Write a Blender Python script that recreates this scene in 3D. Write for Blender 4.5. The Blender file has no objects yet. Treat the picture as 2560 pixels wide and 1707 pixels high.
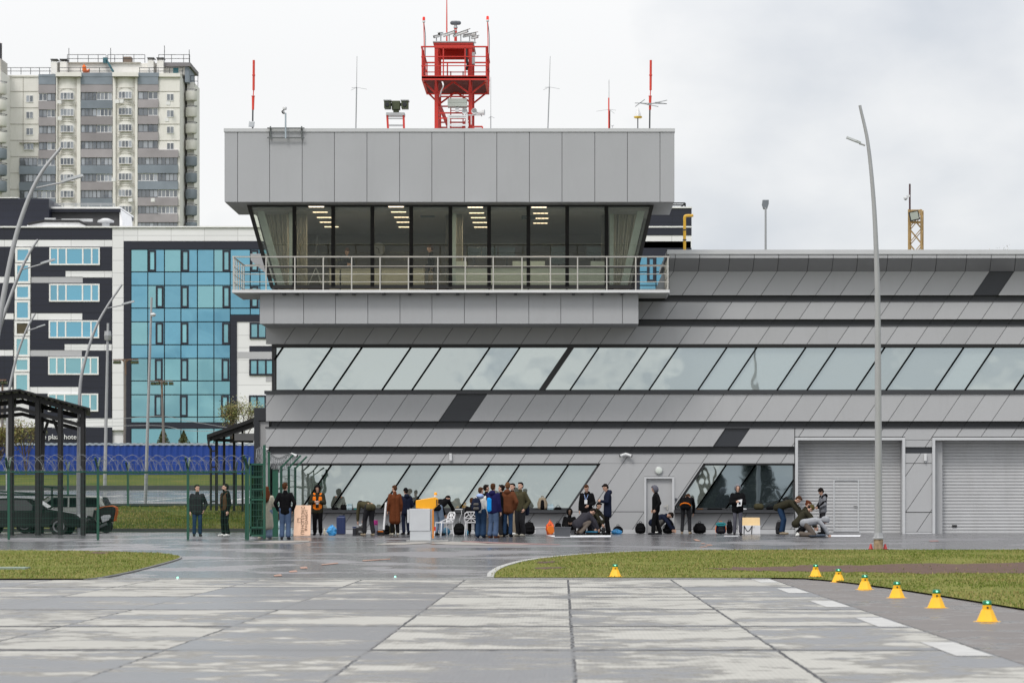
import bpy, bmesh, math, random
from mathutils import Vector, Matrix, noise
random.seed(7)
R = math.radians
sc = bpy.context.scene
COL = sc.collection

# ------------------------------------------------------------------ camera, sky, sun, exposure
F, CX, CY, H = 7640., 1407., 1270., 1.39          # focal length in photo pixels, vanishing point, eye height
cam = bpy.data.cameras.new('camera'); cam_o = bpy.data.objects.new('camera', cam); COL.objects.link(cam_o)
cam.sensor_width = 36; cam.lens = F/2560*36
cam.shift_x = (1280-CX)/2560; cam.shift_y = (CY-853.5)/2560
cam_o.location = (0, 0, H); cam_o.rotation_euler = (R(90), 0, 0)
cam.clip_end = 6000; cam.clip_start = .5
cam.dof.use_dof = True; cam.dof.focus_distance = 104; cam.dof.aperture_fstop = 4.5
sc.camera = cam_o

SUN_EL, SUN_AZ = 52, 205      # sun is veiled by cloud, behind the photographer
w = bpy.data.worlds.new('World'); sc.world = w; w.use_nodes = True
nt = w.node_tree; nt.nodes.clear()
def N(t, typ, **kw):
    n = t.nodes.new(typ)
    for k, v in kw.items(): setattr(n, k, v)
    return n
out = N(nt, 'ShaderNodeOutputWorld'); bg = N(nt, 'ShaderNodeBackground'); bg2 = N(nt, 'ShaderNodeBackground')
sky = N(nt, 'ShaderNodeTexSky', sky_type='NISHITA', sun_disc=False, sun_elevation=R(SUN_EL), sun_rotation=R(SUN_AZ))
bg2.inputs[1].default_value = .1
nt.links.new(sky.outputs[0], bg2.inputs[0])
tc = N(nt, 'ShaderNodeTexCoord'); mp = N(nt, 'ShaderNodeMapping'); mp.inputs['Scale'].default_value = (1, 1, 1.7)
nt.links.new(tc.outputs['Generated'], mp.inputs[0])
nz = N(nt, 'ShaderNodeTexNoise'); nz.inputs['Scale'].default_value = 7.5; nz.inputs['Detail'].default_value = 6; nz.inputs['Roughness'].default_value = .5
nt.links.new(mp.outputs[0], nz.inputs['Vector'])
sep = N(nt, 'ShaderNodeSeparateXYZ'); nt.links.new(tc.outputs['Generated'], sep.inputs[0])
def math_(t, op, a, b=None, clamp=False):
    n = N(t, 'ShaderNodeMath', operation=op); n.use_clamp = clamp
    for i, v in enumerate((a, b)):
        if v is None: continue
        if isinstance(v, (int, float)): n.inputs[i].default_value = v
        else: t.links.new(v, n.inputs[i])
    return n.outputs[0]
# cloud cover is thicker towards the east (right) and thins upwards
nzb = N(nt, 'ShaderNodeTexNoise'); nzb.inputs['Scale'].default_value = 24; nzb.inputs['Detail'].default_value = 5; nt.links.new(mp.outputs[0], nzb.inputs['Vector'])
amp = math_(nt, 'ADD', 1.5, math_(nt, 'MULTIPLY', math_(nt, 'LESS_THAN', sep.outputs[1], 0), 1.9))      # broken cloud behind the photographer
thick = math_(nt, 'ADD', math_(nt, 'MULTIPLY', math_(nt, 'SUBTRACT', nz.outputs['Fac'], .5), amp), math_(nt, 'MULTIPLY', sep.outputs[0], -1.55))
thick = math_(nt, 'ADD', thick, math_(nt, 'MULTIPLY', math_(nt, 'MULTIPLY', math_(nt, 'LESS_THAN', sep.outputs[1], 0), 1.6), math_(nt, 'SUBTRACT', nzb.outputs['Fac'], .5)))
thick = math_(nt, 'ADD', thick, math_(nt, 'SUBTRACT', .575, math_(nt, 'MULTIPLY', math_(nt, 'LESS_THAN', sep.outputs[1], 0), .12)))
thick = math_(nt, 'ADD', thick, math_(nt, 'MULTIPLY', math_(nt, 'ABSOLUTE', sep.outputs[2]), 1.1))
cr = N(nt, 'ShaderNodeValToRGB'); nt.links.new(thick, cr.inputs[0])
cr.color_ramp.elements[0].position = .3; cr.color_ramp.elements[0].color = (.68, .71, .76, 1)
cr.color_ramp.elements[1].position = .72; cr.color_ramp.elements[1].color = (1.0, .995, .99, 1)
nt.links.new(cr.outputs[0], bg.inputs[0])
el = math_(nt, 'ADD', 1.0, math_(nt, 'MULTIPLY', math_(nt, 'MAXIMUM', math_(nt, 'SUBTRACT', sep.outputs[2], .14), 0), 1.35))
nt.links.new(el, bg.inputs[1])
mxw = N(nt, 'ShaderNodeMixShader'); mxw.inputs[0].default_value = .9
nt.links.new(bg2.outputs[0], mxw.inputs[1]); nt.links.new(bg.outputs[0], mxw.inputs[2]); nt.links.new(mxw.outputs[0], out.inputs[0])
sun = bpy.data.lights.new('sun', 'SUN'); sun.energy = 1.5; sun.angle = R(14); sun.color = (1, .96, .9)
sun_o = bpy.data.objects.new('sun', sun); COL.objects.link(sun_o)
_az = R(SUN_AZ); _d = Vector((math.sin(_az)*math.cos(R(SUN_EL)), math.cos(_az)*math.cos(R(SUN_EL)), math.sin(R(SUN_EL))))
sun_o.rotation_euler = (-_d).to_track_quat('-Z', 'Y').to_euler(); sun_o.location = (0, -20, 60)
sc.view_settings.view_transform = 'Standard'; sc.view_settings.look = 'None'
sc.view_settings.exposure = 0; sc.view_settings.gamma = 1
sc.cycles.max_bounces = 6; sc.cycles.transparent_max_bounces = 12

# ------------------------------------------------------------------ coordinates: photo pixel + distance -> place
def P(x, y, Y): return Vector(((x-CX)*Y/F, Y, H-(y-CY)*Y/F))
def PX(x, Y): return (x-CX)*Y/F
def PZ(y, Y): return H-(y-CY)*Y/F
PROF = [(-400, 0), (60, 0), (105, .483), (114.5, .50), (115, .50), (125, 1.48), (165, 2.36), (190, 3.5), (5000, 3.6)]
def zg(Y):
    for (a, za), (b, zb) in zip(PROF, PROF[1:]):
        if Y <= b: return za+(zb-za)*(Y-a)/(b-a)
    return PROF[-1][1]
def gy(y):
    lo, hi = 5., 108.5
    for _ in range(50):
        m = (lo+hi)/2
        if CY+(H-zg(m))*F/m > y: lo = m
        else: hi = m
    return lo
def G(x, y):
    Y = gy(y); return Vector((PX(x, Y), Y, zg(Y)))

# ------------------------------------------------------------------ materials
_M = {}
def M(name, col, rough=.6, metal=0, var=.08, scale=3., bump=0, bscale=40, spec=.5, tone=False, alpha=None, dirt=0, stretch=None):
    if name in _M: return _M[name]
    m = bpy.data.materials.new(name); m.use_nodes = True; t = m.node_tree; b = t.nodes['Principled BSDF']
    b.inputs['Roughness'].default_value = rough; b.inputs['Metallic'].default_value = metal
    b.inputs['Specular IOR Level'].default_value = spec
    tcn = N(t, 'ShaderNodeTexCoord'); vec = tcn.outputs['Object']
    if stretch:
        mpn = N(t, 'ShaderNodeMapping'); mpn.inputs['Scale'].default_value = stretch; t.links.new(vec, mpn.inputs[0]); vec = mpn.outputs[0]
    nz = N(t, 'ShaderNodeTexNoise'); nz.inputs['Scale'].default_value = scale; nz.inputs['Detail'].default_value = 5
    t.links.new(vec, nz.inputs['Vector'])
    mul = math_(t, 'ADD', math_(t, 'MULTIPLY', math_(t, 'SUBTRACT', nz.outputs['Fac'], .5), var*4), 1.0)
    if tone:
        at = N(t, 'ShaderNodeAttribute'); at.attribute_name = 'tone'
        mul = math_(t, 'MULTIPLY', mul, at.outputs['Fac'])
    mx = N(t, 'ShaderNodeVectorMath', operation='SCALE'); mx.inputs[0].default_value = col[:3]; t.links.new(mul, mx.inputs['Scale'])
    colout = mx.outputs[0]
    if dirt:
        n2 = N(t, 'ShaderNodeTexNoise'); n2.inputs['Scale'].default_value = .9; n2.inputs['Detail'].default_value = 8; n2.inputs['Roughness'].default_value = .7
        mp2 = N(t, 'ShaderNodeMapping'); mp2.inputs['Scale'].default_value = (2.2, 2.2, .35); t.links.new(tcn.outputs['Object'], mp2.inputs[0]); t.links.new(mp2.outputs[0], n2.inputs['Vector'])
        mr = N(t, 'ShaderNodeMapRange'); mr.inputs[1].default_value = .5; mr.inputs[2].default_value = .75; mr.inputs[4].default_value = dirt
        t.links.new(n2.outputs['Fac'], mr.inputs[0])
        mm = N(t, 'ShaderNodeMix', data_type='RGBA'); t.links.new(mr.outputs[0], mm.inputs[0]); t.links.new(colout, mm.inputs[6])
        mm.inputs[7].default_value = (col[0]*.45, col[1]*.43, col[2]*.4, 1); colout = mm.outputs[2]
    t.links.new(colout, b.inputs['Base Color'])
    if bump:
        nb = N(t, 'ShaderNodeTexNoise'); nb.inputs['Scale'].default_value = bscale; nb.inputs['Detail'].default_value = 4
        t.links.new(vec, nb.inputs['Vector'])
        bp = N(t, 'ShaderNodeBump'); bp.inputs['Strength'].default_value = bump; bp.inputs['Distance'].default_value = .02
        t.links.new(nb.outputs['Fac'], bp.inputs['Height']); t.links.new(bp.outputs[0], b.inputs['Normal'])
    _M[name] = m; return m
def emis(name, col, s):
    if name in _M: return _M[name]
    m = M(name, col, .4); b = m.node_tree.nodes['Principled BSDF']
    b.inputs['Emission Color'].default_value = (*col, 1); b.inputs['Emission Strength'].default_value = s
    return m
def glass_mat(name, body, refl, fac, wav=.6, wstr=.02, transp=None, rough=.015):
    """coated window glass: mirror coating over the dim room behind (body), or over clear glass (transp)"""
    if name in _M: return _M[name]
    m = bpy.data.materials.new(name); m.use_nodes = True; t = m.node_tree; t.nodes.clear()
    o = N(t, 'ShaderNodeOutputMaterial'); mx = N(t, 'ShaderNodeMixShader')
    g = N(t, 'ShaderNodeBsdfGlossy'); g.inputs['Color'].default_value = (*refl, 1); g.inputs['Roughness'].default_value = rough
    tcn = N(t, 'ShaderNodeTexCoord'); nz = N(t, 'ShaderNodeTexNoise'); nz.inputs['Scale'].default_value = wav; nz.inputs['Detail'].default_value = 2
    t.links.new(tcn.outputs['Object'], nz.inputs['Vector'])
    bp = N(t, 'ShaderNodeBump'); bp.inputs['Strength'].default_value = 1; bp.inputs['Distance'].default_value = wstr
    t.links.new(nz.outputs['Fac'], bp.inputs['Height']); t.links.new(bp.outputs[0], g.inputs['Normal'])
    if transp:
        d = N(t, 'ShaderNodeBsdfTransparent'); d.inputs['Color'].default_value = (*transp, 1)
    else:
        d = N(t, 'ShaderNodeBsdfDiffuse'); at = N(t, 'ShaderNodeAttribute'); at.attribute_name = 'tone'
        s = N(t, 'ShaderNodeVectorMath', operation='SCALE'); s.inputs[0].default_value = body; t.links.new(at.outputs['Fac'], s.inputs['Scale'])
        t.links.new(s.outputs[0], d.inputs['Color'])
    mx.inputs[0].default_value = fac
    t.links.new(d.outputs[0], mx.inputs[1]); t.links.new(g.outputs[0], mx.inputs[2]); t.links.new(mx.outputs[0], o.inputs[0])
    _M[name] = m; return m
def tile_mat(name, col, tw, th, mortar=.02, dark=.55, rough=.5, off=0., var=.05):
    """cladding panels: brick texture in the wall's own X,Z"""
    if name in _M: return _M[name]
    m = M(name, col, rough, var=var, scale=.15); t = m.node_tree; b = t.nodes['Principled BSDF']
    src = b.inputs['Base Color'].links[0].from_socket
    tcn = N(t, 'ShaderNodeTexCoord'); sp = N(t, 'ShaderNodeSeparateXYZ'); t.links.new(tcn.outputs['Object'], sp.inputs[0])
    cb = N(t, 'ShaderNodeCombineXYZ'); t.links.new(math_(t, 'ADD', sp.outputs[0], sp.outputs[1]), cb.inputs[0]); t.links.new(sp.outputs[2], cb.inputs[1])
    br = N(t, 'ShaderNodeTexBrick'); br.offset = off; br.inputs['Scale'].default_value = 1
    br.inputs['Brick Width'].default_value = tw; br.inputs['Row Height'].default_value = th; br.inputs['Mortar Size'].default_value = mortar
    br.inputs['Color1'].default_value = (1, 1, 1, 1); br.inputs['Color2'].default_value = (.93, .93, .93, 1); br.inputs['Mortar'].default_value = (dark, dark, dark, 1)
    t.links.new(cb.outputs[0], br.inputs['Vector'])
    mm = N(t, 'ShaderNodeVectorMath', operation='MULTIPLY'); t.links.new(src, mm.inputs[0]); t.links.new(br.outputs[0], mm.inputs[1])
    t.links.new(mm.outputs[0], b.inputs['Base Color']); return m

# ------------------------------------------------------------------ mesh builder
def wloc(o):
    l = Vector((0, 0, 0))
    while o is not None: l += o.location; o = o.parent
    return l
class MB:
    def __init__(s): s.v = []; s.f = []; s.t = []; s.mi = []; s.tone = 1.; s.m = 0
    def add(s, vs, fs):
        k = len(s.v); s.v += [Vector(v) for v in vs]
        for f in fs: s.f.append(tuple(i+k for i in f)); s.t.append(s.tone); s.mi.append(s.m)
        return s
    def box(s, x0, x1, y0, y1, z0, z1):
        if x0 > x1: x0, x1 = x1, x0
        if y0 > y1: y0, y1 = y1, y0
        if z0 > z1: z0, z1 = z1, z0
        return s.add([(x0,y0,z0),(x1,y0,z0),(x1,y1,z0),(x0,y1,z0),(x0,y0,z1),(x1,y0,z1),(x1,y1,z1),(x0,y1,z1)],
              [(3,2,1,0),(4,5,6,7),(0,1,5,4),(1,2,6,5),(2,3,7,6),(3,0,4,7)])
    def prism(s, poly, y0, y1, ax='xz'):
        n = len(poly)
        A = [(p[0], y0, p[1]) if ax == 'xz' else ((p[0], p[1], y0) if ax == 'xy' else (y0, p[0], p[1])) for p in poly]
        B = [(p[0], y1, p[1]) if ax == 'xz' else ((p[0], p[1], y1) if ax == 'xy' else (y1, p[0], p[1])) for p in poly]
        return s.add(A+B, [tuple(range(n)), tuple(range(2*n-1, n-1, -1))]+[(i, i+n, (i+1) % n+n, (i+1) % n) for i in range(n)])
    def hull2(s, A, B):
        n = len(A)
        return s.add(list(A)+list(B), [tuple(range(n)), tuple(range(2*n-1, n-1, -1))]+[(i, i+n, (i+1) % n+n, (i+1) % n) for i in range(n)])
    def pbox(s, x0, y0, x1, y1, Y, d, ):       # pixel rectangle at distance Y, depth d behind it
        return s.box(PX(x0, Y), PX(x1, Y), Y, Y+d, PZ(y1, Y), PZ(y0, Y))
    def tube(s, pts, r, n=8, caps=True):
        pts = [Vector(p) for p in pts]; m = len(pts)
        if isinstance(r, (int, float)): r = [r]*m
        vs = []; prev = None
        for i, p in enumerate(pts):
            d = (pts[min(i+1, m-1)]-pts[max(i-1, 0)])
            d = d.normalized() if d.length > 1e-9 else Vector((0, 0, 1))
            if prev is None:
                a = Vector((0, 0, 1)) if abs(d.z) < .9 else Vector((0, 1, 0))
                u = d.cross(a).normalized()
            else:
                u = (prev-d*prev.dot(d)); u = u.normalized() if u.length > 1e-6 else d.orthogonal().normalized()
            prev = u; q = d.cross(u)
            for k in range(n):
                an = 2*math.pi*k/n+math.pi/n; vs.append(p+(u*math.cos(an)+q*math.sin(an))*r[i])
        fs = [(i*n+k, i*n+(k+1) % n, (i+1)*n+(k+1) % n, (i+1)*n+k) for i in range(m-1) for k in range(n)]
        if caps: fs += [tuple(range(n-1, -1, -1)), tuple(range((m-1)*n, m*n))]
        return s.add(vs, fs)
    def bar(s, a, b, w, h=None, up=None):
        h = h or w; a = Vector(a); b = Vector(b); d = (b-a).normalized()
        up = Vector(up) if up else (Vector((0, 0, 1)) if abs(d.z) < .95 else Vector((0, 1, 0)))
        u = d.cross(up).normalized()*w/2; q = u.cross(d).normalized()*h/2
        return s.add([a-u-q, a+u-q, a+u+q, a-u+q, b-u-q, b+u-q, b+u+q, b-u+q],
              [(0,1,2,3),(7,6,5,4),(0,4,5,1),(1,5,6,2),(2,6,7,3),(3,7,4,0)])
    def lathe(s, prof, c, n=16, axis=None, rot=0):
        c = Vector(c); vs = []; m = len(prof)
        Q = Vector((0, 0, 1)).rotation_difference(Vector(axis)).to_matrix() if axis else Matrix.Identity(3)
        for r, z in prof:
            for k in range(n):
                a = 2*math.pi*k/n+rot; vs.append(c+Q @ Vector((r*math.cos(a), r*math.sin(a), z)))
        fs = [(i*n+k, i*n+(k+1) % n, (i+1)*n+(k+1) % n, (i+1)*n+k) for i in range(m-1) for k in range(n)]
        fs += [tuple(range(n-1, -1, -1)), tuple(range((m-1)*n, m*n))]
        return s.add(vs, fs)
    def ell(s, c, r, nu=12, nv=8, Q=None):
        c = Vector(c); vs = []; Q = Q or Matrix.Identity(3)
        for i in range(1, nv):
            th = math.pi*i/nv
            for k in range(nu):
                a = 2*math.pi*k/nu; vs.append(c+Q @ Vector((r[0]*math.sin(th)*math.cos(a), r[1]*math.sin(th)*math.sin(a), r[2]*math.cos(th))))
        vs += [c+Q @ Vector((0, 0, r[2])), c-Q @ Vector((0, 0, r[2]))]
        top, bot = len(vs)-2, len(vs)-1
        fs = [(i*nu+k, (i+1)*nu+k, (i+1)*nu+(k+1) % nu, i*nu+(k+1) % nu) for i in range(nv-2) for k in range(nu)]
        fs += [(top, k, (k+1) % nu) for k in range(nu)]+[(bot, (nv-2)*nu+(k+1) % nu, (nv-2)*nu+k) for k in range(nu)]
        return s.add(vs, fs)
    def cap(s, a, b, ra, rb, n=10):          # tapered capsule
        a = Vector(a); b = Vector(b); d = b-a; L = d.length
        if L < 1e-6: return s.ell(a, (ra,)*3, n, 6)
        d /= L; pr = []
        for i in range(4): th = math.pi/2*(i/4); pr.append((ra*math.sin(th)+1e-4, -ra*math.cos(th)))
        pr.append((ra, 0)); pr.append((rb, L))
        for i in range(3, -1, -1): th = math.pi/2*(i/4); pr.append((rb*math.sin(th)+1e-4, L+rb*math.cos(th)))
        return s.lathe(pr, a, n, d)
    def build(s, name, mat, parent=None, smooth=False, world=True, bevel=0):
        me = bpy.data.meshes.new(name); L = wloc(parent) if (parent is not None and world) else Vector((0, 0, 0))
        org = Vector((0, 0, 0))
        if parent is None and world and s.v:          # origin of a one-mesh thing: the middle of its base
            xs = [v.x for v in s.v]; ys = [v.y for v in s.v]; zs = [v.z for v in s.v]
            org = Vector(((min(xs)+max(xs))/2, (min(ys)+max(ys))/2, min(zs)))
        me.from_pydata([v-L-org for v in s.v], [], s.f)
        mats = mat if isinstance(mat, (list, tuple)) else [mat]
        for mm in mats: me.materials.append(mm)
        at = me.attributes.new('tone', 'FLOAT', 'FACE'); at.data.foreach_set('value', s.t)
        me.polygons.foreach_set('material_index', s.mi)
        bm = bmesh.new(); bm.from_mesh(me); bmesh.ops.recalc_face_normals(bm, faces=bm.faces); bm.to_mesh(me); bm.free()
        if smooth:
            me.polygons.foreach_set('use_smooth', [True]*len(me.polygons))
            try: me.set_sharp_from_angle(angle=R(40))
            except Exception: pass
        o = bpy.data.objects.new(name, me); COL.objects.link(o); o.location = org
        if parent is not None: o.parent = parent
        if bevel:
            bv = o.modifiers.new('bevel', 'BEVEL'); bv.width = bevel; bv.segments = 2; bv.limit_method = 'ANGLE'
        return o
def tag(o, label, cat, group=None):
    o['label'] = label; o['category'] = cat
    if group: o['group'] = group
    return o
def thing(name, loc, label, cat, group=None, rz=0):
    o = bpy.data.objects.new(name, None); COL.objects.link(o); o.location = loc; o.rotation_euler.z = rz
    o.empty_display_size = .2
    return tag(o, label, cat, group)
def struct(o): o['kind'] = 'structure'; return o
def copy_tree(o, loc, label=None, rz=None, parent=None):
    c = o.copy(); COL.objects.link(c); c.parent = parent
    if parent is None:
        c.location = loc
        if rz is not None: c.rotation_euler.z = rz
        if label: c['label'] = label
    for ch in list(o.children): copy_tree(ch, None, parent=c)
    return c
def text_mesh(body, size, mat, name, parent, M4, ext=.004, align='CENTER'):
    cu = bpy.data.curves.new('txt', 'FONT'); cu.body = body; cu.size = size; cu.extrude = ext; cu.align_x = align; cu.align_y = 'CENTER'
    o = bpy.data.objects.new('txt', cu); COL.objects.link(o)
    dg = bpy.context.evaluated_depsgraph_get(); me = bpy.data.meshes.new_from_object(o.evaluated_get(dg))
    bpy.data.objects.remove(o); bpy.data.curves.remove(cu)
    me.transform(M4); me.materials.clear(); me.materials.append(mat)
    t = bpy.data.objects.new(name, me); COL.objects.link(t)
    if parent is not None: t.parent = parent
    return t
def bez(pts, n=10):
    """smooth curve through points (Catmull-Rom)"""
    pts = [Vector(p) for p in pts]; q = [pts[0]*2-pts[1]]+pts+[pts[-1]*2-pts[-2]]; r = []
    for i in range(1, len(q)-2):
        for k in range(n):
            t = k/n; a, b, c, d = q[i-1], q[i], q[i+1], q[i+2]
            r.append(.5*((2*b)+(c-a)*t+(2*a-5*b+4*c-d)*t*t+(3*b-a-3*c+d)*t**3))
    r.append(pts[-1]); return r
# ------------------------------------------------------------------ ground
def asphalt_mat(name, col, wet=.55, wscale=.22, tint=(1, 1, 1)):
    m = bpy.data.materials.new(name); m.use_nodes = True; t = m.node_tree; b = t.nodes['Principled BSDF']
    tcn = N(t, 'ShaderNodeTexCoord'); v = tcn.outputs['Object']
    n1 = N(t, 'ShaderNodeTexNoise'); n1.inputs['Scale'].default_value = wscale; n1.inputs['Detail'].default_value = 7; n1.inputs['Roughness'].default_value = .62
    n2 = N(t, 'ShaderNodeTexNoise'); n2.inputs['Scale'].default_value = 60; n2.inputs['Detail'].default_value = 3
    n3 = N(t, 'ShaderNodeTexNoise'); n3.inputs['Scale'].default_value = 1.1; n3.inputs['Detail'].default_value = 6
    for n in (n1, n2, n3): t.links.new(v, n.inputs['Vector'])
    mr = N(t, 'ShaderNodeMapRange'); mr.interpolation_type = 'SMOOTHSTEP'
    mr.inputs[1].default_value = .62-wet*.25; mr.inputs[2].default_value = .70-wet*.25; t.links.new(n1.outputs['Fac'], mr.inputs[0])
    a = math_(t, 'ADD', .7, math_(t, 'ADD', math_(t, 'MULTIPLY', n3.outputs['Fac'], .45), math_(t, 'MULTIPLY', n2.outputs['Fac'], .2)))
    a = math_(t, 'MULTIPLY', a, math_(t, 'SUBTRACT', 1, math_(t, 'MULTIPLY', mr.outputs[0], .45)))
    s = N(t, 'ShaderNodeVectorMath', operation='SCALE'); s.inputs[0].default_value = col; t.links.new(a, s.inputs['Scale']); t.links.new(s.outputs[0], b.inputs['Base Color'])
    r = N(t, 'ShaderNodeMapRange'); r.inputs[3].default_value = .5; r.inputs[4].default_value = .2; t.links.new(mr.outputs[0], r.inputs[0]); t.links.new(r.outputs[0], b.inputs['Roughness'])
    sp = N(t, 'ShaderNodeMapRange'); sp.inputs[3].default_value = .3; sp.inputs[4].default_value = .8; t.links.new(mr.outputs[0], sp.inputs[0]); t.links.new(sp.outputs[0], b.inputs['Specular IOR Level'])
    hh = math_(t, 'ADD', math_(t, 'MULTIPLY', n2.outputs['Fac'], math_(t, 'SUBTRACT', 1.05, mr.outputs[0])), math_(t, 'MULTIPLY', n3.outputs['Fac'], .25))
    bp = N(t, 'ShaderNodeBump'); bp.inputs['Strength'].default_value = .45; bp.inputs['Distance'].default_value = .012
    t.links.new(hh, bp.inputs['Height']); t.links.new(bp.outputs[0], b.inputs['Normal'])
    return m
def grass_mat(name, c1, c2, c3):
    m = bpy.data.materials.new(name); m.use_nodes = True; t = m.node_tree; b = t.nodes['Principled BSDF']
    b.inputs['Roughness'].default_value = .85; b.inputs['Specular IOR Level'].default_value = .1
    tcn = N(t, 'ShaderNodeTexCoord'); v = tcn.outputs['Object']
    n1 = N(t, 'ShaderNodeTexNoise'); n1.inputs['Scale'].default_value = .35; n1.inputs['Detail'].default_value = 8; n1.inputs['Roughness'].default_value = .7
    n2 = N(t, 'ShaderNodeTexNoise'); n2.inputs['Scale'].default_value = 18; n2.inputs['Detail'].default_value = 5
    for n in (n1, n2): t.links.new(v, n.inputs['Vector'])
    cr = N(t, 'ShaderNodeValToRGB'); t.links.new(n1.outputs['Fac'], cr.inputs[0])
    e = cr.color_ramp.elements; e[0].position = .33; e[0].color = (*c1, 1); e[1].position = .62; e[1].color = (*c2, 1)
    k = e.new(.72); k.color = (*c3, 1)
    s = N(t, 'ShaderNodeVectorMath', operation='SCALE'); t.links.new(cr.outputs[0], s.inputs[0])
    t.links.new(math_(t, 'ADD', .55, math_(t, 'MULTIPLY', n2.outputs['Fac'], .9)), s.inputs['Scale']); t.links.new(s.outputs[0], b.inputs['Base Color'])
    bp = N(t, 'ShaderNodeBump'); bp.inputs['Strength'].default_value = .8; bp.inputs['Distance'].default_value = .04
    t.links.new(n2.outputs['Fac'], bp.inputs['Height']); t.links.new(bp.outputs[0], b.inputs['Normal'])
    return m
def slab_mat():
    """airfield slabs 2 x 6 m: waffle surface, tarred joints, dry and wet patches"""
    m = bpy.data.materials.new('concrete_slabs'); m.use_nodes = True; t = m.node_tree; b = t.nodes['Principled BSDF']
    tcn = N(t, 'ShaderNodeTexCoord'); v = tcn.outputs['Object']
    sp = N(t, 'ShaderNodeSeparateXYZ'); t.links.new(v, sp.inputs[0])
    wob = N(t, 'ShaderNodeTexNoise'); wob.inputs['Scale'].default_value = 5; wob.inputs['Detail'].default_value = 4; t.links.new(v, wob.inputs['Vector'])
    wv = math_(t, 'MULTIPLY', math_(t, 'SUBTRACT', wob.outputs['Fac'], .5), .05)
    xs = math_(t, 'DIVIDE', math_(t, 'ADD', math_(t, 'SUBTRACT', sp.outputs[0], .1), wv), 2.)
    ys = math_(t, 'DIVIDE', math_(t, 'ADD', math_(t, 'SUBTRACT', sp.outputs[1], 60.), math_(t, 'MULTIPLY', wv, 2)), 6.)
    def joint(u, period, half):
        fr = math_(t, 'FRACT', math_(t, 'ADD', u, 100.5)); d = math_(t, 'ABSOLUTE', math_(t, 'SUBTRACT', fr, .5))
        return math_(t, 'LESS_THAN', math_(t, 'MULTIPLY', d, period), half)
    # slab tone: one random value per slab
    fx = math_(t, 'FLOOR', xs); fy = math_(t, 'FLOOR', ys); cb = N(t, 'ShaderNodeCombineXYZ'); t.links.new(fx, cb.inputs[0]); t.links.new(fy, cb.inputs[1])
    wn = N(t, 'ShaderNodeTexWhiteNoise'); t.links.new(cb.outputs[0], wn.inputs['Vector'])
    # wet patches: slightly shifted for every slab so that they stop at the joints
    off = N(t, 'ShaderNodeVectorMath', operation='MULTIPLY_ADD'); t.links.new(wn.outputs['Color'], off.inputs[0]); off.inputs[1].default_value = (3.0, 3.0, 0); t.links.new(v, off.inputs[2])
    mp = N(t, 'ShaderNodeMapping'); mp.inputs['Scale'].default_value = (.75, .8, 1); t.links.new(off.outputs[0], mp.inputs[0])
    n1 = N(t, 'ShaderNodeTexNoise'); n1.inputs['Scale'].default_value = .62; n1.inputs['Detail'].default_value = 6; n1.inputs['Roughness'].default_value = .55; n1.inputs['Distortion'].default_value = .1
    t.links.new(mp.outputs[0], n1.inputs['Vector'])
    n5 = N(t, 'ShaderNodeTexNoise'); n5.inputs['Scale'].default_value = 3.4; n5.inputs['Detail'].default_value = 7; n5.inputs['Roughness'].default_value = .6; t.links.new(mp.outputs[0], n5.inputs['Vector'])
    lev = math_(t, 'ADD', math_(t, 'ADD', math_(t, 'MULTIPLY', n1.outputs['Fac'], .62), math_(t, 'MULTIPLY', n5.outputs['Fac'], .38)), math_(t, 'MULTIPLY', math_(t, 'SUBTRACT', wn.outputs['Value'], .5), .14))
    # the left side drains worse
    lev = math_(t, 'ADD', lev, math_(t, 'MULTIPLY', math_(t, 'ADD', sp.outputs[0], 1.), -.002))
    wet = N(t, 'ShaderNodeMapRange'); wet.interpolation_type = 'SMOOTHSTEP'; wet.inputs[1].default_value = .452; wet.inputs[2].default_value = .542; t.links.new(lev, wet.inputs[0])
    n3 = N(t, 'ShaderNodeTexNoise'); n3.inputs['Scale'].default_value = 25; n3.inputs['Detail'].default_value = 6; t.links.new(v, n3.inputs['Vector'])
    n4 = N(t, 'ShaderNodeTexNoise'); n4.inputs['Scale'].default_value = 1.7; n4.inputs['Detail'].default_value = 8; n4.inputs['Roughness'].default_value = .7; t.links.new(v, n4.inputs['Vector'])
    mixc = N(t, 'ShaderNodeMix', data_type='RGBA'); t.links.new(wet.outputs[0], mixc.inputs[0])
    mixc.inputs[6].default_value = (.345, .34, .32, 1); mixc.inputs[7].default_value = (.09, .094, .105, 1)
    edge = N(t, 'ShaderNodeMapRange'); edge.inputs[1].default_value = 0; edge.inputs[2].default_value = 1
    # damp rim round a drying patch: browner
    rim = math_(t, 'MULTIPLY', math_(t, 'MULTIPLY', wet.outputs[0], math_(t, 'SUBTRACT', 1, wet.outputs[0])), 2.6)
    mix2 = N(t, 'ShaderNodeMix', data_type='RGBA'); t.links.new(rim, mix2.inputs[0]); t.links.new(mixc.outputs[2], mix2.inputs[6]); mix2.inputs[7].default_value = (.118, .110, .096, 1)
    tone = math_(t, 'ADD', .72, math_(t, 'ADD', math_(t, 'MULTIPLY', wn.outputs['Value'], .12), math_(t, 'ADD', math_(t, 'MULTIPLY', n3.outputs['Fac'], .16), math_(t, 'MULTIPLY', n4.outputs['Fac'], .40))))
    # waffle pattern of the slab face
    wx = math_(t, 'SINE', math_(t, 'MULTIPLY', math_(t, 'ADD', sp.outputs[0], sp.outputs[1]), 63)); wy = math_(t, 'SINE', math_(t, 'MULTIPLY', math_(t, 'SUBTRACT', sp.outputs[0], sp.outputs[1]), 63))
    waf = math_(t, 'MULTIPLY', wx, wy)
    tone = math_(t, 'ADD', tone, math_(t, 'MULTIPLY', waf, .06))
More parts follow.
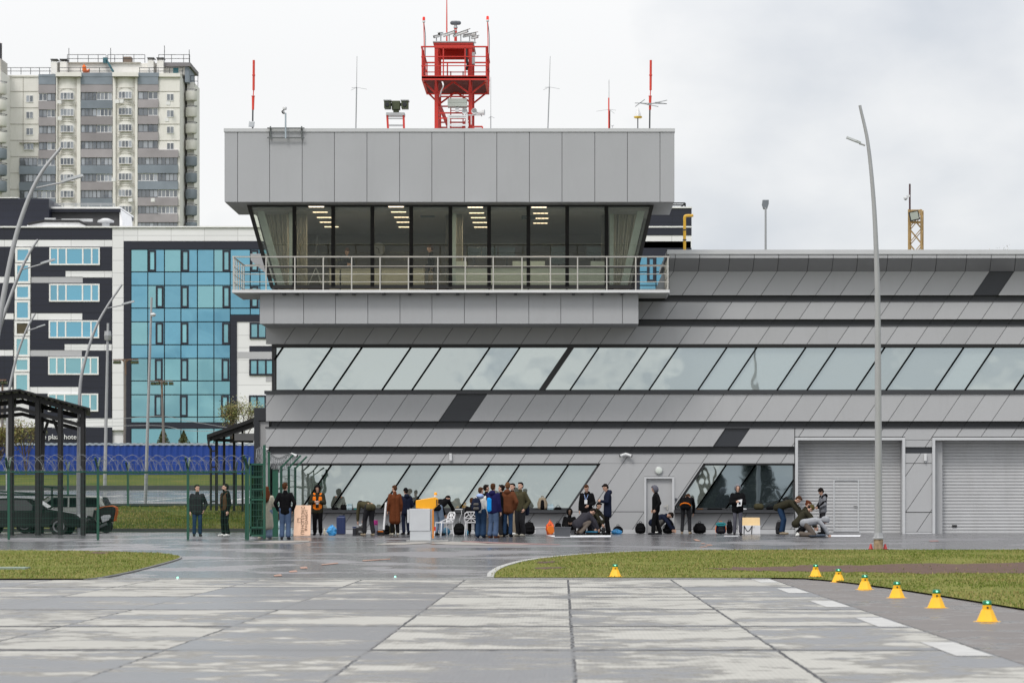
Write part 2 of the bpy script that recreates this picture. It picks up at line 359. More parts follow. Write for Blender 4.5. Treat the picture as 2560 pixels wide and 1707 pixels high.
    s = N(t, 'ShaderNodeVectorMath', operation='SCALE'); t.links.new(mix2.outputs[2], s.inputs[0]); t.links.new(tone, s.inputs['Scale'])
    jx = joint(xs, 2., .02); jy = joint(ys, 6., .2)
    jj = math_(t, 'MAXIMUM', jx, math_(t, 'MULTIPLY', jy, math_(t, 'GREATER_THAN', n4.outputs['Fac'], .28)))
    mj = N(t, 'ShaderNodeMix', data_type='RGBA'); t.links.new(math_(t, 'MULTIPLY', jj, .9), mj.inputs[0]); t.links.new(s.outputs[0], mj.inputs[6]); mj.inputs[7].default_value = (.055, .057, .064, 1)
    t.links.new(mj.outputs[2], b.inputs['Base Color'])
    r = N(t, 'ShaderNodeMapRange'); r.inputs[3].default_value = .9; r.inputs[4].default_value = .3; t.links.new(wet.outputs[0], r.inputs[0]); t.links.new(r.outputs[0], b.inputs['Roughness'])
    q = N(t, 'ShaderNodeMapRange'); q.inputs[3].default_value = 0; q.inputs[4].default_value = .5; t.links.new(wet.outputs[0], q.inputs[0]); t.links.new(q.outputs[0], b.inputs['Specular IOR Level'])
    hh = math_(t, 'ADD', math_(t, 'MULTIPLY', waf, .4), math_(t, 'ADD', math_(t, 'MULTIPLY', n3.outputs['Fac'], .4), math_(t, 'MULTIPLY', jj, -2)))
    bp = N(t, 'ShaderNodeBump'); bp.inputs['Strength'].default_value = .35; bp.inputs['Distance'].default_value = .01
    t.links.new(hh, bp.inputs['Height']); t.links.new(bp.outputs[0], b.inputs['Normal'])
    return m
m_asph = asphalt_mat('asphalt', (.165, .163, .175), wet=.85)  # sky reflection put into the base colour: lighter, slightly lavender
m_asph_dry = asphalt_mat('asphalt_weathered', (.105, .092, .087), wet=.35, wscale=.8)
m_road = asphalt_mat('road_asphalt', (.10, .10, .108), wet=.9)
m_grass = grass_mat('lawn', (.10, .12, .02), (.155, .155, .036), (.18, .145, .065))
m_grass_far = grass_mat('bank_grass', (.045, .075, .008), (.10, .105, .018), (.17, .125, .05))
m_soil = M('bare_soil', (.075, .038, .024), .95, var=.35, scale=4, bump=1, bscale=6)
m_kerb = M('kerb_concrete', (.34, .34, .33), .85, var=.12, scale=4, bump=.3)
m_kerb_mid = M('kerb_weathered', (.17, .17, .165), .85, var=.2, scale=3)
m_kerb_dark = M('kerb_dark', (.06, .06, .062), .8, var=.12, scale=4)
m_paint = M('white_road_paint', (.38, .38, .375), .75, var=.16, scale=4, bump=.3, dirt=.35)
m_orange_paint = M('orange_road_paint', (.30, .17, .125), .7, var=.5, scale=3)
m_pink_paint = M('pink_road_paint', (.22, .13, .125), .7, var=.4, scale=3)

def sheet(name, poly, dz, mat):
    """flat polygon laid on the ground profile"""
    bm = bmesh.new(); f = bm.faces.new([bm.verts.new((p[0], p[1], 0)) for p in poly])
    for yy, _ in PROF[1:-1]:
        bmesh.ops.bisect_plane(bm, geom=bm.verts[:]+bm.edges[:]+bm.faces[:], plane_co=(0, yy, 0), plane_no=(0, 1, 0))
    bmesh.ops.triangulate(bm, faces=bm.faces[:])
    for v in bm.verts: v.co.z = zg(v.co.y)+dz
    bmesh.ops.recalc_face_normals(bm, faces=bm.faces)
    if bm.faces[:][0].normal.z < 0: bmesh.ops.reverse_faces(bm, faces=bm.faces)
    me = bpy.data.meshes.new(name); bm.to_mesh(me); bm.free(); me.materials.append(mat)
    o = bpy.data.objects.new(name, me); COL.objects.link(o); struct(o); return o
XW = 2500
sheet('ground', [(-XW, -400), (XW, -400), (XW, 5000), (-XW, 5000)], -.012, m_grass_far)
sheet('apron_asphalt', [(-120, 30), (120, 30), (120, 114.5), (-120, 114.5)], -.006, m_asph)
sheet('helipad_slabs', [(-60, -6), (4.1, -6), (4.1, 60), (-60, 60)], .0, slab_mat())
gxy = lambda x, y: (G(x, y).x, G(x, y).y)
strip = [(4.1, -6), (30, -6), (12.5, 20), gxy(2720, 1546), gxy(2560, 1524), gxy(2390, 1497), gxy(2230, 1472), gxy(2100, 1455), gxy(2010, 1447), (4.1, 60)]
sheet('asphalt_strip', strip, .002, m_asph_dry)
def smooth_poly(pts, n=6):
    return [(v.x, v.y) for v in bez([Vector((p[0], p[1], 0)) for p in pts], n)]
def gpts(l): return [gxy(*p) for p in l]
# right lawn
noseR = smooth_poly(gpts([(1226, 1446), (1231, 1434), (1262, 1417), (1330, 1401), (1440, 1389), (1560, 1382), (1700, 1378), (1900, 1376)]))
edgeS = smooth_poly(gpts([(2012, 1448), (2100, 1456), (2230, 1473), (2390, 1498), (2560, 1526), (2720, 1548)]))
lawnR = noseR+[gxy(2850, 1376), (60, gxy(0, 1376)[1]), (60, 38)]+edgeS[::-1]+[gxy(1960, 1447)]
sheet('lawn', lawnR, .03, m_grass)
noseL = smooth_poly(gpts([(-30, 1377), (120, 1378), (261, 1380), (390, 1384.5), (440, 1390), (449, 1395), (430, 1402.5), (385, 1415), (326, 1430), (262, 1443), (215, 1449)]))
lawnL = [(-60, gxy(0, 1377)[1])]+noseL+[(-60, 59.9)]
sheet('lawn', lawnL, .03, m_grass)
def kerb(name, path, mat, h=.05, wd=.14):
    mb = MB()
    for a, b in zip(path, path[1:]):
        A = Vector((a[0], a[1], zg(a[1])+h/2)); B = Vector((b[0], b[1], zg(b[1])+h/2)); mb.bar(A, B, wd, h)
    return struct(mb.build(name, mat))
kerb('kerb', noseR, m_kerb, .045); kerb('kerb', noseL, m_kerb_mid, .025, .1)
kerb('kerb', [(-60, 60.1), (4.1, 60.1)], m_kerb, .02, .12)
# soil strip torn through the lawn
SOIL = []
def ragged(poly_px, amp, seed, n=8):
    random.seed(seed); pts = gpts(poly_px); out = []
    for a, b in zip(pts, pts[1:]+pts[:1]):
        for k in range(n):
            t = k/n; out.append((a[0]+(b[0]-a[0])*t+random.uniform(-amp, amp), a[1]+(b[1]-a[1])*t+random.uniform(-amp, amp)*4))
    SOIL.append(out); return out
sheet('bare_soil', ragged([(1760, 1424), (2000, 1417), (2300, 1413), (2600, 1408), (2800, 1406), (2800, 1433), (2560, 1436), (2300, 1436), (2100, 1432), (1900, 1430)], .16, 3), .034, m_soil)
sheet('bare_soil', ragged([(1335, 1408), (1385, 1405), (1400, 1408), (1350, 1411)], .1, 5), .034, m_soil)
sheet('bare_soil', ragged([(1330, 1423), (1400, 1420), (1415, 1423), (1360, 1426)], .1, 6), .034, m_soil)
sheet('bare_soil', ragged([(215, 1385), (240, 1382), (275, 1383), (262, 1387)], .08, 8), .034, m_soil)
# painted marks
for k in range(9):
    y1 = 61-.9-7.1*k; sheet('white_marking', [(3.7, y1-3.0), (4.05, y1-3.0), (4.05, y1), (3.7, y1)], .005, m_paint)
sheet('edge_line', [(-4.3, 59.35), (4.0, 59.35), (4.0, 59.6), (-4.3, 59.6)], .005, m_paint)
def pmark(name, pts, mat): sheet(name, gpts(pts), .004, mat)
for pts in ([(1733,1347.5),(1742,1347.5),(1753,1352),(1741,1352)], [(1752,1357),(1760,1357),(1764,1359),(1755,1359)], [(1765,1360.5),(1778,1360.5),(1782,1363),(1768,1363)], [(1748,1367),(1766,1364.5),(1770,1365.5),(1752,1368)],
            [(750,1417),(766,1416),(770,1420),(752,1421)], [(802,1410),(844,1406),(846,1408),(806,1412)], [(722,1427),(740,1425),(744,1429),(724,1430)], [(684,1437),(702,1435),(706,1439),(686,1440)], [(905,1400),(975,1396),(977,1397.5),(908,1402)]):
    pmark('orange_marking', pts, m_orange_paint)
pmark('pink_marking', [(1152,1352.5),(1160,1351.5),(1270,1356),(1400,1360),(1400,1361.5),(1220,1359)], m_pink_paint)
pmark('pink_marking', [(2322,1350.5),(2345,1350),(2347,1353),(2326,1353.5)], m_pink_paint)
m_dust = M('light_asphalt_patch', (.26, .245, .225), .9, var=.2, scale=1.5)
for pts in ([(625,1353.5),(690,1351),(775,1351),(770,1354),(690,1357)], [(935,1361),(980,1356),(1060,1354),(1080,1357),(1010,1361)], [(1060,1357),(1130,1353),(1330,1361),(1300,1363),(1130,1361)]):
    pmark('dry_patch', [p for p in pts], m_dust)
# land behind the fence: kerb, road, markings
kerb('kerb', [(-60, 114.8), (-8.6, 114.8)], m_kerb_dark, .13, .3)
sheet('road', [(-120, 125), (-6, 125), (-6, 165), (-120, 165)], .01, m_road)
kerb('kerb', [(-120, 165.3), (-6, 165.3)], m_kerb_dark, .25, .3); kerb('kerb', [(-120, 125), (-6, 125)], m_kerb_dark, .1, .25)
for x0, x1 in ((120, 300), (340, 520), (560, 640)):
    a = P(x0, 1260, 133); b = P(x1, 1247, 149); sheet('road_line', [(a.x, a.y), (a.x+.25, a.y-.2), (b.x+.25, b.y-.2), (b.x, b.y)], .018, m_paint)
# grass blades
def blades(name, poly, n, hmin, hmax, wid, mats, seed):
    random.seed(seed); xs = [p[0] for p in poly]; ys = [p[1] for p in poly]; x0, x1 = max(min(xs), -18), min(max(xs), 15); y0, y1 = min(ys), max(ys)
    def inside(x, y, q=poly):
        c = False; j = len(q)-1
        for i in range(len(q)):
            if (q[i][1] > y) != (q[j][1] > y) and x < (q[j][0]-q[i][0])*(y-q[i][1])/(q[j][1]-q[i][1])+q[i][0]: c = not c
            j = i
        return c
    bb = [(min(p[0] for p in q), max(p[0] for p in q), min(p[1] for p in q), max(p[1] for p in q), q) for q in SOIL]
    mb = MB(); k = 0
    while k < n:
        x = random.uniform(x0, x1); y = random.uniform(y0, y1)
        if not inside(x, y): continue
        if random.random() < .93 and any(b[0] < x < b[1] and b[2] < y < b[3] and inside(x, y, b[4]) for b in bb): continue
        if noise.noise((x*.5, y*.28, 9)) > .30 and random.random() < .75: continue
        k += 1; z = zg(y)+.03; nn = noise.noise((x*.7, y*.7, 0))
        hh = random.uniform(hmin, hmax)*(1+.6*nn); a = random.uniform(0, 6.28); dx, dy = math.cos(a)*wid, math.sin(a)*wid
        lx, ly = random.uniform(-.5, .5)*hh, random.uniform(-.5, .5)*hh
        mb.m = 0 if random.random() < .62+.5*noise.noise((x*.25, y*.25, 3)) else 1; mb.tone = random.uniform(.7, 1.3)
        mb.add([(x-dx, y-dy, z), (x+dx, y+dy, z), (x+lx, y+ly, z+hh)], [(0, 1, 2)])
    o = mb.build(name, mats); o['kind'] = 'stuff'; o['label'] = 'short green grass blades with straw coloured tips'; o['category'] = 'grass'; return o
m_blade = M('grass_blade', (.115, .155, .028), .8, var=.1, tone=True, spec=.1); m_straw = M('dry_grass_blade', (.28, .24, .095), .85, var=.1, tone=True, spec=.1)
blades('grass', lawnR, 60000, .012, .045, .010, [m_blade, m_straw], 11)
blades('grass', [(-19, 115.1), (-11.2, 115.1), (-11.2, 124.6), (-19, 124.6)], 16000, .03, .09, .014, [m_blade, m_straw], 13)
blades('grass', lawnL, 20000, .012, .045, .010, [m_blade, m_straw], 12)
# ------------------------------------------------------------------ terminal building with its control cab
YF = 109.0
m_panel = M('grey_cladding', (.40, .405, .415), .42, var=.012, scale=.4, tone=True, metal=.0, spec=.4, dirt=.10, bump=.35, bscale=1.3)
m_tower = M('tower_cladding', (.37, .378, .392), .42, var=.03, scale=.5, tone=True, spec=.4, dirt=.07, bump=.35, bscale=1.1)
m_anth = M('anthracite_cladding', (.026, .029, .036), .4, var=.05, tone=True)
m_black = M('black_frame', (.012, .012, .013), .4, var=.02)
m_dframe = M('dark_frame', (.04, .042, .047), .45, var=.03)
m_trimw = M('pale_metal_trim', (.52, .53, .545), .4, var=.03, dirt=.12)
m_cap = M('roof_flashing', (.50, .51, .52), .35, var=.04, scale=1.2)
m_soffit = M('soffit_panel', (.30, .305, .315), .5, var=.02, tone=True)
m_gate = M('shutter_metal', (.47, .475, .485), .5, var=.05, scale=1.5, dirt=.22)
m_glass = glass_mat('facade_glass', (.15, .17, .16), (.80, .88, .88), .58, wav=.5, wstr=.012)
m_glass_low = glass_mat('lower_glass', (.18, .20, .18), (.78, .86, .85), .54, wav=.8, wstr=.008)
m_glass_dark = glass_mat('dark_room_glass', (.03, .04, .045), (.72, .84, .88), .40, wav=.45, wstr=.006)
m_cabglass = glass_mat('cab_glass', None, (.9, 1, .96), .06, wav=.3, wstr=.004, transp=(.92, .93, .89))
m_steel = M('stainless_rail', (.62, .60, .56), .3, metal=.85, var=.04)
m_wallint = M('cab_inner_wall', (.20, .195, .19), .8, var=.05)
m_ceil = M('cab_ceiling', (.30, .29, .28), .8, var=.03)
m_floor = M('cab_floor', (.12, .12, .12), .7)
m_curtain = M('beige_curtain', (.52, .485, .41), .9, var=.15, scale=3, stretch=(9, 9, .3))

bld = thing('terminal_building', (0, 112, .483), 'long grey panelled terminal with slanting joints and a control cab on top', 'building')
# --- clipped panels in photo pixels
def clip(poly, xa, xb):
    for lim, sg in ((xa, 1), (xb, -1)):
        o = []
        for i, p in enumerate(poly):
            q = poly[(i+1) % len(poly)]; a = (p[0]-lim)*sg; b = (q[0]-lim)*sg
            if a >= 0: o.append(p)
            if a*b < 0: t = a/(a-b); o.append((p[0]+(q[0]-p[0])*t, p[1]+(q[1]-p[1])*t))
        poly = o
        if len(poly) < 3: return []
    return poly
SL = .678
def jx(n, k, y): return 945.3+197.5*n+(0, 75, 136.2, 197.5)[k]-SL*(y-984.8)
def pan(mb, poly, Y, d):
    if len(poly) >= 3: mb.prism([(PX(p[0], Y), PZ(p[1], Y)) for p in poly], Y, Y+d)
def band(name, y0, y1, xa, xb, mat, Y=YF, d=.06, gap=1.5, skip=(), inset=0):
    mb = MB(); sk = []
    for n in range(-3, 12):
        for k in range(3):
            p = [(jx(n, k, y0)+gap/2, y0), (jx(n, k+1, y0)-gap/2, y0), (jx(n, k+1, y1)-gap/2, y1), (jx(n, k, y1)+gap/2, y1)]
            c = clip(p, xa, xb)
            if not c: continue
            if (n, k) in skip: sk.append(c); continue
            mb.tone = random.uniform(.95, 1.05); pan(mb, c, Y, d)
    mb.build(name, mat, bld)
    return sk
XR = 2860
# core of the building (dark backing that shows in the joints and recesses)
core = MB(); core.box(PX(679, YF), PX(1975, YF), YF+.3, YF+17, .2, PZ(740, YF)); core.box(PX(1975, YF), PX(XR, YF), YF+.3, YF+17, PZ(1090, YF), PZ(740, YF)); core.box(PX(1975, YF), PX(XR, YF), YF+.78, YF+17, .2, PZ(1090, YF)); core.box(PX(2263, YF), PX(2330, YF), YF+.062, YF+.78, .2, PZ(1090, YF)); core.box(PX(1674, YF), PX(XR, YF), YF+.3, YF+17, PZ(740, YF), PZ(640, YF))
core.build('wall', m_anth, bld)
bk = MB()
darks = []
# (top, bottom, left, right, skipped dark panels)
BANDS = [(678.5, 738, 1673, XR, {(6, 2)}), (754, 798, 1560, XR, ()), (815, 860, 665, XR, ()),
         (985, 1052.5, 665, XR, {(1, 0)}), (1070, 1115.6, 665, 1986, {(4, 2)}), (1133, 1157.5, 668, 1986, ())]
for y0, y1, xa, xb, sk in BANDS:
    for c in band('cladding_band', y0, y1, xa, xb, m_panel, skip=sk): darks.append(c)
    bk.box(PX(xa+1, YF), PX(xb, YF), YF+.062, YF+.31, PZ(y1-.5, YF), PZ(y0+.5, YF))
bk.build('cladding_backing', m_black, bld)
for c in darks: mb = MB(); pan(mb, c, YF+.05, .008); mb.build('dark_panel', m_anth, bld)
# narrow pieces of band round the gates
mb = MB()
for y0, y1, xa, xb in ((1070, 1091, 1988, XR),):
    for n in range(3, 11):
        for k in range(3):
            p = [(jx(n, k, y0)+.8, y0), (jx(n, k+1, y0)-.8, y0), (jx(n, k+1, y1)-.8, y1), (jx(n, k, y1)+.8, y1)]
            mb.tone = random.uniform(.97, 1.03); pan(mb, clip(p, xa, xb), YF, .06)
mb.build('cladding_band', m_panel, bld)
# recessed dark bands
for y0, y1, xa in ((738, 754, 1590), (798, 815, 1560), (1052.5, 1070, 679), (1115.6, 1133, 676)):
    band('recess_band', y0-2, y1-3.5, xa, XR if y1 < 1100 else 1986, m_anth, Y=YF+.2, d=.05, gap=1.2)
mb = MB()
for y, xa, xb in ((753, 1590, XR), (814, 1560, XR), (1069, 663, XR), (1132, 668, 1986)):      # drip ledges
    mb.box(PX(xa, YF), PX(xb, YF), YF-.03, YF+.2, PZ(y+1.2, YF), PZ(y-2.2, YF))
mb.build('drip_ledge', m_dframe, bld)
# --- roof edge
mb = MB(); Yc = 108.0
mb.box(PX(1668, Yc), PX(XR, Yc), Yc-.04, Yc+9, PZ(635.5, Yc), PZ(624.5, Yc)); mb.build('roof_flashing', m_cap, bld)
mb = MB()
for n in range(-3, 12):
    for k in range(3):
        a, b = jx(n, k, 678.5), jx(n, k+1, 678.5); a2, b2 = a+4, b+4
        a, b = max(a, 1672), min(b, XR); a2, b2 = max(a2, 1672), min(b2, XR)
        if b-a < 3: continue
        mb.m = 0; mb.tone = random.uniform(.97, 1.03)
        mb.box(PX(a2+.7, Yc), PX(b2-.7, Yc), Yc, Yc+.05, PZ(645, Yc), PZ(636, Yc))
        mb.m = 1
        A = [P(a2+.7, 645.3, Yc), P(b2-.7, 645.3, Yc), P(b-.7, 678.2, YF), P(a+.7, 678.2, YF)]
        mb.hull2(A, [v+Vector((0, .05, .05)) for v in A])
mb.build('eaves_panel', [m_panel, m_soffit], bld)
mb = MB(); A = [P(1672, 645, Yc+.07), P(XR, 645, Yc+.07), P(XR, 678, YF+.07), P(1672, 678, YF+.07)]; mb.hull2(A, [v+Vector((0, .2, .2)) for v in A]); mb.build('eaves_backing', m_black, bld)

# --- windows
def window(poly, Y, mat, fw=.055, tone=1., tilt=.0, parent=bld, fmat=m_dframe, skipedge=()):
    pts = [Vector((PX(p[0], Y), Y, PZ(p[1], Y))) for p in poly]
    mb = MB()
    for i in range(len(pts)):
        if i in skipedge: continue
        mb.bar(pts[i], pts[(i+1) % len(pts)], .11, fw, up=(0, 1, 0)) if False else mb.bar(pts[i], pts[(i+1) % len(pts)], fw, .11, up=(0, 1, 0))
    fr = mb.build('window', fmat, parent)
    zmid = sum(p.z for p in pts)/len(pts)
    g = MB(); g.tone = tone
    A = [p+Vector((0, .03+(p.z-zmid)*tilt, 0)) for p in pts]; g.hull2(A, [v+Vector((0, .02, 0)) for v in A]); g.build('pane', mat, fr)
    return fr
def mull(n, k, yt): return jx(n, k, yt)+3
Yw = YF+.15
# upper ribbon: 867 -> 975
def ribbon(yt, yb, xa, xb, mat, tilt, n0, n1, dark_from=None):
    for n in range(n0, n1):
        for k0, k1 in ((0, 1), (1, 3)):
            p = [(jx(n, k0, yt)+3, yt), (jx(n, k1, yt)+3, yt), (jx(n, k1, yb)+3, yb), (jx(n, k0, yb)+3, yb)]
            c = clip(p, xa, xb)
            if len(c) < 3: continue
            xs = [q[0] for q in c]
            if max(xs)-min(xs) < 8: continue
            window(c, Yw, mat, tone=random.uniform(.35, 2.2), tilt=tilt+random.uniform(-.006, .006))
ribbon(867, 976, 686, XR, m_glass, .012, -3, 9)
mb = MB(); p = [(1416+5, 866), (1432+5, 866), (1362, 976), (1346, 976)]; pan(mb, p, Yw-.08, .1); mb.build('wide_mullion', m_black, bld)
mb = MB()
mb.box(PX(679, YF), PX(XR, YF), YF+.02, YF+.24, PZ(867, YF), PZ(860.3, YF)); mb.box(PX(679, YF), PX(690, YF), YF+.1, YF+.3, PZ(978, YF), PZ(867, YF))
mb.build('window_head', m_black, bld)
mb = MB(); mb.box(PX(661, YF), PX(XR, YF), YF-.05, YF+.25, PZ(984.5, YF), PZ(976.5, YF)); mb.build('window_sill', m_dframe, bld)
# room behind the ribbons: nothing seen through the coating but pale blinds
# lower ribbons: 1160 -> 1272
ribbon(1161, 1271, 692, 1600, m_glass_low, .012, -1, 3)
for n, k0, k1 in ((3, 0, 1),):
    p = [(1421.3, 1161), (1496.3, 1161), (1421.7, 1271), (1346.7, 1271)]; window(p, Yw, m_glass_low, tone=1.0, tilt=.012)
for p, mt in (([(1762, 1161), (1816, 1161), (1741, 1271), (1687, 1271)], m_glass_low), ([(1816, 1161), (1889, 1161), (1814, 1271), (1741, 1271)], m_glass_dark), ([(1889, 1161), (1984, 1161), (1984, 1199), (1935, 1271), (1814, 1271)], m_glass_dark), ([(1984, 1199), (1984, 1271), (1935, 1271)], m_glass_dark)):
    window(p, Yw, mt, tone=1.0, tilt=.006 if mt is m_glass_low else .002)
mb = MB(); mb.box(PX(668, YF), PX(1497, YF), YF+.0, YF+.2, PZ(1161, YF), PZ(1157.8, YF)); mb.box(PX(1762, YF), PX(1987, YF), YF, YF+.2, PZ(1161, YF), PZ(1157.8, YF)); mb.build('window_head', m_black, bld)
Ys = YF-.34
mb = MB()
for xa, xb in ((690, 1421.5), (1685.5, 1987)): mb.box(PX(xa, Ys), PX(xb, Ys), Ys, YF+.2, PZ(1281.5, Ys), PZ(1274, Ys))
mb.build('window_ledge', m_dframe, bld)
# plinth panels
band('plinth_band', 1283, 1322, 700, 1421, m_panel, Y=YF, gap=1.5); band('plinth_band', 1283, 1322, 1686, 1986, m_panel, Y=YF, gap=1.5)
# full-height cladding round the door
mb = MB()
for n in range(1, 6):
    for k in range(3):
        for y0, y1 in ((1158, 1278), (1279.5, 1328)):
            p = [(jx(n, k, y0)+.8, y0), (jx(n, k+1, y0)-.8, y0), (jx(n, k+1, y1)-.8, y1), (jx(n, k, y1)+.8, y1)]
            for xa, xb, l0, l1 in ((1350, 1610.5, 1, 0), (1686, 1770, 0, 1), (1610.5, 1686, 2, 2)):
                yy0, yy1 = y0, y1
                pp = p
                if l0 == 2:
                    if y0 > 1200: continue
                    yy1 = 1190; pp = [(jx(n, k, y0)+.8, y0), (jx(n, k+1, y0)-.8, y0), (jx(n, k+1, yy1)-.8, yy1), (jx(n, k, yy1)+.8, yy1)]
                c = clip(pp, xa, xb)
                # keep only the part right of the left ribbon's end / left of the right ribbon's start
                if not c: continue
                def cut(poly, f):
                    o = []
                    for i, a in enumerate(poly):
                        b = poly[(i+1) % len(poly)]; fa, fb = f(a), f(b)
                        if fa >= 0: o.append(a)
                        if fa*fb < 0: t = fa/(fa-fb); o.append((a[0]+(b[0]-a[0])*t, a[1]+(b[1]-a[1])*t))
                    return o
                if y0 < 1200:
                    c = cut(c, lambda q: q[0]-(1500-SL*(q[1]-1161)))
                    if len(c) > 2: c = cut(c, lambda q: (1757-SL*(q[1]-1161))-q[0])
                else:
                    c = cut(c, lambda q: q[0]-1423)
                    if len(c) > 2: c = cut(c, lambda q: 1684-q[0])
                if len(c) > 2: mb.tone = random.uniform(.97, 1.03); pan(mb, c, YF, .06)
mb.build('cladding_band', m_panel, bld)
mb = MB(); mb.box(PX(668, YF), PX(1610, YF), YF-.01, YF+.1, .3, PZ(1323, YF)); mb.box(PX(1687, YF), PX(1987, YF), YF-.01, YF+.1, .3, PZ(1323, YF)); mb.build('kick_plate', m_trimw, bld)
mb = MB(); mb.box(PX(690, YF), PX(1421, YF), YF+.062, YF+.3, .3, PZ(1276, YF)); 
for poly in ([(1503, 1159), (1610, 1159), (1610, 1340), (1422, 1340), (1422, 1278)], [(1687, 1159), (1757, 1159), (1687, 1264)], [(1611, 1159), (1686, 1159), (1686, 1190), (1611, 1190)]): mb.prism([(PX(p[0], YF), PZ(p[1], YF)) for p in poly], YF+.062, YF+.29)
mb.box(PX(1687, YF), PX(1987, YF), YF+.062, YF+.3, .3, PZ(1276, YF))
mb.build('wall_backing', m_black, bld)
# strip between the two gates
mb = MB()
for y0, y1 in ((1091, 1099), (1100, 1117), (1133, 1157), (1158.5, 1279), (1281, 1329)):
    for n in range(3, 11):
        for k in range(3):
            p = [(jx(n, k, y0)+.8, y0), (jx(n, k+1, y0)-.8, y0), (jx(n, k+1, y1)-.8, y1), (jx(n, k, y1)+.8, y1)]
            mb.tone = random.uniform(.97, 1.03); pan(mb, clip(p, 2263, 2330), YF, .06)
mb.build('cladding_band', m_panel, bld)
mb = MB(); mb.box(PX(2263, YF), PX(2330, YF), YF-.01, YF+.08, .3, PZ(1330, YF)); mb.build('kick_plate', m_trimw, bld)
# --- door
dz0 = .47
dr = MB(); dr.box(PX(1615, YF), PX(1681, YF), YF+.07, YF+.12, dz0, PZ(1195.5, YF+.07)); door = dr.build('door', m_panel, bld)
door['label'] = 'plain grey metal door'
h = MB(); X = PX(1668, YF); Z = PZ(1266, YF); h.bar((X-.13, YF+.0, Z+.02), (X, YF+.0, Z+.02), .03); h.bar((X, YF+.0, Z+.02), (X, YF+.07, Z+.02), .03); h.box(X-.02, X+.03, YF+.045, YF+.07, Z-.12, Z+.07); h.build('handle', m_steel, door)
fr = MB(); fr.box(PX(1610.5, YF), PX(1615.5, YF), YF-.05, YF+.2, dz0, PZ(1191, YF)); fr.box(PX(1680, YF), PX(1686, YF), YF-.05, YF+.2, dz0, PZ(1191, YF)); fr.box(PX(1615.5, YF), PX(1680, YF), YF-.05, YF+.2, PZ(1196, YF), PZ(1191, YF))
fr.build('door_frame', m_trimw, bld)
# --- two sectional gates
def gate(x0, x1, wicket, jamb):
    fw = 7
    f = MB(); f.box(PX(x0, YF), PX(x0+fw, YF), YF-.06, YF+.25, .45, PZ(1093, YF)); f.box(PX(x1-fw, YF), PX(x1, YF), YF-.06, YF+.25, .45, PZ(1093, YF)); f.box(PX(x0+fw, YF), PX(x1-fw, YF), YF-.06, YF+.25, PZ(1100, YF), PZ(1093, YF))
    f.build('gate_frame', m_trimw, bld)
    Yg = YF+.62
    rv = MB(); rv.box(PX(x0+fw, YF)-.1, PX(x0+fw, YF)-.003, YF+.25, Yg+.1, .45, PZ(1100, YF)); rv.box(PX(x1-fw, YF)+.003, PX(x1-fw, YF)+.1, YF+.25, Yg+.1, .45, PZ(1100, YF)); rv.box(PX(x0, YF), PX(x1, YF), YF+.252, Yg+.1, PZ(1099, YF), PZ(1094, YF)); rv.build('gate_reveal', m_panel, bld)
    g = MB(); xa = PX(x0+fw, YF)+(.0 if not jamb else .3); xb = PX(x1-fw, YF); z0, z1 = .47, PZ(1100, YF)+.02; n = 29; dz = (z1-z0)/n
    for i in range(n):
        za = z0+i*dz; g.tone = 1
        g.add([(xa, Yg, za+.008), (xb, Yg, za+.008), (xb, Yg-.012, za+dz*.5), (xa, Yg-.012, za+dz*.5), (xb, Yg, za+dz-.008), (xa, Yg, za+dz-.008), (xb, Yg+.02, za+dz), (xa, Yg+.02, za+dz)],
              [(0, 1, 2, 3), (3, 2, 4, 5), (5, 4, 6, 7)])
    g.box(xa, xb, Yg+.03, Yg+.08, z0, z1)
    gd = g.build('sectional_gate', m_gate, bld)
    if jamb:
        j = MB(); j.box(PX(x0+fw, YF)+.002, xa, YF+.3, Yg+.05, .45, z1); j.build('gate_jamb', m_panel, bld)
        v = MB(); v.box(PX(2380, Yg), PX(2392, Yg), Yg-.04, Yg+.02, PZ(1316.5, Yg), PZ(1311.5, Yg)); v.build('grille', m_black, gd)
    if wicket:
        q = MB(); a, b, t, bo = PX(2083, Yg), PX(2147.5, Yg), PZ(1197, Yg), PZ(1328, Yg); e = .05
        q.box(a, a+e, Yg-.04, Yg+.02, bo, t); q.box(b-e, b, Yg-.04, Yg+.02, bo, t); q.box(a+e, b-e, Yg-.04, Yg+.02, t-e, t); q.box(a+e, b-e, Yg-.04, Yg+.02, bo, bo+e)
        q.build('wicket_frame', m_trimw, gd)
        hh = MB(); hh.bar((b-.2, Yg-.06, PZ(1265, Yg)), (b-.08, Yg-.06, PZ(1265, Yg)), .02); hh.bar((b-.08, Yg-.06, PZ(1265, Yg)), (b-.08, Yg+.02, PZ(1265, Yg)), .02); hh.build('handle', m_dframe, gd)
gate(1987.7, 2262.6, True, False); gate(2330.5, 2640, False, True)

# --- tower: lower box, balcony, glazed cab, upper box
YL = 106.4; YU = 105.7; YB = 106.0
lx0, lx1 = PX(649, YL), PX(1596.5, YL); lz0, lz1 = PZ(809, YL), PZ(733, YL)
def vpanels(name, xs, ytop, ybot, Y, mat, gap=1.5):
    mb = MB()
    for a, b in zip(xs, xs[1:]): mb.tone = random.uniform(.975, 1.025); mb.box(PX(a+gap/2, Y), PX(b-gap/2, Y), Y, Y+.05, PZ(ybot, Y), PZ(ytop, Y))
    mb.build(name, mat, bld)
vpanels('tower_panel', [649, 685, 759, 839, 919.6, 1000, 1080, 1161, 1241, 1322, 1402, 1482.6, 1556, 1596.5], 733, 809, YL, m_tower)
mb = MB(); mb.box(lx0, lx1, YL+.052, 116, lz0+.01, lz1); mb.build('tower_base', m_soffit, bld)
ux0, ux1 = PX(561, YU), PX(1686, YU); uz0, uz1 = PZ(505, YU), PZ(322, YU)
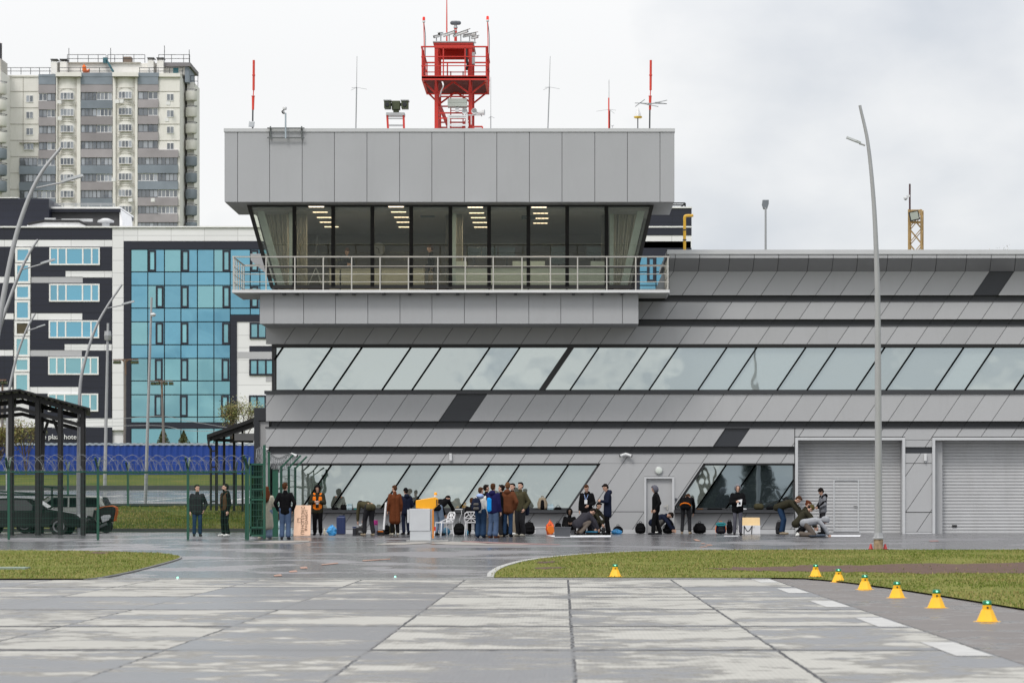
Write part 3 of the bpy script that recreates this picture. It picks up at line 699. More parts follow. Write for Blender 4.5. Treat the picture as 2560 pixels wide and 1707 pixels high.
vpanels('tower_panel', [561, 594, 674, 755.5, 836, 917.4, 999, 1079.6, 1161, 1242, 1323.5, 1405, 1487, 1568.5, 1650, 1686], 330, 505, YU, m_tower)
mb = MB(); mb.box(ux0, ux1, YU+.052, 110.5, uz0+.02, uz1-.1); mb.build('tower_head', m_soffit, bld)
mb = MB(); mb.box(ux0-.02, ux1+.02, YU-.03, 110.55, PZ(330, YU), PZ(321.5, YU)); mb.build('roof_flashing', m_cap, bld)
# soffit boards on the two overhanging wings
mb = MB()
for k in range(5):
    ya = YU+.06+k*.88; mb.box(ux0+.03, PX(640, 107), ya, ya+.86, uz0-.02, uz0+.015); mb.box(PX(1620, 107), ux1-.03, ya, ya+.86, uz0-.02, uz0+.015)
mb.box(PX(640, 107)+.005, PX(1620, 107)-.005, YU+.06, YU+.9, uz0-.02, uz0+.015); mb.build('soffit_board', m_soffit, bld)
# cab
yT, yB, YT_, YBo = 512., 717., 106.6, 107.4
xt0, xt1, xb0, xb1 = 622, 1630, 680, 1582
cz0 = PZ(725, YB); cceil = 11.78
fl = MB(); fl.box(PX(682, 107.4), PX(1580, 107.4), 107.3, 117, cz0-.3, cz0+.02); fl.build('cab_floor', m_floor, bld)
ce = MB(); ce.box(PX(626, 106.6), PX(1626, 106.6), 106.7, 117, cceil, cceil+.1); ce.build('cab_ceiling', m_ceil, bld)
bw = MB(); A = [(PX(xb0, YBo)+.15, cz0), (PX(xb1, YBo)-.15, cz0), (PX(xt1, YT_)-.15, cceil), (PX(xt0, YT_)+.15, cceil)]; bw.prism(A, 116.2, 116.4); bw.build('cab_inner_wall', m_wallint, bld)
sd = MB()
for sx, a, b in ((0, xt0, xb0), (1, xt1, xb1)):    # side walls behind the front bay: glazed towards the front, solid behind
    for (y0, y1) in ((109.8, 116.3),):
        A = [Vector((PX(a, YT_), y0, PZ(yT, YT_))), Vector((PX(a, YT_), y1, PZ(yT, YT_))), Vector((PX(b, YBo), y1, PZ(yB, YBo))), Vector((PX(b, YBo), y0, PZ(yB, YBo)))]
        sd.hull2(A, [v+Vector((.12 if not sx else -.12, 0, 0)) for v in A])
sd.build('cab_side_wall', m_tower, bld)
def cabpt(x, t): return P(x, yT+(yB-yT)*t, YT_+(YBo-YT_)*t)
mx = [None, 736, 833, 931, 1028, 1126, 1222.7, 1321, 1417.8, 1516, None]
for i in range(10):
    tl = xt0 if i == 0 else mx[i]; bl = xb0 if i == 0 else mx[i]; tr = xt1 if i == 9 else mx[i+1]; br_ = xb1 if i == 9 else mx[i+1]
    tm = (668-yT)/(yB-yT); lm = tl+(bl-tl)*tm; rm = tr+(br_-tr)*tm
    f = MB(); pts = [cabpt(tl, 0), cabpt(tr, 0), cabpt(br_, 1), cabpt(bl, 1)]
    for a, b, wd in ((pts[0], pts[1], .13), (pts[1], pts[2], .13), (pts[2], pts[3], .13), (pts[3], pts[0], .13)): f.bar(a, b, wd, .12, up=(0, 1, 0))
    f.bar(cabpt(lm, tm), cabpt(rm, tm), .06, .1, up=(0, 1, 0))
    wnd = f.build('cab_window', m_black, bld); g = MB(); A = [p+Vector((0, .04, 0)) for p in pts]; g.hull2(A, [v+Vector((0, .015, 0)) for v in A]); g.build('pane', m_cabglass, wnd)
# side panes of the cab
for sx, a, b in ((0, xt0, xb0), (1, xt1, xb1)):
    f = MB(); A = [cabpt(a, 0), Vector((PX(a, YT_), 109.8, PZ(yT, YT_))), Vector((PX(b, YBo), 109.8, PZ(yB, YBo))), cabpt(b, 1)]
    f.bar(A[0], A[1], .1); f.bar(A[2], A[3], .1); f.bar(A[1], A[2], .1); w_ = f.build('cab_window', m_black, bld)
    g = MB(); o_ = Vector((.03 if not sx else -.03, 0, 0)); g.hull2([v+o_ for v in A], [v+o_*1.6 for v in A]); g.build('pane', m_cabglass, w_)
mb = MB(); mb.box(PX(618, 106.5), PX(1634, 106.5), YT_-.1, YT_+.15, PZ(513, YT_), uz0-.022); mb.build('window_head', m_black, bld)
# pale inner frames of the cab (corner columns)
mb = MB()
for x0, x1, Y in ((723, 735, 107.6), (1126+4, 1126+14, 107.6), (1524, 1534, 107.8)): mb.pbox(x0, 512, x1, 716, Y, .15)
for a, b, s in ((xt0+14, xb0+14, 1), (xt1-14, xb1-14, -1)):
    A = [cabpt(a, 0)+Vector((0, .25, 0)), cabpt(a+s*18, 0)+Vector((0, .25, 0)), cabpt(b+s*18, 1)+Vector((0, .25, 0)), cabpt(b, 1)+Vector((0, .25, 0))]; mb.hull2(A, [v+Vector((0, .1, 0)) for v in A])
mb.build('cab_column', M('pale_green_paint', (.42, .47, .44), .6), bld)
# balcony
bx0, bx1 = PX(580, YB), PX(1674, YB); bz1, bz0 = PZ(724.5, YB), PZ(731.5, YB); YBk = 109.7
m_deck = M('balcony_edge', (.60, .61, .62), .4, var=.04, scale=2)
mb = MB(); mb.box(bx0, bx1, YB, YB+.06, bz0, bz1); mb.box(bx0, bx0+.06, YB+.06, YBk, bz0, bz1); mb.box(bx1-.06, bx1, YB+.06, YBk, bz0, bz1)
for k in range(6):
    y_ = YB+.5+k*.6; mb.box(bx0+.06, lx0, y_, y_+.08, bz0-.0, bz1-.03); mb.box(lx1, bx1-.06, y_, y_+.08, bz0, bz1-.03)
mb.build('balcony_frame', m_deck, bld)
mb = MB(); mb.box(bx0+.062, bx1-.062, YB+.062, YBk, bz1-.028, bz1-.006); mb.build('balcony_deck', M('deck_grating', (.30, .31, .32), .6, var=.1, scale=6), bld)
for x in (705, 737, 837, 880, 955, 1020, 1090, 1140, 1215, 1285, 1357, 1430, 1502, 1552): mb = MB(); mb.box(PX(x, YB), PX(x+7, YB), YB+.1, YL+.02, bz0-.07, bz0-.003); mb.build('balcony_bracket', m_dframe, bld)
rl = MB(); zt = PZ(642, YB)
for a, b in (((bx0+.03, YB+.03), (bx1-.03, YB+.03)), ((bx0+.03, YB+.03), (bx0+.03, YBk)), ((bx1-.03, YB+.03), (bx1-.03, YBk)), ((bx0+.03, YBk), (PX(650, YBk), YBk)), ((PX(1600, YBk), YBk), (bx1-.03, YBk))):
    for i, z in enumerate((zt, PZ(665.5, YB), PZ(685, YB), PZ(704.5, YB))):
        rl.tube([(a[0], a[1], z), (b[0], b[1], z)], .028 if i == 0 else .014, 8)
for x in (583.5, 665, 737, 808, 879, 950, 1021, 1094.5, 1163, 1233, 1305, 1376, 1444, 1517, 1589.5, 1670): rl.tube([(PX(x, YB), YB+.03, bz1), (PX(x, YB), YB+.03, zt)], .024, 8)
for y_ in (106.7, 107.4, 108.2, 109, YBk):
    for x in (bx0+.03, bx1-.03): rl.tube([(x, y_, bz1), (x, y_, zt)], .022, 8)
rl.build('balcony_railing', m_steel, bld, smooth=True)
# grey stub of the rear block seen beside the cab
mb = MB(); A = [P(626, 634.5, 118), P(690, 634.5, 118), P(690, 690, 118), P(664, 683, 118), P(627, 651, 118)]; mb.hull2(A, [v+Vector((0, 4, 0)) for v in A]); mb.build('rear_canopy', m_tower, bld)
# annex at the left end
mb = MB(); Ya = 111
mb.tone = 1; mb.pbox(648, 1053, 672, 1340, Ya, 6); mb.build('annex_wall', m_panel, bld)
mb = MB(); mb.pbox(635, 1019, 671, 1051, Ya-.1, 6.2); mb.pbox(635, 1051.5, 647.5, 1340, Ya-.1, 6.2); mb.build('annex_fascia', m_anth, bld)

# ------------------------------------------------------------------ things inside the cab
m_lamp = emis('warm_ceiling_light', (1, .80, .55), 2.2)
rows = [('far left', [(895, 200), (930, 248), (965, 295), (990, 337), (1030, 378)], 540), ('second', [(1605, 200), (1628, 246), (1653, 293), (1675, 337), (1690, 380)], 540), ('third', [(458, 205), (470, 255), (484, 297), (498, 340), (510, 381)], 1060), ('fourth', [(1025, 205), (1040, 258), (1045, 303), (1038, 346)], 1060)]
ordn = ['nearest the glass', 'second back', 'third back', 'fourth back', 'farthest back']
for rn, pts, ox in rows:
    for i, (zx, zy) in enumerate(pts):
        y = 460+zy*.2806; Y = (cceil-H)*F/(CY-y); X = PX(ox+zx*.2806, Y)
        t = thing('ceiling_light', (X, Y, cceil-.03), f'warm strip light on the cab ceiling, {ordn[i]} in the {rn} row', 'ceiling light', 'strip lights on the cab ceiling')
        a = MB()
        for q in range(4): a.box(X-.26+q*.132, X-.26+q*.132+.115, Y-.1, Y+.1, cceil-.025, cceil-.012)
        a.build('diffuser', m_lamp, t); lt_ = bpy.data.lights.new('strip_light', 'AREA'); lt_.shape = 'RECTANGLE'; lt_.size = .5; lt_.size_y = .2; lt_.energy = 10; lt_.color = (1, .84, .62); lo = bpy.data.objects.new('strip_light', lt_); COL.objects.link(lo); lo.parent = t; lo.location = (0, 0, -.03)
        a = MB(); a.box(X-.28, X+.28, Y-.13, Y+.13, cceil-.0115, cceil-.001); a.build('housing', m_trimw, t)
def curtain(x0, x1, Y, lab, b0=None, b1=None):
    mb = MB(); n = 28; X0, X1 = PX(x0, Y), PX(x1, Y); za, zb = cz0+.05, PZ(525, Y)
    vs = []
    for i in range(n+1):
        x = X0+(X1-X0)*i/n; xl = PX(b0 or x0, Y)+(PX(b1 or x1, Y)-PX(b0 or x0, Y))*i/n; yy = Y+.05*math.sin(i*2.1)+.02*math.sin(i*5); vs += [(xl, yy, za), (x, yy, zb), (xl, yy+.02, za), (x, yy+.02, zb)]
    fs = []
    for i in range(n): a = 4*i; b = a+4; fs += [(a, b, b+1, a+1), (a+2, a+3, b+3, b+2)]
    mb.add(vs, fs); tag(mb.build('curtain', m_curtain, smooth=True), lab, 'curtain')
curtain(655, 722, 108.1, 'pale beige curtain in the left corner pane of the cab', 697, 722); curtain(738, 768, 108.2, 'narrow beige curtain right of the first cab mullion')
curtain(1114, 1124, 108.3, 'thin beige curtain just left of the middle cab mullion'); curtain(1130, 1157, 108.3, 'beige curtain just right of the middle cab mullion'); curtain(1534, 1610, 108.2, 'wide brownish curtain in the right corner pane of the cab', 1534, 1566)
curtain(1503, 1513, 108.4, 'thin pale curtain left of the last cab mullion')
m_desk = M('pale_desk', (.50, .53, .48), .6, var=.04); m_deskw = M('maple_desk', (.44, .40, .31), .6, var=.06)
def desk(x0, x1, ytop, Y, mat, lab, boxes=()):
    X0, X1 = PX(x0, Y), PX(x1, Y); zt = PZ(ytop, Y); t = thing('desk', ((X0+X1)/2, Y, cz0+.02), lab, 'desk', 'desks in the control cab')
    a = MB(); a.box(X0, X1, Y, Y+.8, zt-.03, zt); a.build('desk_top', mat, t)
    a = MB(); a.box(X0+.02, X1-.02, Y+.03, Y+.06, cz0+.15, zt-.033); a.build('front_panel', mat, t)
    for x in (X0+.02, X1-.06): a = MB(); a.box(x, x+.04, Y+.062, Y+.78, cz0+.022, zt-.033); a.build('leg', mat, t)
    for bx0_, bx1_, bh in boxes: a = MB(); a.box(PX(bx0_, Y), PX(bx1_, Y), Y+.25, Y+.6, zt+.002, zt+bh); a.build('desk_box', mat, t)
desk(822, 850, 669, 108.0, m_deskw, 'maple cupboard end at the left of the cab desks'); desk(851, 950, 671, 108.0, m_deskw, 'pale desk front hung with a loop of dark cable'); desk(952, 1061, 670, 108.1, m_deskw, 'maple fronted desk left of the middle mullion')
desk(1131, 1222, 670, 108.0, m_desk, 'pale green desk just right of the middle mullion', [(1131, 1166, .26)]); desk(1224, 1320, 670, 108.0, m_desk, 'pale green desk with two low boxes on it', [(1281, 1320, .26)]); desk(1322, 1416, 670, 108.0, m_desk, 'pale green desk under the double monitors', [(1322, 1362, .26)]); desk(1418, 1514, 670, 108.0, m_desk, 'pale green desk at the right end of the row', [(1477, 1512, .26)])
m_screen = M('monitor_back', (.015, .03, .035), .35)
for i, (x0, x1, y0, y1, lab) in enumerate([(1168, 1203, 618, 643, 'dark monitor at the left of the cab monitor row'), (1205, 1243, 618, 643, 'dark monitor second from left, beside a mullion'), (1247, 1288, 618, 641, 'dark monitor with a raised arm behind it'), (1377, 1417, 617, 660, 'large dark monitor left of the last full mullion'), (1466, 1505, 617, 640, 'dark monitor nearest the right curtain')]):
    Y = 108.45; t = thing('monitor', P((x0+x1)/2, 670, Y), lab, 'monitor', 'monitors on the cab desks')
    a = MB(); a.pbox(x0, y0, x1, y1, Y, .05); a.build('screen', m_screen, t, bevel=.008); a = MB(); xm = (x0+x1)/2; a.pbox(xm-2, y1-8, xm+2, 669, Y+.055, .04); a.pbox(xm-8, 668, xm+8, 669.6, Y-.05, .2); a.build('stand', m_black, t)
for (x0, x1, y0, y1, lab) in [(1051, 1087, 525, 544, 'small dark screen hanging from the cab ceiling in the fifth pane'), (1304, 1339, 527, 548, 'dark blue screen hanging from the cab ceiling near the fourth light row')]:
    Y = 108.6; t = thing('hanging_screen', P((x0+x1)/2, y0, Y), lab, 'screen'); a = MB(); a.pbox(x0, y0, x1, y1, Y, .06); a.build('panel', m_screen, t); a = MB(); xm = (x0+x1)/2; a.box(PX(xm, Y)-.015, PX(xm, Y)+.015, Y+.01, Y+.04, PZ(y0, Y), cceil); a.build('ceiling_rod', m_black, t)
Y = 115.9; t = thing('wall_clock', P(947, 623, Y), 'round wall clock with a pale rim on the dark cab wall', 'clock'); a = MB(); r = 15*Y/F
c = P(947, 623, Y); a.lathe([(r, 0), (r, .05)], c, 24, (0, -1, 0)); a.build('face', M('clock_face', (.2, .19, .18), .6), t); a = MB(); a.lathe([(r*1.0, .052), (r*1.08, .06), (r*1.08, 0), (r, 0)], c, 24, (0, -1, 0)); a.build('rim', m_trimw, t)
a = MB(); a.bar(c+Vector((0, -.07, 0)), c+Vector((.02, -.07, -.17)), .02); a.bar(c+Vector((0, -.07, 0)), c+Vector((-.12, -.07, .06)), .02); a.build('hand', m_black, t)
Y = 107.9; t = thing('tripod', P(789, 712, Y), 'tall light stand on spread legs beside the narrow curtain', 'tripod'); a = MB()
top = P(790, 612, Y); kn = P(790, 668, Y)
a.tube([P(794, 590, Y), top, kn], .018, 6); a.build('column', m_dframe, t)
for x, dy in ((771, 0), (805, .1), (800, .5)): a = MB(); a.tube([kn, P(x, 712, Y)+Vector((0, dy, 0))], .014, 6); a.build('leg', m_steel, t)
# ------------------------------------------------------------------ things on the roofs
m_red = M('signal_red_paint', (.52, .028, .018), .45, var=.06, scale=2, tone=True)
m_redd = M('antenna_red', (.62, .045, .025), .4, var=.04)
m_white = M('white_plastic', (.62, .63, .64), .4, var=.03)
m_grey = M('light_grey_metal', (.40, .41, .42), .4, var=.05, metal=.2)
m_olive = M('olive_paint', (.052, .065, .030), .55, var=.06)
m_cable = M('black_cable', (.012, .012, .014), .6)
m_lens = M('dark_lens', (.01, .012, .015), .1)
m_galv = M('galvanised_steel', (.36, .37, .38), .38, metal=.55, var=.05)
zr = PZ(321.5, YU)      # roof level of the tower head
# --- red lattice mast; legs seen at 435,543 (front) px of the 1000,0 crop
YM0, YM1 = 107.3, 109.9
def q(x, y): return 1000+x*.2168, y*.2168
mast = thing('camera_mast', (PX(1134, 108.6), 108.6, zr), 'red steel mast with a railed platform on the tower roof', 'mast')
zpl = PZ(205, YM0)      # platform level
fx0, fx1 = PX(1091, YM0), PX(1176, YM0)
ztop = PZ(112, YM0)
for x in (fx0, fx1):
    for Y in (YM0, YM1):
        a = MB(); a.box(x-.065, x+.065, Y-.065, Y+.065, zr-.3, ztop); a.build('leg', m_red, mast)
a = MB()
for Y in (YM0, YM1):
    for z in (PZ(242, YM0), PZ(283, YM0), PZ(296, YM0)): a.bar((fx0+.066, Y, z), (fx1-.066, Y, z), .05)
for x in (fx0, fx1):
    a.bar((x, YM0, PZ(245, YM0)), (x, YM1, PZ(318, YM0)), .07); a.bar((x, YM1, PZ(245, YM0)), (x, YM0, PZ(318, YM0)), .07)
a.bar((fx0+.1, YM0+.1, PZ(262, YM0)), (PX(1124, YM0), YM1-.1, PZ(318, YM0)), .1); a.bar((fx1-.1, YM1-.1, PZ(262, YM0)), (PX(1142, YM0), YM1-.2, PZ(318, YM0)), .1)
a.build('brace', m_red, mast)
px0, px1 = PX(1054, YM0-.6), PX(1217, YM0-.6); Yp0, Yp1 = YM0-.6, YM1+.6
a = MB(); a.box(px0, px1, Yp0, Yp0+.08, zpl-.02, zpl+.1); a.box(px0, px1, Yp1-.08, Yp1, zpl-.02, zpl+.1); a.box(px0, px0+.08, Yp0+.08, Yp1-.08, zpl-.02, zpl+.1); a.box(px1-.08, px1, Yp0+.08, Yp1-.08, zpl-.02, zpl+.1)
a.build('platform', m_red, mast)
a = MB()
for k in range(14): y_ = Yp0+.14+k*.25; a.box(px0+.081, px1-.081, y_, y_+.12, zpl-.01, zpl+.05)
a.build('grating', M('grating_shaded_red', (.10, .012, .010), .6), mast)  # shade of the platform underside put into the slats' darker red
for sx in (0, 1):
    for Y in (YM0, YM1):
        x = (fx0, fx1)[sx]; xe = (px0+.05, px1-.05)[sx]; xm = (fx0+fx1)/2
        for q_ in ((xe, Y, zpl), (xm, Y, zpl), (x, Yp0+.05 if Y == YM0 else Yp1-.05, zpl)): a = MB(); a.bar((x, Y, PZ(236, YM0)), q_, .06); a.build('strut', m_red, mast)
a = MB(); zr1 = PZ(117.5, Yp0)
for z, wd in ((zr1, .05), (PZ(142, Yp0), .03), (PZ(165, Yp0), .03)):
    for p0, p1 in (((px0, Yp0), (px1, Yp0)), ((px0, Yp1), (px1, Yp1)), ((px0, Yp0), (px0, Yp1)), ((px1, Yp0), (px1, Yp1))): a.bar((*p0, z), (*p1, z), wd)
za, zb = PZ(189, Yp0), PZ(196.5, Yp0)
a.box(px0, px1, Yp0, Yp0+.02, zb, za); a.box(px0, px1, Yp1-.02, Yp1, zb, za); a.box(px0, px0+.02, Yp0+.02, Yp1-.02, zb, za); a.box(px1-.02, px1, Yp0+.02, Yp1-.02, zb, za)
for x in (px0+.02, (px0*2+px1)/3, (px0+2*px1)/3, px1-.02):
    for Y in (Yp0+.02, Yp1-.02): a.bar((x, Y, zpl+.1), (x, Y, zr1), .045)
for Y in (Yp0+.9, Yp0+1.8, Yp0+2.7):
    for x in (px0, px1): a.bar((x, Y, zpl+.1), (x, Y, zr1), .06)
a.build('railing', m_red, mast)
a = MB(); a.box(fx0-.09, fx1+.09, YM0-.1, YM1+.1, ztop, ztop+.06); a.box(fx0-.07, fx1+.07, YM0-.08, YM0-.02, PZ(122, YM0), ztop-.002); a.box(fx0-.07, fx1+.07, YM1+.02, YM1+.08, PZ(122, YM0), ztop-.002); a.box(fx0+.07, fx1-.07, YM0+1.2, YM0+1.3, PZ(136, YM0), ztop-.003); a.build('top_frame', m_red, mast)
a = MB(); a.box(fx0-.12, fx1+.12, YM0-.13, YM1+.13, ztop+.061, ztop+.1); a.build('top_plate', m_grey, mast)
a = MB()       # ladder at the back with its safety hoops
for x in (PX(1125, 109.4), PX(1156, 109.4)): a.bar((x, YM1+.25, zr), (x, YM1+.25, PZ(150, YM0)), .04)
for k in range(8): z = zr+.3+k*.3; a.bar((PX(1125, 109.4), YM1+.25, z), (PX(1156, 109.4), YM1+.25, z), .025)
a.build('ladder', m_red, mast)
a = MB(); a.tube([P(1139, 112, 108.4), P(1139, 71, 108.4)], .052, 12); a.build('mast_pole', m_red, mast, smooth=True)
a = MB(); a.tube([P(1117, 112, 108.0), P(1117, 48, 108.0), P(1117, -30, 108.0)], [.03, .024, .012], 8); a.build('whip_rod', m_redd, mast)
# 360 degree sensor head on the pole
t = thing('sensor_head', P(1139, 71, 108.4), 'dark grey two lobed sensor head at the top of the red mast', 'sensor')
a = MB(); a.lathe([(.07, 0), (.075, .04), (.05, .08), (.055, .14)], P(1139, 71.5, 108.4), 14); a.build('neck', m_galv, t, smooth=True)
a = MB(); c = P(1139, 58, 108.4); a.cap(c-Vector((.12, 0, 0)), c+Vector((.12, 0, 0)), .075, .075, 14); a.lathe([(.09, -.06), (.1, .02), (.06, .07)], c, 14); a.build('head', M('dark_grey_casting', (.10, .11, .13), .5), t, smooth=True)
# cameras on the top plate
ztp = ztop+.1
def cctv(name, x, y, Y, yaw, pitch, L, lab, base_z, group=None, rad=.055, col=None, arm=True):
    """box camera with sunshield on a bracket; yaw 0 looks right, measured in the picture plane"""
    c = P(x, y, Y); t = thing(name, (c.x, c.y, base_z), lab, 'camera', group)
    d = Vector((math.cos(yaw)*math.cos(pitch), -abs(math.sin(yaw))*math.cos(pitch), math.sin(pitch))).normalized()
    a = MB(); a.tube([c-d*L/2, c+d*L/2*.9], rad, 8); a.build('housing', col or m_white, t, smooth=True)
    a = MB(); u = Vector((0, 0, 1)); a.bar(c-d*L*.45+u*rad*1.15, c+d*L*.62+u*rad*1.15, rad*2.3, .012); a.build('sunshield', col or m_white, t)
    a = MB(); a.tube([c+d*L/2*.9, c+d*L/2*.96], rad*.86, 10); a.build('lens', m_lens, t)
    if arm: a = MB(); a.tube([(c.x, c.y+.02, base_z), (c.x, c.y+.02, c.z-rad*.8)], .022, 8); a.lathe([(.05, 0), (.05, .03), (.03, .04)], (c.x, c.y+.02, base_z), 10); a.build('bracket', m_grey, t)
    return t
cctv('security_camera', 1091, 92, 107.4, R(150), R(-15), .22, 'small dark lensed camera at the left end of the mast top', ztp, 'cameras on the mast top', .05)
cctv('security_camera', 1102, 86, 107.5, R(120), R(-8), .26, 'second camera from the left on the mast top, facing forwards', ztp, 'cameras on the mast top', .055)
cctv('security_camera', 1123, 85.5, 107.4, R(15), R(16), .46, 'long white camera just left of the red pole on the mast top', ztp, 'cameras on the mast top', .05)
cctv('security_camera', 1152, 84.5, 107.4, R(12), R(17), .58, 'longest white camera just right of the red pole on the mast top', ztp, 'cameras on the mast top', .052)
cctv('security_camera', 1174, 88.5, 107.5, R(12), R(10), .5, 'white camera second from the right end of the mast top', ztp, 'cameras on the mast top', .05)
cctv('security_camera', 1187, 94.5, 107.5, R(20), R(8), .26, 'small white camera overhanging the right end of the mast top', ztp-.02, 'cameras on the mast top', .045)
# beacons on rods at the platform corners
for x, yb, lab in ((1059.5, 42, 'red obstruction lamp on a dark rod at the left platform corner'), (1219, 40, 'lit red obstruction lamp on a rod at the right platform corner')):
    Y = Yp0+.15; t = thing('obstruction_lamp', P(x, 165, Y), lab, 'beacon', 'red lamps on the mast platform')
    a = MB(); a.tube([P(x+1.5, 168, Y), P(x+1, 100, Y), P(x, yb+15, Y)], .02, 6); a.build('rod', m_redd, t)
    a = MB(); a.tube(bez([P(x+1, 190, Y), P(x+4, 130, Y), P(x+4, 90, Y), P(x+.5, yb+16, Y)]), .012, 5); a.build('cable', m_cable, t)
    a = MB(); a.lathe([(.025, -.08), (.05, -.06), (.05, 0)], P(x, yb+10, Y), 12); a.build('socket', m_white, t)
    a = MB(); a.lathe([(.045, 0), (.048, .06), (.04, .12), (.02, .13)], P(x, yb+10-.2, Y), 12); a.build('lens', emis('beacon_red' if x > 1100 else 'beacon_red_dim', (.8, .03, .02), .9 if x > 1100 else .12), t, smooth=True)
# grey cabinet, bracket frame and cable box on the mast
t = thing('equipment_cabinet', P(1143, 267, 107.1), 'pale grey flat box with a low edge on the red mast', 'cabinet'); a = MB(); a.pbox(1119, 246.5, 1167, 256.5, 107.1, .5); a.pbox(1119, 257, 1167, 266, 107.08, .52); a.build('box', M('pale_green_grey', (.42, .45, .42), .5), t)
a = MB(); a.pbox(1138, 268, 1147, 280, 107.15, .15); a.build('junction_box', m_white, t)
t = thing('steel_stand', P(1143, 321, 106.6), 'white painted square steel stand in front of the mast legs', 'stand')
a = MB()
for x in (1121.5, 1167):
    for Y in (106.5, 107.1): a.bar(P(x, 321, Y), P(x, 289, Y), .08)
for y in (290.5, 294, 313): a.bar(P(1119, y, 106.5), P(1170, y, 106.5), .06); a.bar(P(1119, y, 107.1), P(1170, y, 107.1), .06)
a.build('frame', m_white, t)
def horn(x, y, Y, yaw, lab):
    c = P(x, y, Y); t = thing('loudspeaker', c, lab, 'loudspeaker', 'horn loudspeakers on the mast'); d = Vector((math.sin(yaw), -math.cos(yaw), 0))
    a = MB(); a.lathe([(.035, -.2), (.045, -.1), (.06, -.02), (.098, .1), (.105, .105), (.06, .0), (.02, -.02)], c, 16, d); a.build('horn', m_white, t, smooth=True)
    a = MB(); a.lathe([(.05, -.3), (.055, -.2)], c, 12, d); a.bar(c+Vector((0, .12, 0)), c+Vector((0, .12, -.12)), .03); a.build('driver', m_grey, t)
horn(1163, 279, 106.9, R(-8), 'white horn loudspeaker left of the right mast leg'); horn(1187, 279, 106.9, R(-10), 'white horn loudspeaker just right of the right mast leg'); horn(1204, 282, 106.9, R(80), 'white horn loudspeaker pointing right, outermost on its bar')
a = MB(); a.bar(P(1166, 288, 106.95), P(1203, 288, 106.95), .035); a.bar(P(1178, 288, 106.95), P(1178, 312, 106.95), .035); tag(a.build('speaker_bar', m_white), 'white bar carrying the horn loudspeakers across the mast leg', 'bracket')
t = thing('cable_box', P(1183, 160, 107.2), 'slim grey cabinet on the right leg above the platform', 'cabinet'); a = MB(); a.pbox(1180, 131, 1187, 160, 107.2, .3); a.build('box', m_grey, t); a = MB(); a.tube(bez([P(1165, 124, 107.1), P(1166, 145, 107.0), P(1169, 163, 107.0), P(1166, 175, 107.1)]), .05, 6); a.build('cable_loop', m_cable, t)
a = MB(); a.tube(bez([P(1105, 205, 106.6), P(1108, 216, 106.5), P(1103, 228, 106.7), P(1099, 242, 107.1)]), .02, 6); a.tube(bez([P(1107, 205, 106.6), P(1109, 214, 106.5), P(1105, 226, 106.7), P(1101, 240, 107.1)]), .012, 6); tag(a.build('cable_bundle', m_white), 'white cables hanging from the front of the mast platform', 'cable')
a = MB(); a.pbox(1183, 315, 1206, 317, 106.8, .3); a.bar(P(1183, 317, 106.8), P(1183, 322, 106.8), .05); a.bar(P(1206, 317, 106.8), P(1206, 322, 106.8), .05); tag(a.build('low_frame', m_red), 'low red frame on the roof right of the mast foot', 'frame')
# --- aerials
def fat_aerial(x, ytop, y1, y2, y3, ybase, lab, Y=106.3):
    t = thing('rod_antenna', P(x, ybase, Y), lab, 'antenna', 'fat red aerials at the roof corners')
    a = MB(); a.tube([P(x-2.5, ybase+4, Y), P(x-1.5, y2, Y)], .028, 8); a.build('mast_tube', m_dframe, t)
    a = MB(); a.tube([P(x-1.5, y3, Y), P(x-1, y2, Y), P(x-1, y2-.5, Y)], [.04, .05, .07], 10); a.box(PX(x-5, Y), PX(x+3, Y), Y-.03, Y+.03, PZ(y2+1, Y), PZ(y2-1, Y)); a.tube([P(x-1, y2, Y), P(x, y1, Y)], .018, 8); a.build('feed', m_redd, t, smooth=True)
    a = MB(); a.tube([P(x, y1, Y), P(x+.5, ytop, Y)], .042, 12); a.lathe([(.055, -.02), (.055, .02)], P(x+.2, (ytop+y1)/2, Y), 12); a.build('radome', m_redd, t, smooth=True)
    return t
fat_aerial(634, 151, 226, 241, 275, 322, 'fat red rod aerial at the left roof corner')
fat_aerial(1626.5, 151, 226, 241, 275, 322, 'fat red rod aerial at the right roof corner')
a = MB(); c = P(629, 311, 106.25); a.lathe([(.14, -.02), (.14, .02), (.1, .05)], c, 4, (.1, -1, .0), rot=R(45)); tag(a.build('panel_antenna', M('translucent_grid', (.42, .44, .46), .4)), 'small pale square dish at the foot of the left red aerial', 'antenna')
def whip(x, ytop, ycr, ybase, lab, Y=107.2, spread=26, rad=.022, dx=0):
    t = thing('whip_antenna', P(x, ybase, Y), lab, 'antenna', 'thin whip aerials on the tower roof')
    a = MB(); a.tube([P(x-dx, ybase+5, Y), P(x, ycr, Y)], rad*1.1, 6); a.build('mast_tube', m_galv, t)
    a = MB(); a.tube([P(x, ycr, Y), P(x+dx*.5, ytop, Y)], [rad*.7, rad*.45], 6); a.build('whip', m_grey, t)
    a = MB()
    for an in (0, 2.1, 4.2): a.tube([P(x, ycr, Y), P(x, ycr, Y)+Vector((math.cos(an+.1)*spread*Y/F, math.sin(an+.1)*spread*Y/F, -.06))], .008, 5)
    if spread: a.build('radial', m_grey, t)
whip(891.5, 141, 219, 322, 'thin grey whip aerial between the left red aerial and the twin lens camera', dx=2)
whip(1373.5, 141, 218, 322, 'thin grey whip aerial right of the mast, alone on the roof', dx=4)
whip(1227, 193, 291, 322, 'short thin whip aerial beside the right side of the mast', spread=9, rad=.016)
t = thing('whip_antenna', P(1522, 322, 107), 'slim whip aerial with a thin red base, left of the cone', 'antenna'); a = MB(); a.tube([P(1522, 322, 107), P(1522, 245, 107)], .025, 8); a.build('base_tube', m_redd, t); a = MB(); a.tube([P(1522.5, 245, 107), P(1522.5, 200, 107)], .012, 6); a.build('whip', m_grey, t)
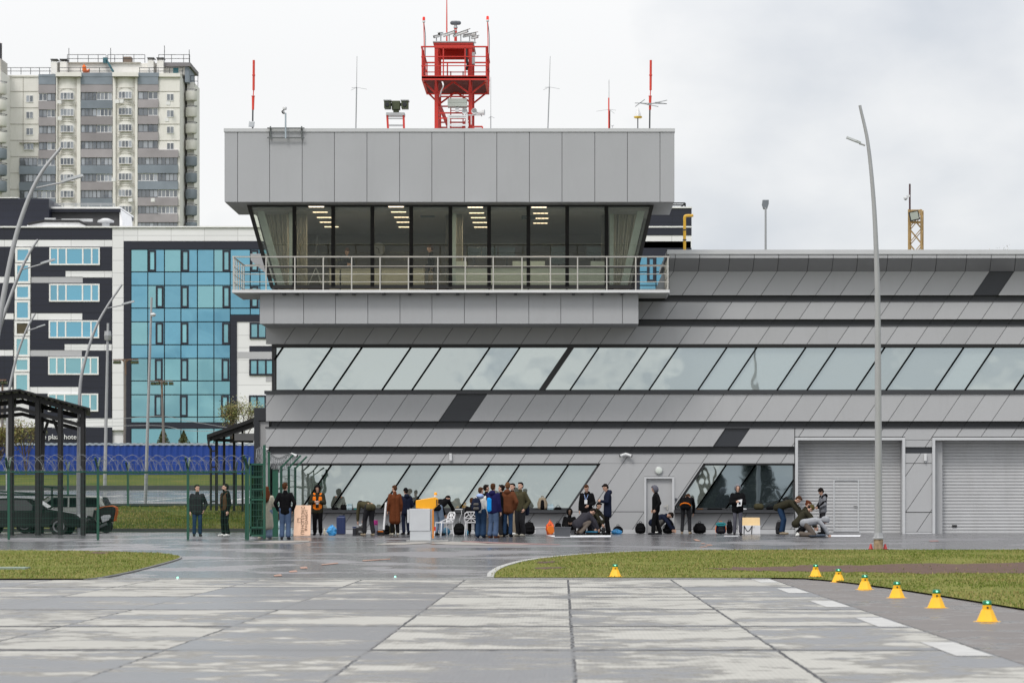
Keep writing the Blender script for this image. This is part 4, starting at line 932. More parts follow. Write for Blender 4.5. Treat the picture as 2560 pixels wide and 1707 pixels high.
a = MB()
for e in ((1491, 278.5), (1540, 276), (1536, 284)): a.tube([P(1523, 274, 107), P(*e, 107)], .008, 5)
a.build('radial', m_grey, t); a = MB(); a.tube([P(1524.5, 322, 107), P(1524.5, 277, 107)], .02, 6); a.build('cable', m_cable, t)
a = MB(); a.lathe([(.02, 0), (.02, .08), (.05, .1), (.05, .13), (.02, .15)], P(1531, 322, 106.8), 10); tag(a.build('gps_antenna', m_white), 'tiny white mushroom antenna near the cone antenna', 'antenna')
t = thing('cone_antenna', P(1595, 322, 106.6), 'white cone on a yellow band on a thin post', 'antenna'); Y = 106.6
a = MB(); a.tube([P(1594.5, 322, Y), P(1594.5, 295, Y)], .02, 8); a.build('post', m_dframe, t); a = MB(); a.lathe([(.12, 0), (.145, .02), (.145, .055), (.13, .06)], P(1595, 296, Y), 18); a.build('band', M('yellow_band', (.55, .36, .02), .4), t, smooth=True)
a = MB(); a.lathe([(.128, 0), (.07, .17), (.015, .3)], P(1595, 291.6, Y), 18); a.build('radome', m_white, t, smooth=True)
t = thing('yagi_antenna', P(1627, 260, 106.3), 'flat star of grey aerial rods across the right red aerial', 'antenna'); a = MB(); Y = 106.2
for p0, p1 in (((1587, 258), (1667, 260)), ((1618, 262), (1668, 251)), ((1588, 267), (1612, 249)), ((1600, 258), (1646, 267)), ((1638, 256), (1667, 260))): a.tube([P(*p0, Y), P(*p1, Y)], .016, 5)
a.build('element', m_galv, t)
# twin lens camera on its stand
Y = 106.6; t = thing('thermal_camera', P(989, 281, Y), 'olive green twin lens camera on a pedestal on the roof edge', 'camera')
a = MB(); a.pbox(979, 252, 1000, 274, Y, .3); a.pbox(983, 274.3, 997, 281, Y+.05, .2); a.build('body', m_olive, t, bevel=.015)
for x0, x1 in ((960, 976), (1003, 1020)):
    a = MB(); a.pbox(x0, 252, x1, 270, Y-.15, .5); pod = a.build('lens_pod', m_olive, t, bevel=.01)
    a = MB(); a.pbox(x0-1.5, 249.5, x1+2, 251.7, Y-.2, .55); a.build('sunshield', m_grey, pod); a = MB(); a.lathe([(.075, 0), (.08, .02), (.06, .025)], P((x0+x1)/2, 262, Y-.15), 14, (0, -1, 0)); a.build('lens', m_lens, pod)
a = MB(); a.bar(P(976, 262, Y+.15), P(979.5, 262, Y+.15), .1); a.bar(P(999.5, 262, Y+.15), P(1003.5, 262, Y+.15), .1); a.build('yoke', m_black, t)
t = thing('camera_stand', P(989, 321, Y), 'small red legged stand with a grey top under the green camera', 'stand'); a = MB(); a.pbox(965, 281.5, 1011, 288, Y-.1, .6); a.build('stand_top', m_grey, t)
for x, dx in ((968, 2), (1009, 1)):
    for dy in (0, .5): a = MB(); a.bar(P(x+dx, 321.5, Y+dy), P(x, 288, Y+dy), .07); a.build('leg', m_red, t)
a = MB(); a.bar(P(968, 297, Y), P(1009, 297, Y), .04); a.bar(P(968, 314, Y), P(1009, 314, Y), .06); a.build('stretcher', m_grey, t)
# sensor on a slotted rail frame hung over the parapet
Y = YU-.1; t = thing('weather_sensor', P(712, 345, Y), 'white capped sensor on a pale post clamped to a slotted rail frame', 'sensor')
a = MB()
for y in (320.5, 344.5): a.pbox(668, y-1.4, 761, y+1.4, Y-.05, .05)
for x in (676, 754): a.pbox(x-1.6, 316, x+1.6, 346, Y+.005, .06)
a.build('rail_frame', M('slotted_steel', (.12, .13, .13), .5, metal=.3, var=.3, scale=60), t)
a = MB(); a.tube([P(714, 346, Y-.08), P(714, 283, Y-.08)], .03, 10); a.build('post', M('pale_blue_pipe', (.36, .42, .46), .45), t, smooth=True)
a = MB(); a.lathe([(.05, 0), (.075, .03), (.07, .1), (.05, .12)], P(712, 275.5, Y-.08), 14); a.ell(P(708, 279, Y-.08), (.05, .05, .05)); a.build('sensor_cap', m_white, t, smooth=True)
a = MB(); a.tube(bez([P(710, 276, Y-.1), P(705, 279, Y-.12), P(708, 284, Y-.1), P(713, 283, Y-.08)]), .02, 6); a.build('cable', m_cable, t)
# --- things behind the long roof
m_ochre = M('ochre_paint', (.38, .25, .10), .55, var=.15, scale=5)
Y = 125; t = thing('lattice_mast', P(2291, 640, Y), 'ochre lattice mast with a floodlight behind the long roof', 'mast')
x0, x1 = PX(2272, Y), PX(2303, Y); zb, zt = 6, PZ(524, Y); dp = .5
for x in (x0, x1):
    for dy in (0, dp): a = MB(); a.bar((x+(.12 if dy else 0), Y+dy, zb), (x+(.12 if dy else 0), Y+dy, zt), .07); a.build('leg', m_ochre, t)
a = MB(); z = zb; k = 0
while z < zt-.1:
    z2 = min(z+.62, zt)
    for dy in (0, dp):
        o = .12 if dy else 0
        a.bar((x0+o, Y+dy, z), (x1+o, Y+dy, z2), .035); a.bar((x1+o, Y+dy, z), (x0+o, Y+dy, z2), .035)
    a.bar((x1, Y, z), (x1+.12, Y+dp, z2), .035); a.bar((x0, Y, z2), (x0+.12, Y+dp, z), .035); z = z2
for z in (zt-.03, zt-.5): a.bar((x0, Y, z), (x1, Y, z), .05); a.bar((x0+.12, Y+dp, z), (x1+.12, Y+dp, z), .05)
a.build('lattice', m_ochre, t)
a = MB(); a.tube([P(2274.5, 525, Y), P(2274.5, 460, Y)], .04, 8); a.build('pole', M('brown_pole', (.075, .04, .045), .5), t)
t = thing('floodlight', P(2286, 540, Y-.2), 'square tilted floodlight at the top of the ochre mast', 'floodlight'); c = P(2285.5, 540, Y-.3)
a = MB(); Q = Matrix.Rotation(R(-12), 3, 'Y')
def qbox(mb, c, Q, hx, hy, hz): mb.add([c+Q @ Vector((sx*hx, sy*hy, sz*hz)) for sz in (-1, 1) for sx, sy in ((-1, -1), (1, -1), (1, 1), (-1, 1))], [(3,2,1,0),(4,5,6,7),(0,1,5,4),(1,2,6,5),(2,3,7,6),(3,0,4,7)])
qbox(a, c, Q, .2, .06, .19); a.build('housing', m_black, t); a = MB(); qbox(a, c+Vector((0, -.065, 0)), Q, .16, .01, .15); a.build('lens', M('floodlight_glass', (.35, .38, .33), .2), t)
t = thing('dome_camera', P(2272, 500, Y), 'white dome camera on the brown pole above the ochre mast', 'camera'); a = MB(); a.bar(P(2275, 490, Y), P(2266, 491, Y), .08); a.build('arm', m_white, t); a = MB(); a.lathe([(.02, 0), (.07, .04), (.085, .1), (.06, .16)], P(2264, 501, Y), 14); a.build('dome', m_white, t, smooth=True)
Y = 135; t = thing('street_lamp', (PX(1914, Y), Y, zg(Y)), 'slim pole with a boxy lamp head behind the long roof', 'street lamp'); a = MB(); a.tube([(PX(1914, Y), Y, zg(Y)), P(1914, 519, Y)], [.08, .045], 8); a.build('pole', m_galv, t, smooth=True)
a = MB(); A = [P(1907, 500, Y), P(1922, 500, Y), P(1922, 510, Y), P(1918, 522, Y), P(1909, 522, Y), P(1905.5, 510, Y)]; a.hull2(A, [v+Vector((0, .3, 0)) for v in A]); a.build('lamp_head', M('grey_lamp_head', (.17, .19, .21), .4), t)
Y = 113; t = thing('gas_pipe', P(1712, 640, Y), 'yellow gas pipe with a bent top on the roof edge', 'pipe'); a = MB(); a.tube([P(1711.5, 650, Y)]+bez([P(1711.5, 560, Y), P(1711.5, 546, Y), P(1713, 541, Y), P(1718, 539.5, Y), P(1727, 539.5, Y), P(1733, 538.5, Y)], 6), .055, 10); a.build('pipe', M('gas_yellow', (.62, .36, .03), .45, var=.1), t, smooth=True)
a = MB()
for z in (575, 600): a.lathe([(.07, -.02), (.07, .02)], P(1711.5, z, Y), 12)
a.build('clamp', m_dframe, t)
# wall mounted things
Y = YF-.001
for x, y, lab in ((1126.5, 1143, 'white radio box on the band above the third lower window'), (2313.5, 1144, 'white radio box on the strip between the two gates')):
    t = thing('wall_antenna', P(x, y+11, Y-.08), lab, 'wireless box', 'white radio boxes on the wall'); a = MB(); a.pbox(x-3.4, y-10, x+3.4, y+8, Y-.1, .1); a.build('box', m_white, t, bevel=.01); a = MB(); a.pbox(x-1.4, y+8.2, x+1.4, y+11, Y-.08, .06); a.build('plug', m_grey, t)
def bullet(x, y, yaw, lab):
    c = P(x, y, YF-.14); t = thing('security_camera', P(x, y, YF), lab, 'camera', 'bullet cameras on the wall'); d = Vector((math.sin(yaw), -math.cos(yaw), -.3)).normalized()
    a = MB(); a.tube([c-d*.12, c+d*.12], .055, 12); a.build('housing', m_white, t, smooth=True); a = MB(); a.tube([c+d*.121, c+d*.14], .05, 12); a.build('lens', m_lens, t); a = MB(); a.tube([c, (c.x, YF+.0, c.z)], .03, 8); a.build('bracket', m_white, t)
bullet(735, 1137, R(70), 'white bullet camera at the left end of the wall above the fence'); bullet(1558, 1137, R(-75), 'left camera of the pair above the grey door'); bullet(1571, 1137, R(75), 'right camera of the pair above the grey door'); bullet(664, 1123, R(60), 'white camera on the annex corner beside the razor wire')
t = thing('wall_lamp', P(1647, 1176, YF), 'round white wall lamp above the grey door', 'lamp'); a = MB(); a.lathe([(.145, 0), (.145, .05), (.13, .06)], P(1647, 1176, YF-.0), 24, (0, -1, 0)); a.build('base', m_grey, t, smooth=True); a = MB(); a.lathe([(.125, .061), (.11, .09), (.06, .11)], P(1647, 1176, YF), 24, (0, -1, 0)); a.build('diffuser', M('opal_glass', (.58, .62, .58), .3), t, smooth=True)
t = thing('card_reader', P(1689, 1251, YF), 'small dark card reader beside the grey door', 'card reader'); a = MB(); a.pbox(1686.8, 1244.5, 1692, 1251, YF-.03, .03); a.build('box', M('reader_grey', (.06, .065, .08), .4), t)
# ------------------------------------------------------------------ hotel beyond the blue fence
YH = 275.
def z2(x, y): return (x*.338, 480+y*.338)
m_navy = tile_mat('navy_cladding', (.011, .0135, .028), 6, .62, .03, .6, .45)
m_wht = tile_mat('white_cladding', (.80, .80, .82), 3.0, 1.12, .035, .72, .4)
m_lgrey = tile_mat('grey_cladding_far', (.46, .46, .485), 4, 1.6, .03, .8, .4)
m_roofgrey = M('dark_roof_render', (.065, .065, .068), .8, var=.15, scale=.5)
m_wfr = M('white_window_frame', (.8, .8, .8), .4)
m_hglass = glass_mat('blue_tinted_glass', (.022, .15, .24), (.34, .66, .82), .50, wav=.12, wstr=.10)
m_hglass2 = glass_mat('sky_paled_glass', (.08, .22, .25), (.42, .72, .80), .46, wav=.12, wstr=.08)  # paler sky reflection of the lower panes put into the glass colour
hot = thing('hotel_building', (PX(400, YH), YH+10, zg(YH)), 'hotel clad in navy and white panels with a large blue glass front', 'building')
def hbox(name, rects, mat, Y=YH, d=.3, label=None):
    for x0, y0, x1, y1 in rects: mb = MB(); a = z2(x0, y0); b = z2(x1, y1); mb.pbox(a[0], a[1], b[0], b[1], Y, d); o = mb.build(name, mat, hot)
    if label: o['label'] = label
    return o
# main wall
mb = MB(); mb.box(PX(-400, YH), PX(1729, YH), YH+.3, YH+18, 2.5, PZ(567, YH)); mb.build('wall', m_wht, hot)
mb = MB(); mb.pbox(-400, 565.5, 1729, 569, YH-.15, .45); mb.build('parapet', m_wfr, hot)
hbox('white_panel', [(-600, 355, 830, 404), (831, 268, 914, 1760), (915, 268, 5110, 363)], m_wht, d=.25)
for r in ([(-600, 268, 829, 354)], [(-600, 405, 104, 626)], [(231, 405, 829, 584), (231, 584.5, 484, 627)], [(-600, 673, 104, 896)], [(231, 673, 612, 896), (612.5, 633, 829, 896)], [(231, 945, 829, 945.5), (609, 897, 829, 1124), (222, 946, 608.5, 1124), (222, 1124.5, 477, 1168)], [(-600, 942, 96, 1167)],
          [(218, 1215, 605, 1440), (605.5, 1172, 824, 1440)], [(-600, 1212, 95, 1440)], [(588, 1440.5, 824, 1672), (214, 1490, 587.5, 1672)], [(-600, 1484, 90, 1672)], [(-600, 1740, 830, 1900)]):
    hbox('navy_panel', r, m_navy, Y=YH-.02, d=.3)
hbox('white_panel', [(485, 585, 829, 632), (-600, 627, 104, 672)], m_wht, d=.25); hbox('grey_panel', [(231, 628, 612, 672)], m_lgrey, d=.25)
hbox('white_panel', [(-600, 897, 100, 941), (231, 897, 608, 945)], m_wht, d=.25)
hbox('white_panel', [(478, 1125, 826, 1171), (-600, 1168, 95, 1211)], m_wht, d=.25); hbox('grey_panel', [(222, 1169, 605, 1214)], m_lgrey, d=.25)
hbox('white_panel', [(-600, 1441, 90, 1483), (218, 1441, 587, 1489), (214, 1673, 830, 1739)], m_wht, d=.25)
# window ribbons on the left
def hwin(x0, y0, x1, y1, divs, fmat, gl, Y=YH-.12, fw=.13, tone=None, parent=hot):
    a = z2(x0, y0); b = z2(x1, y1); X0, X1, Z1, Z0 = PX(a[0], Y), PX(b[0], Y), PZ(a[1], Y), PZ(b[1], Y)
    f = MB(); f.box(X0, X1, Y, Y+.16, Z0, Z0+fw); f.box(X0, X1, Y, Y+.16, Z1-fw, Z1); f.box(X0, X0+fw, Y+.001, Y+.16, Z0+fw, Z1-fw); f.box(X1-fw, X1, Y+.001, Y+.16, Z0+fw, Z1-fw)
    for d in divs: x = PX(z2(d, 0)[0], Y); f.box(x-fw/2, x+fw/2, Y+.002, Y+.15, Z0+fw, Z1-fw)
    w_ = f.build('window', fmat, parent)
    g = MB(); xs = [x0]+list(divs)+[x1]
    for d0, d1 in zip(xs, xs[1:]):
        g.tone = tone or random.uniform(.7, 1.5); g.box(PX(z2(d0, 0)[0], Y)+.02, PX(z2(d1, 0)[0], Y)-.02, Y+.07, Y+.1, Z0+.03, Z1-.03)
    g.build('pane', gl, w_); return w_
for y0, y1, dx in ((410, 541, 0), (679, 811, -2), (949, 1081, -5), (1218, 1351, -9), (1489, 1622, -12)):
    hwin(365+dx, y0, 738+dx, y1, [428+dx, 490+dx, 612+dx, 678+dx], m_wfr, m_hglass if y0 < 1000 else m_hglass2)
# stair strip
for i, (y0, y1) in enumerate([(410, 522), (528, 676), (684, 795), (800, 946), (954, 1064), (1070, 1218), (1224, 1330), (1336, 1480)]):
    o = hwin(112-i*1.2, y0, 226-i*1.2, y1, [], m_wfr, m_hglass if i < 5 else m_hglass2, fw=.2, tone=1.2)
    if i == 4: o.children[0].data.materials[0] = M('amber_blind', (.075, .06, .03), .5); o['label'] = 'window with a dull brown blind'
# curtain wall: dark frame, panes, opening lights
hbox('navy_frame', [(915, 365, 5110, 424), (915, 424.5, 968, 1900), (1704, 910, 1925, 959), (1704, 959.5, 1752, 1900), (968.5, 1705, 1704, 1746), (1924.5, 910, 5110, 959)], m_navy, Y=YH-.05, d=.35)
cols = [969, 1093, 1216, 1338, 1460, 1582, 1703]
colsR = [1703, 1851, 1922, 2045, 2168, 2290]+[2412+122*i for i in range(22)]
rowsG = [(425, 591, 1), (591, 691, 0), (691, 859, 1), (859, 960, 0), (960, 1129, 1), (1129, 1230, 0), (1230, 1396, 1), (1396, 1498, 0), (1498, 1663, 1), (1663, 1705, 0), (1746, 1860, 0)]
ops = {425: (1096, 1341, 1645), 691: (1152, 1337, 1645), 960: (1150, 1335, 1642), 1230: (1145, 1334, 1638), 1498: (1142, 1330, 1634)}
bkk = MB(); a = z2(968, 424); b = z2(1704, 1900); bkk.pbox(a[0], a[1], b[0], b[1], YH+.22, .05); a = z2(1704, 424); b = z2(5110, 910); bkk.pbox(a[0], a[1], b[0], b[1], YH+.22, .05); bkk.build('glazing_backing', m_navy, hot)
def hpane(x0, y0, x1, y1, mat, tone):
    a = z2(x0, y0); b = z2(x1, y1); g = MB(); g.tone = tone; g.box(PX(a[0], YH)+.045, PX(b[0], YH)-.045, YH+.02, YH+.06, PZ(b[1], YH)+.045, PZ(a[1], YH)-.045)
    return g.build('pane', mat, hot)
random.seed(21)
for y0, y1, wnd in rowsG:
    sh = -(y0-425)/1100*7
    for c0, c1 in zip(cols, cols[1:]):
        f = (y0-425)/1100
        mt = m_hglass2 if (f > .72 or (wnd and random.random() < .35)) else m_hglass  # low rows take the glass paled for reflected sky, other panes at random
        hpane(c0+sh*0, y0, c1, y1, mt, random.uniform(.8, 1.2)*(1.15 if mt is m_hglass2 else 1))
    if wnd:
        for x in ops[y0]: o = hwin(x, y0+5, x+58, y1-3, [], m_navy, m_hglass2, Y=YH-.06, fw=.17, tone=random.choice((1, 1, 1.2, 1.9)))
for y0, y1, wnd in rowsG[:4]:
    yy1 = min(y1, 909)
    for c0, c1 in zip(colsR, colsR[1:]):
        if 1930 < c0 < 4650: continue
        hpane(c0, y0, c1, yy1, m_hglass, random.uniform(.8, 1.2))
    if wnd: hwin(1853, y0+5, 1912, y1-3, [], m_navy, m_hglass2, Y=YH-.06, fw=.17, tone=1)
hwin(4785, 475, 4850, 668, [], m_navy, m_hglass, Y=YH-.07, fw=.25, tone=1.2)
# lower right white part
hbox('white_panel', [(1753, 960, 2700, 1900)], m_wht, d=.26)
hbox('navy_panel', [(1844, 1138, 2700, 1180)], m_navy, Y=YH-.02, d=.2); hbox('grey_panel', [(1754, 1181, 2700, 1228), (1966, 1358, 2100, 1402)], m_lgrey, Y=YH-.02, d=.2)
for x0, y0, x1, y1, dv in ((1846, 964, 2100, 1085, [1908, 1968]), (1843, 1234, 2100, 1356, [1904, 1966]), (1841, 1502, 2100, 1632, [1900, 1962])): hwin(x0, y0, x1, y1, dv, m_navy, m_hglass2, fw=.16)
# roof structures
hbox('penthouse', [(-600, 46, 132, 262), (132.5, 50, 362, 262)], m_navy, Y=YH+1.5, d=8); hbox('penthouse_cap', [(-600, 40, 132, 46)], m_wfr, Y=YH+1.4, d=8.2)
hbox('roof_block', [(362.5, 150, 884, 262)], m_roofgrey, Y=YH+3, d=8); hbox('roof_block_eaves', [(362.5, 124, 890, 149)], m_navy, Y=YH+2.6, d=8.6); hbox('roof_block_cap', [(362.5, 110, 888, 123.5)], m_wfr, Y=YH+2.5, d=8.8)
mb = MB(); A = [P(*z2(884, 112), YH+2.8), P(*z2(891, 118), YH+2.8), P(*z2(908, 262), YH+2.8), P(*z2(884.5, 262), YH+2.8)]; mb.hull2(A, [v+Vector((0, 7, 0)) for v in A]); mb.build('roof_block_side', m_wfr, hot)
mb = MB()
A = [P(*z2(195, 262), YH+1), P(*z2(205, 240), YH+1), P(*z2(330, 218), YH+1), P(*z2(590, 222), YH+1), P(*z2(650, 252), YH+1), P(*z2(652, 262), YH+1)]; mb.hull2(A, [v+Vector((0, .45, 0)) for v in A]); mb.build('roof_duct', m_wfr, hot)
hbox('roof_duct', [(455, 198, 684, 219)], m_trimw, Y=YH+1.1, d=.3); hbox('roof_duct', [(330, 192, 410, 214)], m_trimw, Y=YH+1.2, d=.3)
mb = MB(); mb.tube([P(*z2(205, 238), YH+.9), P(*z2(330, 214), YH+.9), P(*z2(585, 216), YH+.9), P(*z2(648, 246), YH+.9)], .12, 6); mb.build('roof_pipe', m_black, hot)
mb = MB(); mb.lathe([(.35, 0), (.35, .4), (.75, .45), (.75, .6), (.3, .8)], P(*z2(782, 262), YH+1.5), 12); mb.build('roof_vent', m_trimw, hot)
mb = MB()
for x in (372, 470, 560, 650, 745, 845): mb.bar(P(*z2(x, 112), YH+4), P(*z2(x, 84), YH+4), .08)
for y in (86, 98): mb.bar(P(*z2(366, y), YH+4), P(*z2(848, y), YH+4), .07)
mb.build('roof_railing', m_galv, hot)
mb = MB(); mb.pbox(1600, 520, 1729, 588, YH-.1, 10); mb.build('penthouse', m_navy, hot); mb = MB(); mb.pbox(1600, 517, 1730, 520.5, YH-.2, 10.2); mb.build('penthouse_cap', m_wfr, hot)
mb = MB(); mb.pbox(1500, 588.5, 1729, 620, YH-.05, .3); mb.build('white_panel', m_wht, hot); mb = MB(); mb.pbox(1500, 620.5, 1729, 640, YH-.06, .3); mb.build('navy_panel', m_navy, hot)
mb = MB()
for p0, p1 in (((1680, 508), (1713, 508)), ((1680, 513), (1713, 513)), ((1713, 518), (1713, 508)), ((1703, 518), (1712, 509))): mb.bar(P(*p0, YH), P(*p1, YH), .12)
mb.build('roof_railing', m_dframe, hot)
m_sign = M('white_sign_letters', (.80, .80, .80), .4)
p = P(142, 1092, YH-.15)
text_mesh('The plaza hotel', .62, m_sign, 'sign_lettering', hot, Matrix.Translation(p-wloc(hot)) @ Matrix.Rotation(R(90), 4, 'X'), .03)

# ------------------------------------------------------------------ apartment towers on the hill behind
YR = 520.
def z1(x, y): return (x*.3188, 80+y*.3188)
m_beige = M('beige_panel_wall', (.76, .745, .71), .85, var=.05, scale=.12, dirt=.16)  # beige walls lightened evenly to stand in for distance haze
m_blue_p = M('blue_grey_parapet', (.22, .255, .30), .8, var=.16, scale=.35, tone=True); m_pur_p = M('mauve_grey_parapet', (.31, .29, .305), .8, var=.14, scale=.35, tone=True)
m_flat = glass_mat('flat_window_glass', (.10, .105, .115), (.7, .75, .8), .22, wav=.3, wstr=.05)
m_joint = M('panel_joint', (.36, .34, .30), .9)
m_pvc = M('white_pvc', (.74, .74, .74), .5); m_brown = M('old_glazing_bar', (.12, .125, .135), .6)
flat = thing('apartment_tower', (PX(290, YR), YR+10, 3.5), 'tall beige panel apartment block with bay windows and blue grey balconies', 'building')
def rb(name, x0, y0, x1, y1, mat, Y=YR, d=1., par=None, tone=1.):
    a = z1(x0, y0); b = z1(x1, y1); m = MB(); m.tone = tone; m.pbox(a[0], a[1], b[0], b[1], Y, d); return m.build(name, mat, par or flat)
BOT = 1900
rb('wall', -200, 346, 442, BOT, m_beige, YR+1, 16); rb('wall', 442.5, 352, 1410, BOT, m_beige, YR+1, 16)
# bevelled right side wall
mb = MB(); A = [P(*z1(1411, 345), YR+1), P(*z1(1466, 395), YR+9), P(*z1(1466, BOT), YR+9), P(*z1(1411, BOT), YR+1)]; mb.hull2(A, [v+Vector((-.2, 8, 0)) for v in A]); mb.build('side_wall', m_beige, flat)
mb = MB()
for k in range(13):
    y = 465+k*128
    for x0, x1 in ((56, 300), (1246, 1410)):
        a = z1(x0, y); b = z1(x1, y+3); mb.pbox(a[0], a[1], b[0], b[1], YR+.93, .06)
for x in (180,): a = z1(x, 346); b = z1(x+3, 900); mb.pbox(a[0], a[1], b[0], b[1], YR+.93, .06)
mb.build('panel_joints', m_joint, flat)
def glazing(x0, y0, x1, y1, Y, n, fm, par=None, tone=None, name='window', fw=.09):
    a = z1(x0, y0); b = z1(x1, y1); X0, X1, Z1, Z0 = PX(a[0], Y), PX(b[0], Y), PZ(a[1], Y), PZ(b[1], Y)
    f = MB(); f.box(X0, X1, Y, Y+.1, Z0, Z0+fw); f.box(X0, X1, Y, Y+.1, Z1-fw, Z1)
    for i in range(n+1): x = X0+(X1-X0)*i/n; f.box(max(X0, x-fw/2), min(X1, x+fw/2), Y+.003, Y+.1, Z0+fw, Z1-fw)
    g0 = f.build(name, fm, par or flat)
    g = MB()
    for i in range(n):
        g.tone = random.choice((.4, .6, .8, 1.2, 1.8, 2.6, 3.2)) if tone is None else tone; g.box(X0+(X1-X0)*i/n+.01, X0+(X1-X0)*(i+1)/n-.01, Y+.05, Y+.07, Z0+.02, Z1-.02)
    g.build('pane', m_flat, g0); return g0
random.seed(5)
def bay(x0, x1, w0, w1, off):
    """curved bay: ring segment with a window band on each storey"""
    cx = (x0+x1)/2; X0, X1 = PX(z1(w0-22, 0)[0], YR), PX(z1(w1+22, 0)[0], YR); R_ = (X1-X0)/2*1.25
    rb('bay_pier', x0, 352, w0-24, BOT, m_beige, YR+.5, .6); rb('bay_pier', w1+24, 352, x1, BOT, m_beige, YR+.5, .6)
    m = MB(); n = 10; h = math.asin((X1-X0)/2/R_)
    zt, zb = PZ(z1(0, 340)[1], YR), PZ(z1(0, BOT)[1], YR)
    top = [((X0+X1)/2+R_*math.sin(-h+2*h*i/n), YR+1.0-(R_*math.cos(-h+2*h*i/n)-R_*math.cos(h))*.8) for i in range(n+1)]
    m.prism(top, zb, zt, 'xy'); m.build('bay_wall', m_beige, flat)
    rb('bay_cornice', x0-4, 318, x1+4, 349, m_beige, YR-.4, 2); rb('bay_cornice', x0-2, 349.5, x1+2, 352, m_joint, YR-.2, 1.6)
    yf = YR+1.0-(R_-R_*math.cos(h))*.8
    for k in range(9):
        y = 475+off+128*k; glazing(w0, y, w1, y+56, yf-.12, 4, m_pvc if k % 3 != 2 else m_pvc)
    for k in range(9):
        y = 475+off+128*k
        for yy in (y-30, y+82): a = z1(w0-22, yy); b = z1(w1+22, yy+2.5); m = MB(); m.pbox(a[0], a[1], b[0], b[1], yf-.04, .12); m.build('bay_string_course', m_joint, flat)
        a = z1(w0-4, y+57); b = z1(w1+4, y+61); m = MB(); m.pbox(a[0], a[1], b[0], b[1], yf-.25, .3); m.build('bay_sill', m_joint, flat)
bay(440, 631, 473, 577, 0); bay(884, 1078, 930, 1033, -8)
def loggia(x0, x1, ytop, k0, k1, off, seed, n):
    random.seed(seed); xm = (x0+x1)/2
    for k in range(k0, k1):
        y = 475+off+128*k
        pm = m_blue_p if random.random() < .5 else m_pur_p
        rb('balcony_parapet', x0, y+60, x1, y+126, pm, YR+.55, .4, tone=random.uniform(.85, 1.15))
        if k1-k0 > 3 and n > 4:
            glazing(x0+3, y-1, xm-1, y+59, YR+.75, n//2, random.choice((m_pvc, m_brown, m_brown)), name='balcony_glazing'); glazing(xm+1, y-1, x1-3, y+59, YR+.75, n//2, random.choice((m_pvc, m_brown, m_brown)), name='balcony_glazing')
        else: glazing(x0+3, y-1, x1-3, y+59, YR+.75, n, random.choice((m_pvc, m_brown)), name='balcony_glazing')
    if k0 == 0:
        rb('balcony_parapet', x0, 335, x1, 412, m_blue_p, YR+.55, .4); rb('balcony_parapet', x0, 412.5, x1, 473+off, m_pur_p, YR+.6, .4)
loggia(302, 436, 335, 0, 4, 8, 2, 5); loggia(150, 436, 870, 4, 9, 3, 3, 8); loggia(633, 881, 335, 0, 9, 0, 4, 8); loggia(1081, 1240, 335, 0, 4, -5, 6, 5); loggia(1078, 1394, 925, 4, 9, -5, 7, 10)
rb('balcony_parapet', 1080, 925, 1396, 985, m_pur_p, YR+.5, .45)
glazing(186, 872, 262, 925, YR+.7, 3, m_pvc)
rb('balcony_parapet', 150, 866, 298, 871, m_joint, YR+.5, .5)
for k in range(3): glazing(205, 497+128*k, 259, 553+128*k, YR+.9, 2, m_pvc)
for k in range(4): glazing(1308, 485+128*k, 1362, 541+128*k, YR+.9, 2, m_pvc)
# round corner balconies on the right edge
def rbal(cx, y, par, mat, Y, r, h=75):
    c = P(*z1(cx, y+h), Y); hh = h*.3188*Y/F; m = MB(); m.lathe([(r*.9, -.22), (r, 0), (r, hh*.84), (r-.15, hh*.84), (r-.15, .05)], c, 16); m.build('round_balcony', mat, par, smooth=True)
    m = MB(); m.tube([c+Vector((r*math.cos(a_*math.pi/8), r*math.sin(a_*math.pi/8), hh)) for a_ in range(17)], .06, 4); m.build('balcony_rail', m_brown, par)
for k in range(9): rbal(1500, 455+128.5*k, flat, m_beige if k < 4 else m_blue_p, YR+6, 1.0)
rb('side_strip', 1467, 395, 1522, BOT, m_beige, YR+6.4, 8)
for k in range(9): glazing(1505, 545+128.5*k-55, 1522, 545+128.5*k+5, YR+6.2, 1, m_pvc, tone=1.5)
# roof storey
rb('roof_storey', 460, 246, 1455, 335, m_beige, YR+5, 10); rb('roof_slab', 455, 238, 1100, 247, m_joint, YR+4.6, 11); rb('roof_slab', 1280, 240, 1492, 270, M('roof_slab_mauve', (.20, .19, .20), .8), YR+4, 12)
rb('roof_storey', 1450, 271, 1480, 395, m_blue_p, YR+4.5, 8); rb('parapet', 0, 340, 302, 352, m_beige, YR+.8, 14); rb('parapet', 302, 333, 436, 352, m_blue_p, YR+.5, 3); rb('parapet', 632, 320, 884, 352, m_blue_p, YR+.5, 3); rb('parapet', 1080, 320, 1245, 352, m_blue_p, YR+.5, 3); rb('parapet', 1246, 325, 1412, 352, m_beige, YR+.6, 3)
for x0, x1, y0 in ((398, 446, 236), (470, 522, 236), (1157, 1204, 225), (1230, 1280, 225)):
    c_ = rb('chimney', x0, y0, x1, 330, m_beige, YR+3, 2); rb('chimney_cap', x0-4, y0-24, x1+4, y0-18, m_dframe, YR+2.8, 2.4, par=c_)
    m = MB()
    for x in (x0+2, x1-6): a = z1(x, y0-18); b = z1(x+4, y0); m.pbox(a[0], a[1], b[0], b[1], YR+3.2, .2)
    m.build('chimney_leg', m_dframe, c_)
rb('roof_box', 966, 195, 1028, 240, M('rusty_box', (.20, .15, .12), .9), YR+5, 2); rb('hatch', 1358, 283, 1398, 322, M('teal_door', (.05, .22, .27), .6), YR+4.9, .1)
mb = MB()
